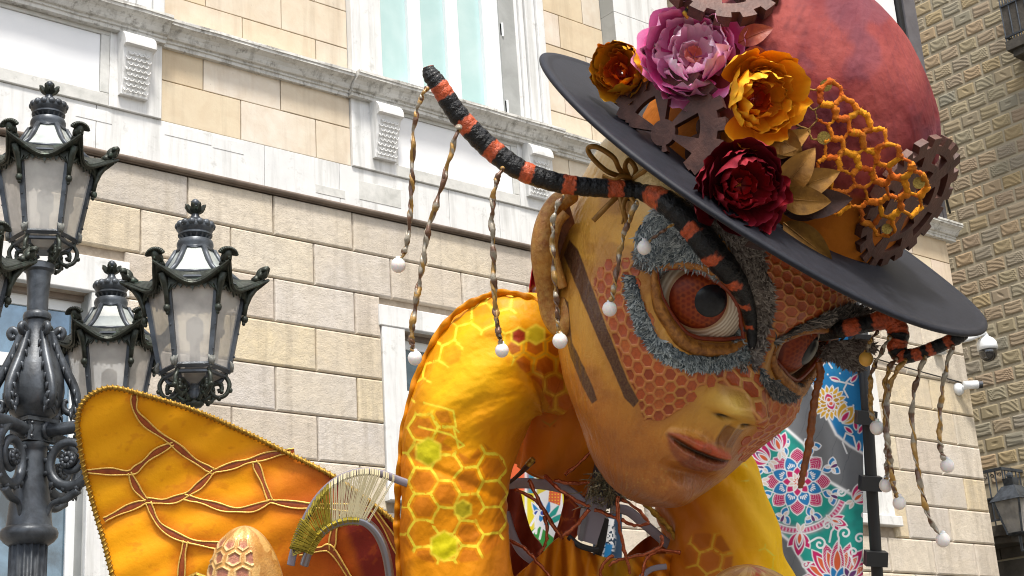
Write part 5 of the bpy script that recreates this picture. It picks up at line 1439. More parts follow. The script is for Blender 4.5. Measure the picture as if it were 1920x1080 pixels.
# netting: an irregular honeycomb of felted cord following the crown
NP = [(1512, 172), (1560, 152), (1600, 178), (1640, 222), (1672, 258), (1712, 308), (1730, 350), (1722, 385), (1690, 410), (1650, 428), (1622, 420), (1600, 400), (1560, 372), (1530, 345), (1545, 320), (1560, 290), (1535, 262), (1505, 230)]
pit = 37.; ex_ = (math.cos(R(47)), math.sin(R(47))); ey_ = (-ex_[1], ex_[0])
rs = random.Random(9); verts2 = {}; edges2 = {}
def hv(q, r_, k):
    cx = pit*(q+.5*(r_ % 2)); cy = pit*.866*r_
    a_ = R(30+60*k); rx = pit*.5774*math.cos(a_); ry = pit*.5774*math.sin(a_)
    return cx+rx, cy+ry, cx, cy
for q in range(-9, 10):
    for r_ in range(-9, 10):
        pts = [hv(q, r_, k) for k in range(6)]
        CX, CY = 1622+ex_[0]*pts[0][2]+ey_[0]*pts[0][3], 295+ex_[1]*pts[0][2]+ey_[1]*pts[0][3]
        if not inpoly(np.array([CX]), np.array([CY]), NP)[0]: continue
        ks = []
        for p in pts:
            key = (round(p[0]+.013, 1), round(p[1]+.013, 1))
            if key not in verts2: verts2[key] = (1622+ex_[0]*p[0]+ey_[0]*p[1]+rs.uniform(-4, 4), 295+ex_[1]*p[0]+ey_[1]*p[1]+rs.uniform(-4, 4))
            ks.append(key)
        for i in range(6):
            e = tuple(sorted((ks[i], ks[(i+1) % 6]))); edges2[e] = 1
net = MB(); ncol = []
def netpoint(x, y):
    p, n_ = hitC(x, y, 10, 4.12)
    return p+(CAM-p).normalized()*(14*K if x < 1630 else (14+(x-1630)*1.25)*K)
for e in edges2:
    a_, b_ = verts2[e[0]], verts2[e[1]]
    th = rs.choice([2.4, 3.4, 4.6, 5.6]) if min(a_[0], b_[0]) > 1530 else rs.choice([1.3, 1.8]); A3, B3 = netpoint(*a_), netpoint(*b_)
    tone = rs.random(); n0 = len(net.v)
    pts = [A3.lerp(B3, k/6)+Vector((rs.uniform(-1, 1), rs.uniform(-1, 1), rs.uniform(-1, 1)))*1.2*K for k in range(7)]
    net.tube(pts, [th*K*rs.uniform(.75, 1.35) for _ in pts], 7)
    hi, lo = hexc('f0a00c'), hexc('d0600a'); cc = hi*(tone)+lo*(1-tone)
    ncol += [cc*rs.uniform(.7, 1.1) if th > 2 else hexc('a8803a')*rs.uniform(.6, 1.1)]*(len(net.v)-n0)
for kq in range(900):          # loose fibres
    e = rs.choice(list(edges2)); a_, b_ = verts2[e[0]], verts2[e[1]]
    if min(a_[0], b_[0]) < 1540: continue
    t = rs.random(); p = netpoint(a_[0]+(b_[0]-a_[0])*t, a_[1]+(b_[1]-a_[1])*t); d = Vector((rs.uniform(-1, 1), rs.uniform(-1, 1), rs.uniform(-1, 1)))*rs.uniform(5, 11)*K
    n0 = len(net.v); net.add([p, p+Vector((0, .8*K, .8*K)), p+d], [(0, 1, 2)]); ncol += [hexc('d9900f')]*3
me = net.mesh('honeycomb_netting', M['netting'], True); setcol(me, np.array(ncol)); o = bpy.data.objects.new('honeycomb_netting', me); link(o, hat); W2L(hat, o)
print('net edges', len(edges2))
for x, y, r_ in ((1546, 163, 10), (1541, 259, 11), (1714, 338, 10), (1655, 424, 9), (1470, 150, 6)):
    p = netpoint(x, y); n_ = (CAM-p).normalized(); n_ = (n_+cw((.2, .1, 0))).normalized(); m = MB()
    m.tube([p, p+n_*2*K], r_*K, 18); m.build('gold_sequin', M['goldcoin'], hat)
# gilt wire bows hanging under the brim on the left
def ribbon(name, pts, rad, mt, par, flat=.3, n=8, sm=8):
    P_ = smoothpath(pts, sm); m = MB(); m.tube([U(p[0], p[1], p[2]) for p in P_], [rad*K]*len(P_), n, flat=flat, up=cw((0, 0, 1))); return m.build(name, mt, par, smooth=True)
for pts in ([(1180, 335, 4.2), (1140, 322, 4.17), (1110, 295, 4.15), (1103, 278, 4.15), (1120, 276, 4.15), (1150, 295, 4.17), (1162, 318, 4.19), (1180, 335, 4.2)],
            [(1180, 335, 4.2), (1172, 312, 4.17), (1180, 300, 4.17), (1192, 318, 4.18), (1186, 336, 4.2)], [(1185, 336, 4.18), (1168, 330, 4.16), (1150, 338, 4.16), (1130, 330, 4.18)],
            [(1186, 338, 4.18), (1210, 320, 4.16), (1235, 306, 4.16), (1212, 336, 4.18)], [(1158, 368, 4.16), (1140, 385, 4.15), (1112, 414, 4.15)], [(1162, 366, 4.16), (1170, 400, 4.15), (1178, 430, 4.15)],
            [(1175, 366, 4.16), (1168, 392, 4.15), (1180, 415, 4.15), (1190, 385, 4.15), (1180, 366, 4.16)], [(1178, 430, 4.15), (1182, 455, 4.16), (1200, 460, 4.16), (1208, 448, 4.17), (1194, 446, 4.16)], [(1240, 440, 4.17), (1255, 432, 4.17), (1272, 420, 4.17)]):
    ribbon('gilt_ribbon', pts, 4.6, M['goldleaf'], hat, .35)
# ------------------------------------------------------------------ sleeves: dyed and painted silk
def tubegrid(path, nphi=360, nlen=8, ph0=-180, ph1=180, fold=None):
    """path rows: px, py, radius px, depth, aspect; ring in the plane of picture-normal and the view axis"""
    P_ = smoothpath(path, nlen); n = len(P_)
    pts = [U(p[0], p[1], p[3]) for p in P_]
    phi = np.radians(np.concatenate([np.linspace(-12, 192, int(nphi*.86), endpoint=False), np.linspace(192, 348, nphi-int(nphi*.86), endpoint=False)])); out = np.zeros((n, nphi, 3))
    vz = cw((0, 0, 1))
    for i in range(n):
        t = (pts[min(i+1, n-1)]-pts[max(i-1, 0)]).normalized(); s_ = t.cross(vz).normalized(); q = s_.cross(t)
        if q.dot(vz) < 0: q = -q
        r_ = P_[i][2]*P_[i][3]/FPX; asp = P_[i][4]
        f = 1 if fold is None else fold(i/(n-1), phi)
        out[i] = np.array(pts[i])+(np.cos(phi)*r_*f)[:, None]*np.array(s_)+(np.sin(phi)*r_*asp*f)[:, None]*np.array(q)
    return out, P_, phi
def pxgrid(G): x, y, d = project(G.reshape(-1, 3)); return x.reshape(G.shape[:2]), y.reshape(G.shape[:2])
yel, org_, dor, lem = hexc('f0ab00'), hexc('e08404'), hexc('8f4608'), hexc('e0c810')
def foldL(t, phi):
    return 1+.03*np.sin(3*phi+7*t)+.022*np.sin(9*phi+20*t)*np.sin(5*t)+.045*np.exp(-((t-.27+.03*np.sin(phi*2))/.02)**2)+.016*np.sin(26*t+2*phi)+.028*(fbm(phi*3.1+9*t+20, phi*1.2+t*14+20, 3)-.45)*2-.03*np.exp(-((t-.62+.05*np.cos(phi))/.012)**2)+.02*np.exp(-((t-.8-.04*np.cos(phi))/.015)**2)
pl = [(1085, 690, 96, 4.84, .9, ), (1035, 668, 106, 4.82, .9), (975, 664, 114, 4.79, .95), (920, 700, 120, 4.76, .95), (878, 770, 116, 4.74, .95), (856, 850, 106, 4.72, .95), (850, 930, 102, 4.70, .95), (850, 1000, 98, 4.69, .95), (858, 1080, 104, 4.68, .95), (880, 1180, 110, 4.68, .95)]
GL, PL, phl = tubegrid(pl, 470, 50, fold=foldL)
x, y = pxgrid(GL)
n1 = fbm(x/110, y/110, 3); n2 = fbm(x/14, y/30, 3)
c_ = mixc(yel*np.ones(x.shape+(3,)), org_, sstep(.42, .68, n1)*.65)
c_ = mixc(c_, hexc('eab60a'), np.exp(-(((x-870)/70)**2+((y-700)/60)**2))*.9)
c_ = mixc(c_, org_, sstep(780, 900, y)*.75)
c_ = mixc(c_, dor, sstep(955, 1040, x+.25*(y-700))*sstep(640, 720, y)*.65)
c_ = mixc(c_, hexc('c2660a'), sstep(30, 0, np.abs(dseg(x, y, [(742, 1090), (745, 940), (752, 830), (770, 740), (805, 650), (855, 580), (930, 545)])-6))*.55)
def hexlines(c_, x, y, cx, cy, pit, rot, reg, lw, lc, fills=None, fillc=None, wob=5, seed=0, fa=.8, la=1.0):
    xr = x-cx+wob*(fbm(x/30+seed, y/30, 2)-.5)*2; yr = y-cy+wob*(fbm(x/30, y/30+seed+9, 2)-.5)*2
    ca, sa = math.cos(R(rot)), math.sin(R(rot)); X = xr*ca+yr*sa; Y = -xr*sa+yr*ca
    d, i, j, dx, dy = hexfield(X, Y, pit)
    rg = sstep(-3, 3, sdpoly(x, y, reg))
    rnd = np.abs(np.sin(i*12.9+j*78.2+seed)*43758.5) % 1
    keep = rg
    if fillc is not None:
        fm_ = keep*sstep(lw+1, lw+4, d)
        tone = rnd[..., None]
        c_ = c_*(1-(fm_*fa*(rnd > .25))[..., None])+(fillc*(.75+.4*tone))*(fm_*fa*(rnd > .25))[..., None]
    ln = keep*(1-sstep(lw*.5, lw*.5+.9, d))*(.55+.45*sstep(.2, .5, vnoise(x/9, y/9)))*(vnoise(x/6+40, y/6) > .12)
    return c_*(1-(ln*la)[..., None])+lc*(ln*la)[..., None]
lineY = hexc('f2da3c')
c_ = hexlines(c_, x, y, 830, 620, 46, 10, [(770, 760), (775, 680), (810, 620), (870, 565), (930, 545), (985, 560), (960, 600), (990, 640), (955, 690), (930, 640), (880, 620), (860, 680), (815, 700), (800, 740)], 3.2, lineY, fillc=hexc('d98908'), seed=1, fa=.5)
c_ = hexlines(c_, x, y, 1000, 650, 40, 0, [(950, 650), (985, 608), (1060, 640), (1080, 700), (1080, 800), (1040, 780), (1010, 720), (975, 690)], 3.0, hexc('cf9a20'), fillc=hexc('b0530a'), seed=2, fa=.85)
c_ = hexlines(c_, x, y, 835, 1025, 50, 30, [(745, 830), (780, 770), (840, 770), (850, 800), (830, 830), (880, 860), (905, 830), (945, 860), (958, 920), (945, 1010), (900, 1050), (830, 1060), (790, 1050), (740, 1000)], 4.2, lineY, fillc=hexc('c9700c'), seed=3, fa=.75)
for (hx, hy, rr2, cc) in ((803, 847, 25, 'cfc214'), (833, 1024, 27, 'd2c40c'), (1005, 627, 17, 'd0b81e'), (973, 630, 15, 'a03418'), (868, 955, 16, 'b8a41a')):
    hp = [(hx+rr2*math.cos(R(30+60*k)), hy+rr2*math.sin(R(30+60*k))) for k in range(6)]; s_ = sdpoly(x, y, hp); c_ = mixc(c_, hexc(cc), sstep(-1, 1.5, s_)); c_ = mixc(c_, lineY, gs(s_+1, 1.8)*.8)
for pts in ([(795, 755), (850, 770), (855, 800), (830, 800)], [(785, 800), (845, 815), (870, 835), (860, 840), (850, 800), (860, 810)]):
    c_ = mixc(c_, lineY, 1-sstep(1.2, 2.6, dseg(x, y, pts)))
facingmask = None
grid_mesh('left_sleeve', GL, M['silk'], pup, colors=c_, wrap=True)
# ruffled seam along its outer edge
sm = smoothpath([(748, 1090), (742, 1010), (742, 940), (748, 850), (762, 760), (795, 665), (845, 590), (900, 556), (945, 545), (1000, 560), (1045, 590)], 16)
m = MB()
for k in range(len(sm)-1):
    pass
V = []; 
for k, p in enumerate(sm):
    w_ = 5+.6*math.sin(k*.9)+1.2*math.sin(k*.37); q = sm[min(k+1, len(sm)-1)]; o_ = sm[max(k-1, 0)]
    tx, ty = q[0]-o_[0], q[1]-o_[1]; l_ = math.hypot(tx, ty); nx, ny = ty/l_, -tx/l_
    if nx > 0 and k < 100: nx, ny = -nx, -ny
    dd = 4.70+.005*math.sin(k*.8)
    for s_ in (-1.6, -.6, .4, 1.): V.append(tuple(U(p[0]+nx*w_*s_+2, p[1]+ny*w_*s_+2, dd+.01*abs(s_))))
me = MB(); me.add(V, [(i*4+j, i*4+j+1, (i+1)*4+j+1, (i+1)*4+j) for i in range(len(sm)-1) for j in range(3)])
mm = me.mesh('sleeve_ruffle', M['silk'], True); cv = np.array([hexc('cf8208')*(.75+.35*abs(math.sin(k*.23))) for k in range(len(sm)) for _ in range(4)]); setcol(mm, cv)
o = bpy.data.objects.new('sleeve_ruffle', mm); link(o, pup); W2L(pup, o)
# shirt front between sleeve and neck
def foldS(t, phi): return 1+.05*np.sin(5*phi+4*t)+.035*np.sin(11*phi+9*t)+.03*np.sin(3*phi-5*t)
GS, _, _ = tubegrid([(1010, 600, 80, 5.0, .6), (1040, 690, 95, 4.98, .6), (1055, 780, 98, 4.98, .6), (1050, 840, 92, 5.0, .55), (1045, 880, 84, 5.02, .5), (1040, 893, 78, 5.03, .45)], 260, 40, fold=foldS)
x, y = pxgrid(GS)
c_ = mixc(hexc('e08612')*np.ones(x.shape+(3,)), hexc('b4560c'), fbm(x/50, y/90, 3)); c_ = mixc(c_, hexc('9c460c'), sstep(820, 900, y)*.4)
c_ = hexlines(c_, x, y, 1010, 740, 38, 0, [(990, 640), (1060, 640), (1060, 740), (1040, 800), (1020, 800), (1000, 720)], 2.6, hexc('b88420'), fillc=hexc('93400a'), seed=5, fa=.8)
grid_mesh('shirt', GS, M['silk'], pup, colors=c_, wrap=True)
# right sleeve
def foldR(t, phi): return 1+.05*np.sin(4*phi+9*t)+.03*np.sin(10*phi-14*t)+.03*np.sin(22*t+phi*3)
GR, _, _ = tubegrid([(1270, 830, 70, 5.05, .8), (1310, 890, 92, 5.03, .8), (1340, 960, 104, 5.0, .85), (1358, 1040, 112, 4.97, .85), (1372, 1120, 118, 4.95, .85), (1380, 1220, 120, 4.95, .85)], 360, 60, fold=foldR)
x, y = pxgrid(GR)
n1 = fbm(x/60, y/60, 3)
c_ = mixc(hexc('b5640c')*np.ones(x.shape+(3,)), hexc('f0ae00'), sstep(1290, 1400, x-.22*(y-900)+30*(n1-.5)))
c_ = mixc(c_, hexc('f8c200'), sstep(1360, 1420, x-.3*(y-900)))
c_ = hexlines(c_, x, y, 1330, 1050, 44, 12, [(1280, 1040), (1300, 1000), (1350, 1000), (1375, 1040), (1370, 1080), (1290, 1090)], 3.2, hexc('c99a26'), fillc=hexc('a8580c'), seed=7, fa=.8)
c_ = hexlines(c_, x, y, 1360, 880, 30, 12, [(1375, 870), (1400, 870), (1405, 905), (1385, 900)], 2.4, hexc('e8cf4a'), seed=8)
c_ = hexlines(c_, x, y, 1430, 1050, 40, 12, [(1420, 1010), (1450, 1030), (1470, 1090), (1430, 1090)], 2.6, hexc('e8cf3a'), seed=8)
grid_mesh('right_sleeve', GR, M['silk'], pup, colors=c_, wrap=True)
m = MB(); ed = smoothpath([(1196, 930, 4.9), (1230, 965, 4.9), (1262, 1000, 4.9), (1278, 1040, 4.9), (1276, 1100, 4.9)], 8)
m.tube([U(*p) for p in ed], [6*K*(1+.3*math.sin(i*1.9)) for i in range(len(ed))], 8); m.build('gold_edging', M['goldtrim'], pup, smooth=True)
# hands: gilded, honeycombed fingertip shells
def shell(px_, py_, ln, r0, tilt, d, name, seed, hexes, colm):
    """rounded cone growing from its tip down out of the frame"""
    dn = cw((math.sin(R(tilt)), -math.cos(R(tilt)), 0)).normalized(); tip = U(px_, py_, d); vz = cw((0, 0, 1)); sd = dn.cross(vz).normalized()
    Kd = d/FPX; n1_, n2_ = 180, 260
    T1, A1 = np.meshgrid(np.linspace(0, 1, n1_)**1.6, np.linspace(0, 2*math.pi, n2_, endpoint=False), indexing='ij')
    rr = r0*np.clip(T1*3.3, 0, None)**.5/ (1+T1*1.2)**.55*1.05
    rr = rr*(1+.05*np.sin(3*A1+4*T1)+.03*np.sin(7*A1))
    if hexes:
        d_, *_ = hexfield(A1*r0*.72, T1*ln, 30.); mk = sstep(0.06, .12, T1)*(np.sin(A1) > -.2)*(np.cos(A1) < .45)
        wall_ = np.exp(-((d_-4.5)/1.6)**2)*mk; rr = rr+wall_*2.6-(d_ > 5)*mk*1.6
    P = np.array(tip)+Kd*((T1*ln)[..., None]*np.array(dn)+(rr*np.cos(A1))[..., None]*np.array(sd)*-1+(rr*np.sin(A1))[..., None]*np.array(vz))
    C = mixc(hexc('c99448')*np.ones(P.shape), hexc('a5682a'), fbm(T1*20, A1*5, 4))
    C = mixc(C, hexc('e0b870'), (fbm(T1*9+4, A1*4, 3) > .5)*.5)
    if hexes: C = mixc(C, hexc('9c5a4a'), (mk*sstep(5, 6.5, d_))*.9); C = mixc(C, hexc('e6c084'), wall_*.8)
    if colm: C = mixc(C, hexc('b4481a'), sstep(.5, .56, fbm(T1*6+seed, A1*2.2, 3)))
    return grid_mesh(name, P, M['face'], pup, colors=C, wrap=True)
shell(458, 986, 240, 72, 0, 4.25, 'gilded_fingertip', 1, True, False)
shell(1405, 1060, 200, 110, 0, 4.45, 'gilded_fingertip', 2, False, True)
o = MB().tube([U(355, 1085, 4.4), U(368, 1078, 4.4), U(385, 1085, 4.4)], 6*K, 8).build('gold_edging', M['goldtrim'], pup)

# ------------------------------------------------------------------ wing
DW = 5.3; KW = DW/FPX
WO = [(145, 800), (150, 766), (168, 742), (206, 727), (258, 737), (360, 768), (450, 806), (540, 850), (625, 893), (690, 938), (750, 988), (790, 1040), (815, 1110), (800, 1200), (700, 1260), (500, 1300), (330, 1280), (250, 1200), (214, 1090), (196, 1020), (176, 950), (156, 872)]
WOs = [tuple(p) for p in smoothpath(WO+[WO[0]], 6)[:-1]]
n_x, n_y = 460, 420
# triangulated by rows: a polar grid about an inner point keeps the outline exact
cx0, cy0 = 470, 1010
Wp = smoothpath(WO+[WO[0]], 26)[:-1]
rr3, kk3 = np.meshgrid(np.linspace(0.002, 1, 300), np.arange(len(Wp)), indexing='ij')
WX = cx0+(Wp[kk3, 0]-cx0)*rr3; WY = cy0+(Wp[kk3, 1]-cy0)*rr3
def wdepth(x, y): return DW+.05*np.sin((x-300)/160.)+.03*np.sin(y/70.+x/200.)
def Un_(x, y, d):
    v = np.stack([x-960, 540-y, np.full(np.shape(x), -FPX)], -1) @ np.array(MW).T
    return np.array(CAM)+v*(d/FPX)[..., None]
def Uw(x, y, off=0): return U(x, y, float(wdepth(x, y))-off)
VE = [[(252, 740), (254, 770), (280, 800), (325, 832), (362, 862), (400, 884)], [(325, 832), (290, 850), (262, 874), (243, 886), (205, 884), (160, 884)], [(243, 886), (256, 915), (275, 938)],
      [(400, 884), (372, 912), (345, 930), (312, 940), (275, 938)], [(400, 884), (440, 872), (475, 862), (520, 850), (552, 846)], [(477, 864), (490, 895), (507, 940)], [(507, 940), (560, 947), (620, 950), (700, 955)],
      [(507, 940), (470, 954), (430, 955), (385, 942), (345, 932)], [(275, 940), (235, 955), (195, 975)], [(278, 942), (300, 985), (348, 1012), (400, 1022), (440, 1022)], [(348, 1014), (342, 1050), (338, 1110)],
      [(560, 1036), (600, 1030), (622, 1032), (660, 1090)], [(622, 1032), (628, 990), (650, 960)], [(700, 955), (730, 1000), (760, 1060)]]
n1 = fbm(WX/90, WY/90, 4); n2 = fbm(WX/16+WY/30, WY/12, 3)
dv_ = np.full(WX.shape, 1e9)
for ve in VE: dv_ = np.minimum(dv_, dseg(WX, WY, ve))
c_ = mixc(hexc('f6aa04')*np.ones(WX.shape+(3,)), hexc('e68208'), sstep(220, 620, WX*.7+(WY-780)*.6+120*(n1-.5)))
c_ = mixc(c_, hexc('a84008'), (1-sstep(4, 34, dv_))*.5)
c_ = mixc(c_, hexc('9c3a0a'), sstep(430, 640, WX-.1*(1000-WY)+60*(n1-.5))*.75)
c_ = mixc(c_, hexc('e6a008'), gs(WX-220, 70)*gs(WY-820, 70)*.7); c_ = mixc(c_, hexc('e89f08'), gs(WX-400, 100)*gs(WY-800, 22)*.7)
c_ = mixc(c_, hexc('7c2418'), sstep(640, 662, WX+(1000-WY)*.35+8*(n2-.5)))
c_ = mixc(c_, hexc('b8560a'), sstep(.55, .7, n2)*.3)
wobz = .012*np.sin(WX/23.+WY/31.)*np.sin(WY/19.)
Pw = Un_(WX, WY, wdepth(WX, WY)+wobz*.5)
wing = grid_mesh('wing', Pw, M['wing'], pup, colors=c_, wrap=True)
sol = wing.modifiers.new('thickness', 'SOLIDIFY'); sol.thickness = .006; sol.offset = -1
for ve in VE:
    P_ = smoothpath(ve, 8); n_ = len(P_)
    wv = [ (5.2+1.5*math.sin(i*.5+ve[0][0]))*(1 if 2 < i < n_-3 else .8) for i in range(n_)]
    m = MB(); V = []
    for s_ in (0, 1):
        pass
    L1 = []; L2 = []
    for i, p in enumerate(P_):
        a_ = P_[max(i-1, 0)]; b_ = P_[min(i+1, n_-1)]; tx, ty = b_[0]-a_[0], b_[1]-a_[1]; l_ = math.hypot(tx, ty)+1e-6; nx, ny = -ty/l_, tx/l_
        L1.append((p[0]+nx*wv[i], p[1]+ny*wv[i])); L2.append((p[0]-nx*wv[i], p[1]-ny*wv[i]))
        V += [Uw(p[0]+nx*wv[i], p[1]+ny*wv[i], .004), Uw(p[0], p[1], .008), Uw(p[0]-nx*wv[i], p[1]-ny*wv[i], .004)]
    m.add(V, [(i*3+j, i*3+j+1, (i+1)*3+j+1, (i+1)*3+j) for i in range(n_-1) for j in range(2)])
    vo = m.build('wing_vein', M['vein'], None, smooth=True); vo.parent = wing; vo.location = (0, 0, 0)
    g = MB()
    for LL in (L1, L2):
        g.tube([Uw(q[0], q[1], .007) for q in LL], [KW*(1.4+.5*float(vnoise(i*.9, LL[0][0]))) for i in range(n_)], 6)
    go = g.build('gold_outline', M['goldpaint'], None, smooth=True); go.parent = wing; go.location = (0, 0, 0)
# gold braid round the edge: a cord wrapped by stitches
bp2 = smoothpath(WO+[WO[0]], 24)
br = MB(); br.tube([Uw(p[0], p[1], .01) for p in bp2], 4.4*KW, 8, cap=False)
acc = 0
for k in range(1, len(bp2)):
    acc += math.hypot(bp2[k][0]-bp2[k-1][0], bp2[k][1]-bp2[k-1][1])
    if acc > 8:
        acc = 0; a_ = bp2[k-1]; b_ = bp2[k]; tx, ty = b_[0]-a_[0], b_[1]-a_[1]; l_ = math.hypot(tx, ty); nx, ny = -ty/l_, tx/l_
        br.tube([Uw(b_[0]-nx*5.5-tx/l_*3, b_[1]-ny*5.5-ty/l_*3, .012), Uw(b_[0], b_[1], .018), Uw(b_[0]+nx*5.5+tx/l_*3, b_[1]+ny*5.5+ty/l_*3, .012)], [1.8*KW, 2.5*KW, 1.8*KW], 5)
bo = br.build('gold_braid', M['goldtrim'], None, smooth=True); bo.parent = wing; bo.location = (0, 0, 0)

# ------------------------------------------------------------------ wire fan on bent bars beside the sleeve
DF = 4.62; KF = DF/FPX
def barpath(pts, n=10): return smoothpath(pts, n)
A_ = barpath([(545, 1060), (552, 1030), (568, 985), (592, 940), (622, 908), (655, 890), (690, 884), (720, 890), (752, 902), (790, 915)])
B_ = barpath([(570, 1060), (580, 1030), (598, 1002), (620, 985), (645, 976), (668, 975), (686, 980), (704, 996), (718, 1022), (727, 1055), (732, 1100), (734, 1180)])
m = MB(); m.tube([U(p[0], p[1], DF) for p in A_], 7.5*KF, 8, flat=.35, up=cw((0, 0, 1))); m.build('flat_bar', M['flatbar'], pup, smooth=True)
m = MB(); m.tube([U(p[0], p[1], DF) for p in B_], 8.5*KF, 16); m.build('steel_tube', M['tube'], pup, smooth=True)
th1 = MB(); th2 = MB()
rs = random.Random(4)
for k in range(120):
    t = k/119; ia = t**.9*(62/90.)*(len(A_)-1)*1.12+8; ib = 8+t*(46/110.)*(len(B_)-1)*1.22
    pa_ = A_[min(int(ia), len(A_)-1)]; pb_2 = B_[min(int(ib), len(B_)-1)]
    if t > .78 and rs.random() < .5: continue
    tgt = th2 if t < .42 else th1
    ta, tb = pa_[0]+rs.uniform(-1.5, 1.5), pb_2[0]+rs.uniform(-1.2, 1.2)
    wq = 1.2 if t < .42 else .9
    for o_ in (-.012, .012):
        tgt.tube([U(ta, pa_[1]-6, DF+o_*.5), U(ta, pa_[1]+4, DF+o_*1.2), U(tb, pb_2[1]-6, DF+o_), U(tb, pb_2[1]+7, DF+o_*.4)], wq*KF*(1 if o_ < 0 else .8), 5)
stuff(th1.build('pale_threads', M['thread'], pup)); stuff(th2.build('gold_threads', M['threadg'], pup))
wrp = MB()
for k in range(34):                                # wrapped windings round both bars near their joined foot
    t = k/33; p = A_[int(10+t*26)]; q = B_[int(9+t*20)]
    if t < .5: wrp.tube([U(p[0]-9, p[1]-3, DF-.01), U((p[0]+q[0])/2, (p[1]+q[1])/2, DF-.022), U(q[0]+9, q[1]+4, DF-.01)], 2.1*KF, 5)
    q2 = B_[int(8+t*44)]; i2 = int(8+t*44); a2 = B_[i2-1]; tx, ty = q2[0]-a2[0], q2[1]-a2[1]; l_ = math.hypot(tx, ty); nx, ny = -ty/l_, tx/l_
    wrp.tube([U(q2[0]-nx*9, q2[1]-ny*9, DF), U(q2[0], q2[1], DF-.02), U(q2[0]+nx*9, q2[1]+ny*9, DF)], 1.9*KF, 5)
stuff(wrp.build('wound_thread', M['threadg'], pup))

# ------------------------------------------------------------------ what shows between the sleeves: bodice, bars, twigs, neck
def sheet(name, poly, d, colf, mt, wav=.01, bend=0.):
    xs = [p[0] for p in poly]; ys = [p[1] for p in poly]; cx, cy = sum(xs)/len(xs), sum(ys)/len(ys)
    W_ = smoothpath(list(poly)+[poly[0]], 8)[:-1] if wav >= 0 else np.array(poly, float)
    if wav < 0: W_ = np.concatenate([np.linspace(W_[i], W_[(i+1) % len(W_)], 10, endpoint=False) for i in range(len(W_))])
    r_, k_ = np.meshgrid(np.linspace(.002, 1, 50), np.arange(len(W_)), indexing='ij')
    X = cx+(W_[k_, 0]-cx)*r_; Y = cy+(W_[k_, 1]-cy)*r_
    D = d+abs(wav)*np.sin(X/9.+Y/60.)+abs(wav)*.7*np.sin(X/21.-Y/50.)+bend*((X-cx)/100)**2
    o = grid_mesh(name, Un_(X, Y, D), mt, pup, colors=colf(X, Y), wrap=True)
    s_ = o.modifiers.new('thickness', 'SOLIDIFY'); s_.thickness = .004
    return o
def ccloth(A__, B__, sc=12.):
    return lambda X, Y: mixc(hexc(A__)*np.ones(X.shape+(3,)), hexc(B__), fbm(X/sc, Y/60., 3)*1.2-.1)
def cdark(X, Y):
    c = mixc(hexc('6a2410')*np.ones(X.shape+(3,)), hexc('8a3010'), fbm(X/18., Y/40., 3)); return hexlines(c, X, Y, 1080, 900, 34, 20, [(1000, 820), (1300, 820), (1300, 1100), (1000, 1100)], 2.2, hexc('a0501c'), seed=3)
sheet('bodice_panel', [(925, 895), (952, 898), (975, 925), (985, 960), (998, 1000), (1018, 1030), (1030, 1100), (1000, 1180), (925, 1180)], 5.06, ccloth('7c2c10', '53180c'), M['silk'], .015)
sheet('bodice_panel', [(1052, 905), (1075, 870), (1110, 838), (1170, 830), (1200, 870), (1180, 925), (1130, 930), (1105, 962), (1085, 1000), (1060, 1030), (1038, 1020), (1050, 975), (1058, 935)], 5.08, cdark, M['silk'], .012)
sheet('bodice_panel', [(1180, 1035), (1230, 1000), (1285, 1010), (1300, 1080), (1290, 1180), (1160, 1180), (1150, 1080)], 5.06, ccloth('7a3410', '9c5210'), M['silk'], .012)
def cpleat(X, Y):  # shading of the pleats is painted in as darker stripes
    c = mixc(hexc('cf7e10')*np.ones(X.shape+(3,)), hexc('8a4206'), sstep(.2, .9, .5+.5*np.sin((X-1055)/(3.2+np.clip(Y-1000, 0, 200)/40.)+np.sin(Y/30.)*.7+3*fbm(X/30., Y/60., 2)))*.8); return mixc(c, hexc('b09028'), sstep(1115, 1135, X)*(1-sstep(1170, 1200, X))*.6)
sheet('pleated_collar', [(955, 1095), (990, 1060), (1020, 1034), (1056, 1004), (1085, 1022), (1118, 1040), (1160, 1048), (1215, 1040), (1270, 1046), (1290, 1110), (1280, 1190), (950, 1190)], 4.86, cpleat, M['silk'], .03)
def tubep(name, pts, r_, mt, n=8, flat=1., par=pup, sm=8, jit=0., seed=0):
    P_ = smoothpath(pts, sm); rq = random.Random(seed)
    if hasattr(r_, '__len__'): rr = np.interp(np.linspace(0, 1, len(P_)), np.linspace(0, 1, len(r_)), r_)
    else: rr = [r_]*len(P_)
    m = MB(); m.tube([U(p[0]+rq.uniform(-1, 1)*jit, p[1]+rq.uniform(-1, 1)*jit, p[2]) for p in P_], [q*K*(1+rq.uniform(-.25, .25)*(jit > 0)) for q in rr], n, flat=flat, up=(cw((0, 0, 1)) if flat < 1 else None))
    return m.build(name, mt, par, smooth=True)
tubep('flat_bar', [(950, 908, 4.98), (985, 906, 4.95), (1030, 910, 4.9), (1065, 920, 4.88), (1095, 945, 4.86)], 11, M['flatbar'], 8, .3)
tubep('flat_bar', [(1145, 955, 4.86), (1175, 957, 4.88), (1205, 980, 4.9), (1240, 1010, 4.92), (1280, 1042, 4.95)], 10, M['flatbar'], 8, .3)
tubep('flat_bar', [(948, 960, 4.95), (960, 1000, 4.93), (978, 1035, 4.92), (1010, 1058, 4.92)], 9, M['flatbar'], 8, .3)
tubep('flat_bar', [(1195, 1090, 4.8), (1220, 1068, 4.8), (1250, 1062, 4.8)], 6, M['flatbar'], 8, .3)
tubep('edge_rod', [(950, 909, 4.9), (975, 888, 4.86), (998, 864, 4.82)], [3, 5, 8], M['brownleaf'], 6); tubep('rod_tip', [(990, 872, 4.81), (1000, 860, 4.80)], [7, 6], M['goldtrim'], 8)
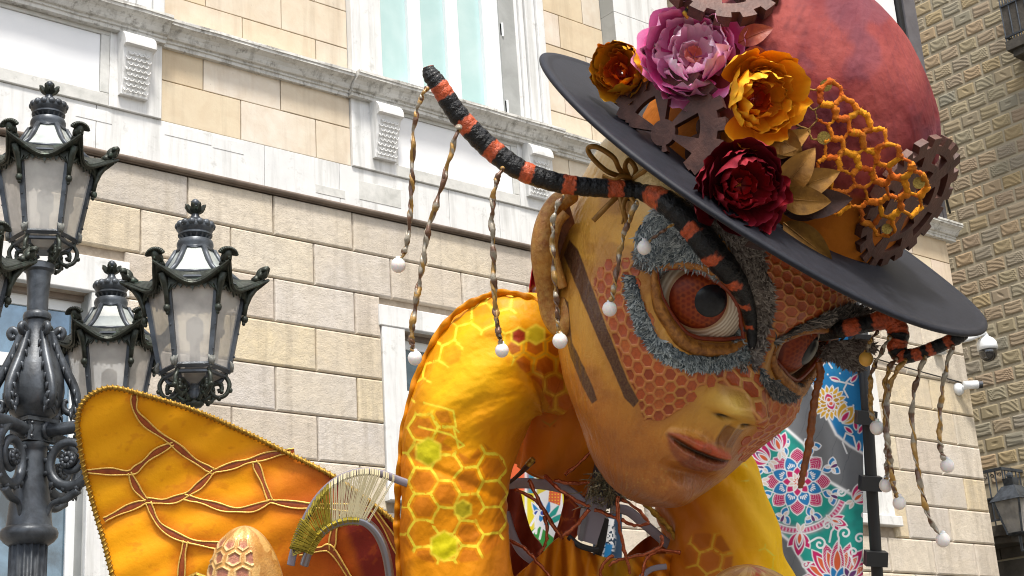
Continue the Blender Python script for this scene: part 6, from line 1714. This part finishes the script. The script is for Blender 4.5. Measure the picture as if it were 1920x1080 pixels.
for i, pts in enumerate([[(965, 918, 4.82), (1000, 935, 4.80), (1022, 960, 4.78), (1050, 1005, 4.78), (1056, 1008, 4.78)], [(992, 900, 4.8), (1008, 935, 4.78), (1030, 975, 4.77), (1054, 1008, 4.76)],
        [(1022, 892, 4.8), (1045, 915, 4.76), (1080, 938, 4.74), (1105, 950, 4.74)], [(1105, 955, 4.74), (1080, 985, 4.75), (1053, 1006, 4.75)], [(1022, 968, 4.79), (1026, 1000, 4.78), (1020, 1025, 4.78), (1008, 1040, 4.78)],
        [(955, 1012, 4.8), (985, 1030, 4.78), (1002, 1048, 4.77), (1030, 1078, 4.76), (1050, 1100, 4.75)], [(1158, 930, 4.76), (1160, 980, 4.74), (1170, 1030, 4.74), (1182, 1075, 4.74)], [(1165, 975, 4.75), (1190, 985, 4.75), (1218, 982, 4.76)],
        [(1115, 955, 4.75), (1140, 965, 4.75), (1160, 972, 4.75)], [(1165, 935, 4.8), (1195, 955, 4.8), (1218, 980, 4.8)], [(1240, 1005, 4.78), (1238, 1025, 4.76), (1205, 1040, 4.76), (1160, 1050, 4.76), (1140, 1062, 4.76)],
        [(1275, 1036, 4.8), (1235, 1032, 4.78), (1212, 1050, 4.76), (1202, 1090, 4.75)], [(1060, 890, 4.82), (1090, 865, 4.8), (1115, 840, 4.8)], [(1150, 1040, 4.76), (1130, 1060, 4.76), (1125, 1085, 4.76)], [(1040, 900, 4.84), (1070, 906, 4.84), (1115, 905, 4.84)]]):
    tubep('copper_twig', pts, [4.2, 3.4, 3.6, 2.8], M['copper'], 8, jit=1.2, seed=i, sm=6)
# neck box
def slab(name, poly, d, th, mt):
    m = MB(); n = len(poly); m.add([U(x, y, d) for x, y in poly]+[U(x, y, d)+cw((0, 0, -1))*th for x, y in poly], [tuple(range(n)), tuple(range(2*n-1, n-1, -1))]+[(k, n+k, n+(k+1) % n, (k+1) % n) for k in range(n)]); return m.build(name, mt, pup)
slab('neck_box', [(1106, 925), (1140, 935), (1133, 975), (1118, 1022), (1085, 1012), (1092, 965)], 4.84, .12, M['flatbar'])
slab('neck_box_face', [(1092, 965), (1102, 968), (1092, 1016), (1084, 1012)], 4.83, .02, M['pipe'])
slab('neck_strap', [(1128, 968), (1142, 975), (1136, 1015), (1126, 1048), (1112, 1040), (1120, 1020)], 4.88, .05, M['plainblack'])
tubep('neck_strap', [(1066, 1006, 4.84), (1085, 1022, 4.82), (1110, 1030, 4.83), (1122, 1030, 4.84)], 6, M['plainblack'], 8, .5)
slab('neck_post', [(1120, 855), (1180, 880), (1165, 940), (1140, 955), (1105, 930)], 4.86, .06, M['neck'])
tn = MB(); rs = random.Random(12)
for k in range(150):
    x, y = rs.gauss(1134, 17), rs.gauss(915, 20); a_ = rs.uniform(0, 6.28); l_ = rs.uniform(12, 30)
    tn.tube([U(x, y, 4.80+rs.uniform(-.04, .04)), U(x+math.cos(a_)*l_*.5+rs.uniform(-4, 4), y+math.sin(a_)*l_*.5, 4.78+rs.uniform(-.04, .03)), U(x+math.cos(a_)*l_, y+abs(math.sin(a_))*l_, 4.79+rs.uniform(-.05, .05))], [1.3*K, 1.1*K, .5*K], 4)
stuff(tn.build('neck_tinsel', M['tinsel'], pup))
tubep('brass_wire', [(1172, 395, 4.15)]*2+[(1166, 420, 4.15)], 2, M['goldleaf'])
# cheek rod hanging in front of the banner
tubep('drip_rod', [(1535, 678, 4.3), (1538, 705, 4.3), (1530, 735, 4.3), (1522, 790, 4.3), (1516, 840, 4.3), (1507, 880, 4.3), (1501, 915, 4.3)], [6, 7, 7, 7, 7, 6.5, 5], M['dried'], 12, jit=.6, seed=3)
# ------------------------------------------------------------------ strings of frosted bulbs hanging from the antennae
def light_string(path, bulb, label, d=4.08, r_=4.4, yellow=False, seed=0, side='left antenna'):
    top = U(path[0][0], path[0][1], d); e = empty('light_string', top)
    T(e, label, 'light string', 'bulb strings hanging from the antennae')
    P_ = smoothpath(path+[bulb], 14); rq = random.Random(seed); n = 9; m = MB(); L = len(P_); V = []; 
    rad = []
    for i in range(L):
        t = i/(L-1); rad.append(K*r_*(.82+.28*math.sin(i*.55+seed)+rq.uniform(-.12, .22))*(1 if t < .86 else max(.28, (1-t)/.14)))
    pts = [U(p[0]+1.2*math.sin(i*.6), p[1], d+.006*math.sin(i*.7)) for i, p in enumerate(P_)]
    m.tube(pts, rad, n)
    # second strand twisted round the first
    pts2 = [U(p[0]+r_*.75*math.sin(i*.55), p[1], d-.008*math.cos(i*.55)) for i, p in enumerate(P_)]
    n1_ = len(m.v); m.tube(pts2, [q*.55 for q in rad], 7)
    gold, clear, brown = hexc('a8803e'), hexc('a09684'), hexc('6a4a34')
    col_ = []
    def tone(i, k):
        g = vnoise(i*.16+seed*3.1, 2.2); q = vnoise(i*.5+seed, k*.8+7)
        c = gold if g > .58 else (clear if g > .34 else brown); return c*(.65+.7*q)
    for i in range(L): col_ += [tone(i, k) for k in range(n)]
    for i in range(L): col_ += [tone(i+9, k)*1.1 for k in range(7)]
    me = m.mesh('twisted_wire', M['string'], True); setcol(me, np.array(col_)); o = bpy.data.objects.new('twisted_wire', me); link(o, e); W2L(e, o)
    b = MB(); c = U(bulb[0], bulb[1]+3, d); b.ball(c, (11.6+1.6*((seed*37) % 10)/10)*K*Vector((1, 1.06, 1)), 20, 14, ax=MW); b.tube([U(bulb[0], bulb[1]-14, d), U(bulb[0], bulb[1]-6, d)], [3.5*K, 5.5*K], 10)
    b.build('bulb', M['bulby'] if yellow else M['bulb'], e, smooth=True)
light_string([(800, 165), (787, 190), (776, 240), (773, 320), (770, 390), (764, 450), (757, 475)], (747, 494), 'short gold bulb string hanging from the tip of the left antenna', seed=1)
light_string([(860, 238), (845, 290), (825, 360), (803, 430), (793, 490), (781, 560), (772, 620), (773, 650)], (778, 668), 'longest bulb string, slanting left from the second orange band of the left antenna', seed=2, r_=5)
light_string([(942, 315), (928, 350), (922, 410), (925, 470), (926, 540), (931, 600), (937, 635)], (941, 654), 'bulb string hanging in front of the yellow sleeve from the left antenna', seed=3, r_=4.8)
light_string([(1056, 366), (1040, 400), (1036, 450), (1040, 520), (1044, 570), (1046, 610)], (1050, 636), 'bulb string hanging over the puppet ear', seed=4, d=4.06)
light_string([(1194, 378), (1176, 420), (1163, 470), (1155, 520), (1149, 552)], (1143, 576), 'short bulb string ending over the honeycomb cheek', seed=5, d=4.03, r_=4.4)
light_string([(1262, 420), (1245, 432), (1225, 446)], (1208, 461), 'tiny cream bulb resting on the blue grey brow fur', seed=6, d=4.02, r_=2.6)
light_string([(1645, 622), (1632, 640), (1627, 652)], (1624, 670), 'yellowed bulb on a short wire near the far eye', seed=7, d=4.3, r_=3.6, yellow=True)
light_string([(1668, 632), (1650, 665), (1634, 700), (1632, 740), (1634, 775)], (1644, 799), 'bulb string hanging beside the black banner pole', seed=8, d=4.28, r_=4.2, yellow=False)
light_string([(1680, 672), (1664, 700), (1660, 745), (1660, 800), (1664, 850), (1664, 880)], (1661, 907), 'thick bulb string hanging straight from the bend of the right antenna', seed=9, d=4.28, r_=5.4)
light_string([(1698, 675), (1676, 705), (1664, 750), (1664, 820), (1670, 870), (1676, 915)], (1686, 940), 'bulb string crossing the thick one below the right antenna', seed=10, d=4.25, r_=4.8)
light_string([(1735, 668), (1720, 710), (1710, 770), (1716, 850), (1728, 920), (1744, 975)], (1768, 1009), 'longest bulb string hanging from the middle of the right antenna', seed=11, d=4.24, r_=4.6)
light_string([(1786, 648), (1772, 700), (1764, 760), (1762, 820), (1766, 850)], (1776, 870), 'bulb string nearest the tip of the right antenna', seed=12, d=4.22, r_=4.6)

# ------------------------------------------------------------------ batik banners
WHT = hexc('e2e4e6'); TEAL = hexc('149488'); BLU = hexc('1478b4'); MAG = hexc('bc1560'); ORB = hexc('cf5c30'); PUR = hexc('5c2a66'); GRY = hexc('6d7074'); YLW = hexc('d0a028')
def banner(name, x0, x1, y0, y1, d, paint, label, sx=1.25):
    nx, ny = int((x1-x0)*sx), int((y1-y0)*sx)
    X, Y = np.meshgrid(np.linspace(x0, x1, nx), np.linspace(y0, y1, ny), indexing='ij')
    D = d+.02*np.sin(X/33.+Y/90.)+.012*np.sin(X/14.-Y/70.)
    P = Un_(X, Y, D); e = empty(name, Vector(P[-1, 0]))
    o = grid_mesh('cloth', P, M['batik'], e, colors=paint(X, Y)); s_ = o.modifiers.new('thickness', 'SOLIDIFY'); s_.thickness = .004
    T(e, label, 'banner'); return e
def put(c, col_, m): m = np.clip(m, 0, 1)[..., None]; return c*(1-m)+col_*m
def line(c, X, Y, pts, w_, col_=WHT): return put(c, col_, 1-sstep(w_*.5, w_*.5+1.1, dseg(X, Y, pts)))
def petalpoly(cx, cy, ang, r0, r1, w_, k=7):
    ca, sa = math.cos(R(ang)), math.sin(R(ang)); L1 = []; L2 = []
    for i in range(k+1):
        t = i/k; r_ = r0+(r1-r0)*t; q = w_*math.sin(math.pi*min(1, t*.9+.08))**.8*(1-.2*t) if i < k else 0
        L1.append((cx+ca*r_-sa*q, cy+sa*r_+ca*q)); L2.append((cx+ca*r_+sa*q, cy+sa*r_-ca*q))
    return L1+L2[::-1]
def petals(c, X, Y, cx, cy, n, r0, r1, w_, fill, ph=0, lw=1.6, stripes=None, arc=None):
    near_ = (np.abs(X-cx) < r1+6) & (np.abs(Y-cy) < r1+6)
    ii = np.where(near_.any(1))[0]; jj = np.where(near_.any(0))[0]
    if len(ii) == 0 or len(jj) == 0: return c
    sl = (slice(ii[0], ii[-1]+1), slice(jj[0], jj[-1]+1)); x, y = X[sl], Y[sl]; cc = c[sl].copy()
    for k in range(n):
        a_ = ph+360*k/n
        if arc and not (arc[0] <= (a_ % 360) <= arc[1]): continue
        s_ = sdpoly(x, y, petalpoly(cx, cy, a_, r0, r1, w_)); cc = put(cc, fill, sstep(-.5, .8, s_))
        if stripes is not None:
            u_ = (x-cx)*math.cos(R(a_))+(y-cy)*math.sin(R(a_)); v_ = -(x-cx)*math.sin(R(a_))+(y-cy)*math.cos(R(a_))
            cc = put(cc, stripes, sstep(0, 1, s_)*(np.sin((u_+np.abs(v_)*.8)*1.5) > .6)*.45)
        cc = put(cc, WHT, gs(s_, min(lw, 1.6)*.5)*1.0)
    c[sl] = cc; return c
def swirl(c, X, Y, cx, cy, r_, turn=1, ph=0, w_=2.6):
    pts = [(cx+r_*(1-t)*math.cos(ph+turn*t*9)+0, cy+r_*(1-t)*math.sin(ph+turn*t*9)) for t in np.linspace(0, .85, 26)]
    tail = [(pts[0][0]+r_*.9*math.cos(ph-turn*.9), pts[0][1]+r_*1.1*math.sin(ph-turn*.9)+r_*.5)]
    return line(c, X, Y, tail+pts, w_)
def paintA(X, Y):
    c = np.ones(X.shape+(3,))*GRY*(.72+.5*fbm(X/40., Y/60., 4))[..., None]
    c = put(c, hexc('4c4f53'), (np.abs(np.sin((X+Y*.35)/11.+2*fbm(X/40, Y/40))) < .05)*.5)
    tealP = [(1290, 700), (1400, 745), (1444, 779), (1474, 803), (1507, 832), (1530, 872), (1552, 901), (1593, 925), (1640, 950), (1640, 1200), (1560, 1150), (1519, 1080), (1503, 1052), (1481, 1015), (1446, 986), (1428, 950), (1400, 900), (1340, 860), (1290, 820)]
    s_ = sdpoly(X, Y, tealP); c = put(c, TEAL*1.0, sstep(-1, 1, s_)); c = put(c, BLU, sstep(-1, 1, s_)*(X < 1392)*.9)
    c = put(c, hexc('0f6a68'), sstep(-1, 1, s_)*sstep(.5, .7, fbm(X/24., Y/24., 3))*.5)
    blueP = [(1470, 560), (1490, 660), (1511, 701), (1532, 738), (1552, 783), (1568, 815), (1593, 836), (1640, 862), (1660, 540)]
    s2 = sdpoly(X, Y, blueP); c = put(c, BLU*(1.0), sstep(-1, 1, s2)); c = put(c, hexc('2a93bd'), sstep(-1, 1, s2)*sstep(.45, .7, fbm(X/20., Y/30., 3))*.7)
    c = put(c, WHT, gs(s_, 2.0)*1.15); c = put(c, WHT, gs(s2, 1.8)*1.15)
    # mandala
    cx, cy = 1495, 903
    CRM = hexc('d8c8bc')
    for k in range(8):                                   # ring of small cups with cream centres
        a_ = R(22+45*k); fx, fy = cx+70*math.cos(a_), cy+70*math.sin(a_)
        c = petals(c, X, Y, fx, fy, 3, 0, 19, 8, BLU, math.degrees(a_)-60, 1.5); c = petals(c, X, Y, fx, fy, 3, 1, 13, 3.2, CRM, math.degrees(a_)-40, 1.2)
        c = petals(c, X, Y, fx, fy, 1, -14, 4, 4, PUR, math.degrees(a_)+180, 1.2)
    for (n, fill, r0, r1, w_, ph, st) in ((8, MAG, 34, 63, 15, 0, WHT), (8, BLU, 16, 50, 13, 22, None)):
        c = petals(c, X, Y, cx, cy, n, r0, r1, w_, fill, ph, 1.9, st)
    for k in range(8):                                   # white combs inside the blue petals
        a_ = R(22+45*k)
        for q in (-2, -1, 0, 1, 2):
            b_ = a_+q*.10; r_a, r_b = 29, 36-abs(q)*2.0
            c = line(c, X, Y, [(cx+r_a*math.cos(b_), cy+r_a*math.sin(b_)), (cx+r_b*math.cos(b_), cy+r_b*math.sin(b_))], 1.1)
    c = petals(c, X, Y, cx, cy, 8, 4, 28, 9, MAG, 0, 2.0); c = petals(c, X, Y, cx, cy, 8, 0, 18, 4.6, CRM, 22, 1.5); c = petals(c, X, Y, cx, cy, 8, 0, 9, 2.4, ORB, 0, 1.0)
    an_ = np.arctan2(Y-cy, X-cx); rad_ = np.hypot(X-cx, Y-cy); low = (an_ > .4) & (an_ < 2.9) & (s_ > 0)
    c = put(c, hexc('d9a8bc'), gs(rad_-92, 5)*low); c = put(c, MAG, gs(rad_-92, 3.4)*(np.sin(an_*90) > -.1)*low*.9)
    c = put(c, WHT, (gs(rad_-98, .9)+gs(rad_-86, .9))*low)
    for (fx, fy, ph, sc) in ((1462, 843, 250, 1.), (1440, 864, 215, 1.), (1424, 902, 185, .95), (1602, 938, 320, .9), (1500, 1000, 95, 1.), (1560, 975, 20, .7)):
        for da, r1, w_, f in ((-38, 34, 9, MAG), (38, 34, 9, MAG), (0, 44, 12, MAG), (0, 30, 7.5, PUR), (0, 22, 5, ORB)):
            c = petals(c, X, Y, fx, fy, 1, 0, r1*sc, w_*sc, f, ph+da, 1.8)
        for da in (-20, 20): c = petals(c, X, Y, fx, fy, 1, 4, 20*sc, 4*sc, hexc('d8c8bc'), ph+180+da, 1.4)
    # lotus at the foot
    for k, a_ in enumerate((-170, -10, -150, -30, -128, -52, -108, -72, -90)):
        c = petals(c, X, Y, 1570, 1092, 1, 6, 78-4*(k < 2)*3, 15, MAG, a_, 2.0, WHT if k > 5 else None); c = petals(c, X, Y, 1570, 1092, 1, 20, 62, 8, ORB, a_, 1.5, WHT if k % 2 else None)
    c = petals(c, X, Y, 1570, 1092, 9, 0, 32, 8, BLU, 10, 1.7); c = petals(c, X, Y, 1592, 1082, 5, 0, 20, 6, PUR, 30, 1.5)
    for (sx_, sy_, r_, tn_, ph) in ((1438, 808, 9, 1, 1.), (1406, 832, 12, -1, 2.), (1418, 800, 9, 1, 3.), (1577, 922, 9, 1, 0), (1552, 985, 13, -1, 1.), (1584, 1000, 14, 1, 2.5), (1537, 1020, 13, 1, 4.), (1612, 1010, 12, -1, .5), (1600, 1035, 10, 1, 2), (1510, 1058, 8, 1, 0), (1622, 905+60, 7, 1, 1), (1380, 800, 12, 1, 2)):
        c = swirl(c, X, Y, sx_, sy_, r_, tn_, ph)
    # blue corner: sunflower, tulip, buds
    c = petals(c, X, Y, 1555, 755, 18, 10, 33, 5, YLW, 0, 1.5); c = petals(c, X, Y, 1556, 755, 12, 6, 20, 5, hexc('b98a1c'), 8, 1.2)
    c = petals(c, X, Y, 1556, 753, 2, -2, 17, 9, MAG, 70, 1.6); c = petals(c, X, Y, 1556, 753, 2, 0, 9, 5, ORB, 60, 1.4)
    for da, f in ((-30, YLW), (30, YLW), (0, YLW), (0, MAG)): c = petals(c, X, Y, 1578, 790, 1, 0, 36 if f is YLW else 24, 12 if f is YLW else 6, f, -52+da, 1.7)
    for (bx, by, ba) in ((1574, 714, 200), (1596, 716, -50), (1606, 806, -100), (1598, 812, -140), (1610, 812, -60), (1609, 846, -85), (1530, 690, 260)): c = petals(c, X, Y, bx, by, 1, 0, 19, 4.5, MAG, ba, 1.5)
    for q in ([(1590, 745), (1582, 730), (1588, 718), (1600, 722)], [(1588, 850), (1580, 830), (1586, 812), (1600, 818), (1606, 840)], [(1560, 712), (1585, 718), (1595, 708)], [(1540, 690), (1548, 672), (1560, 690)], [(1600, 690), (1590, 670), (1606, 655)]): c = line(c, X, Y, q, 2.)
    c = petals(c, X, Y, 1545, 682, 1, 0, 30, 8, ORB, 240, 1.6); c = petals(c, X, Y, 1592, 686, 1, 0, 26, 7, YLW, -10, 1.6)
    for (dx, dy) in ((1552, 702), (1562, 726), (1600, 760), (1540, 720), (1575, 700), (1588, 768)): c = put(c, WHT, 1-sstep(1, 2.4, np.hypot(X-dx, Y-dy)))
    return c
bnA = banner('batik_banner', 1340, 1618, 560, 1170, 6.5, paintA, 'turquoise, magenta and grey batik banner with white outlined mandala, hung on the black pole')
# pole with cloth loops
pe = empty('banner_pole', U(1642, 1080, 6.45)); T(pe, 'black metal pole with square cloth loops at the edge of the batik banner', 'pole')
m = MB(); m.tube([U(1612, 560, 6.46), U(1626, 770, 6.46), U(1634, 905, 6.46), U(1645, 1080, 6.46), U(1665, 1400, 6.46), U(1685, 1720, 6.46)], 11*6.46/FPX, 16); m.build('pole_tube', M['plainblack'], pe, smooth=True)
for (x, y, w_, h_) in ((1624, 782, 20, 14), (1632, 905, 21, 15), (1642, 1046, 22, 15), (1612, 640, 20, 16)):
    m = MB(); m.tube([U(x-w_*.55-8, y, 6.44), U(x+w_*.9, y+2, 6.44)], h_*1.28*6.44/FPX, 4, up=cw((0, 1, 1))); m.build('cloth_loop', M['plainblack'], pe)
def paintB(X, Y):
    c = np.ones(X.shape+(3,))*hexc('d8c81c')
    c = put(c, ORB*1.4, (X < 992)*(Y < 920)*1.0); c = put(c, hexc('2a86a8'), gs(X-996, 7)*(Y < 925)); c = put(c, WHT, gs(X-986, 1.6)+gs(X-1004, 1.6)+gs(Y-905-.1*(X-1000), 0.1))
    s_ = sdpoly(X, Y, [(1003, 930), (1052, 905), (1060, 1000), (1030, 1040), (1012, 1010)]); c = put(c, WHT, sstep(-1, 1, s_))
    for k, (a_, f) in enumerate(((-80, BLU), (-55, TEAL), (-100, hexc('1a4f9a')), (-30, TEAL), (-120, BLU))): c = petals(c, X, Y, 1022, 985, 1, 0, 50, 7, f, a_, 1.8)
    c = petals(c, X, Y, 1012, 962, 2, 0, 12, 6, hexc('1a3f9a'), 0, 1.6)
    g = sdpoly(X, Y, [(1030, 917), (1054, 912), (1050, 948), (1028, 940)]); c = put(c, ORB, sstep(-1, 1, g)); c = put(c, YLW*1.2, sstep(0, 1, g)*((np.sin(X*1.1) > .2) & (np.sin(Y*1.1) > .2)))
    c = put(c, hexc('2f8a3c'), sstep(-1, 1, sdpoly(X, Y, [(990, 1000), (1010, 985), (1040, 1010), (1030, 1060), (1005, 1050)]))); c = line(c, X, Y, [(998, 1000), (1020, 975), (1012, 1010)], 3); c = line(c, X, Y, [(995, 985), (1010, 960), (1005, 1000)], 3)
    return c
banner('yellow_banner', 950, 1066, 840, 1090, 6.9, paintB, 'yellow, orange and blue batik banner glimpsed between the puppet chest bars')
def paintC(X, Y):
    c = np.ones(X.shape+(3,))*hexc('16324a'); s_ = sdpoly(X, Y, [(1138, 1000), (1146, 980), (1150, 1010), (1143, 1060), (1130, 1060)]); c = put(c, WHT, (vnoise(X/3, Y/3) > .45)*sstep(-8, 2, s_)); c = put(c, BLU, sstep(-3, 1, sdpoly(X, Y, [(1136, 1020), (1148, 1022), (1142, 1050), (1132, 1050)])))
    c = put(c, WHT, sstep(-1, 1, sdpoly(X, Y, [(1135, 970), (1152, 974), (1150, 986), (1138, 984)]))); return c
banner('dark_banner', 1112, 1166, 962, 1100, 7.1, paintC, 'dark blue and white patterned banner behind the neck box of the puppet')
def paintD(X, Y):
    c = np.ones(X.shape+(3,))*hexc('1b1c22'); c = put(c, hexc('b01828'), (X < 1004+.24*(Y-520)-.0)*1.0*(X < 1003+(Y-490)*.1)); c = line(c, X, Y, [(990, 548), (1000, 535), (1004, 545)], 2., hexc('d0802a')); c = put(c, WHT, gs(np.hypot(X-1006, Y-546)-6, 1.4)*.9); return c
ef = empty('small_flag', U(1008, 560, 5.6)); 
Xf, Tf = np.meshgrid(np.linspace(0, 1, 26), np.linspace(0, 1, 60), indexing='ij'); yf_ = 490+Tf*110; half = 1+Tf*22; xf_ = 1002+Tf*6+(Xf-.5)*2*half
of = grid_mesh('cloth', Un_(xf_, yf_, 5.6+.03*np.sin(Xf*7)), M['batik'], ef, colors=paintD(xf_, yf_)); s_ = of.modifiers.new('thickness', 'SOLIDIFY'); s_.thickness = .004
MB().tube([U(1010, 560, 5.62), U(1014, 700, 5.62)], .008, 8).build('flag_stick', M['plainblack'], ef)
T(ef, 'small pointed red and black flag showing between the yellow sleeve and the ear', 'flag')
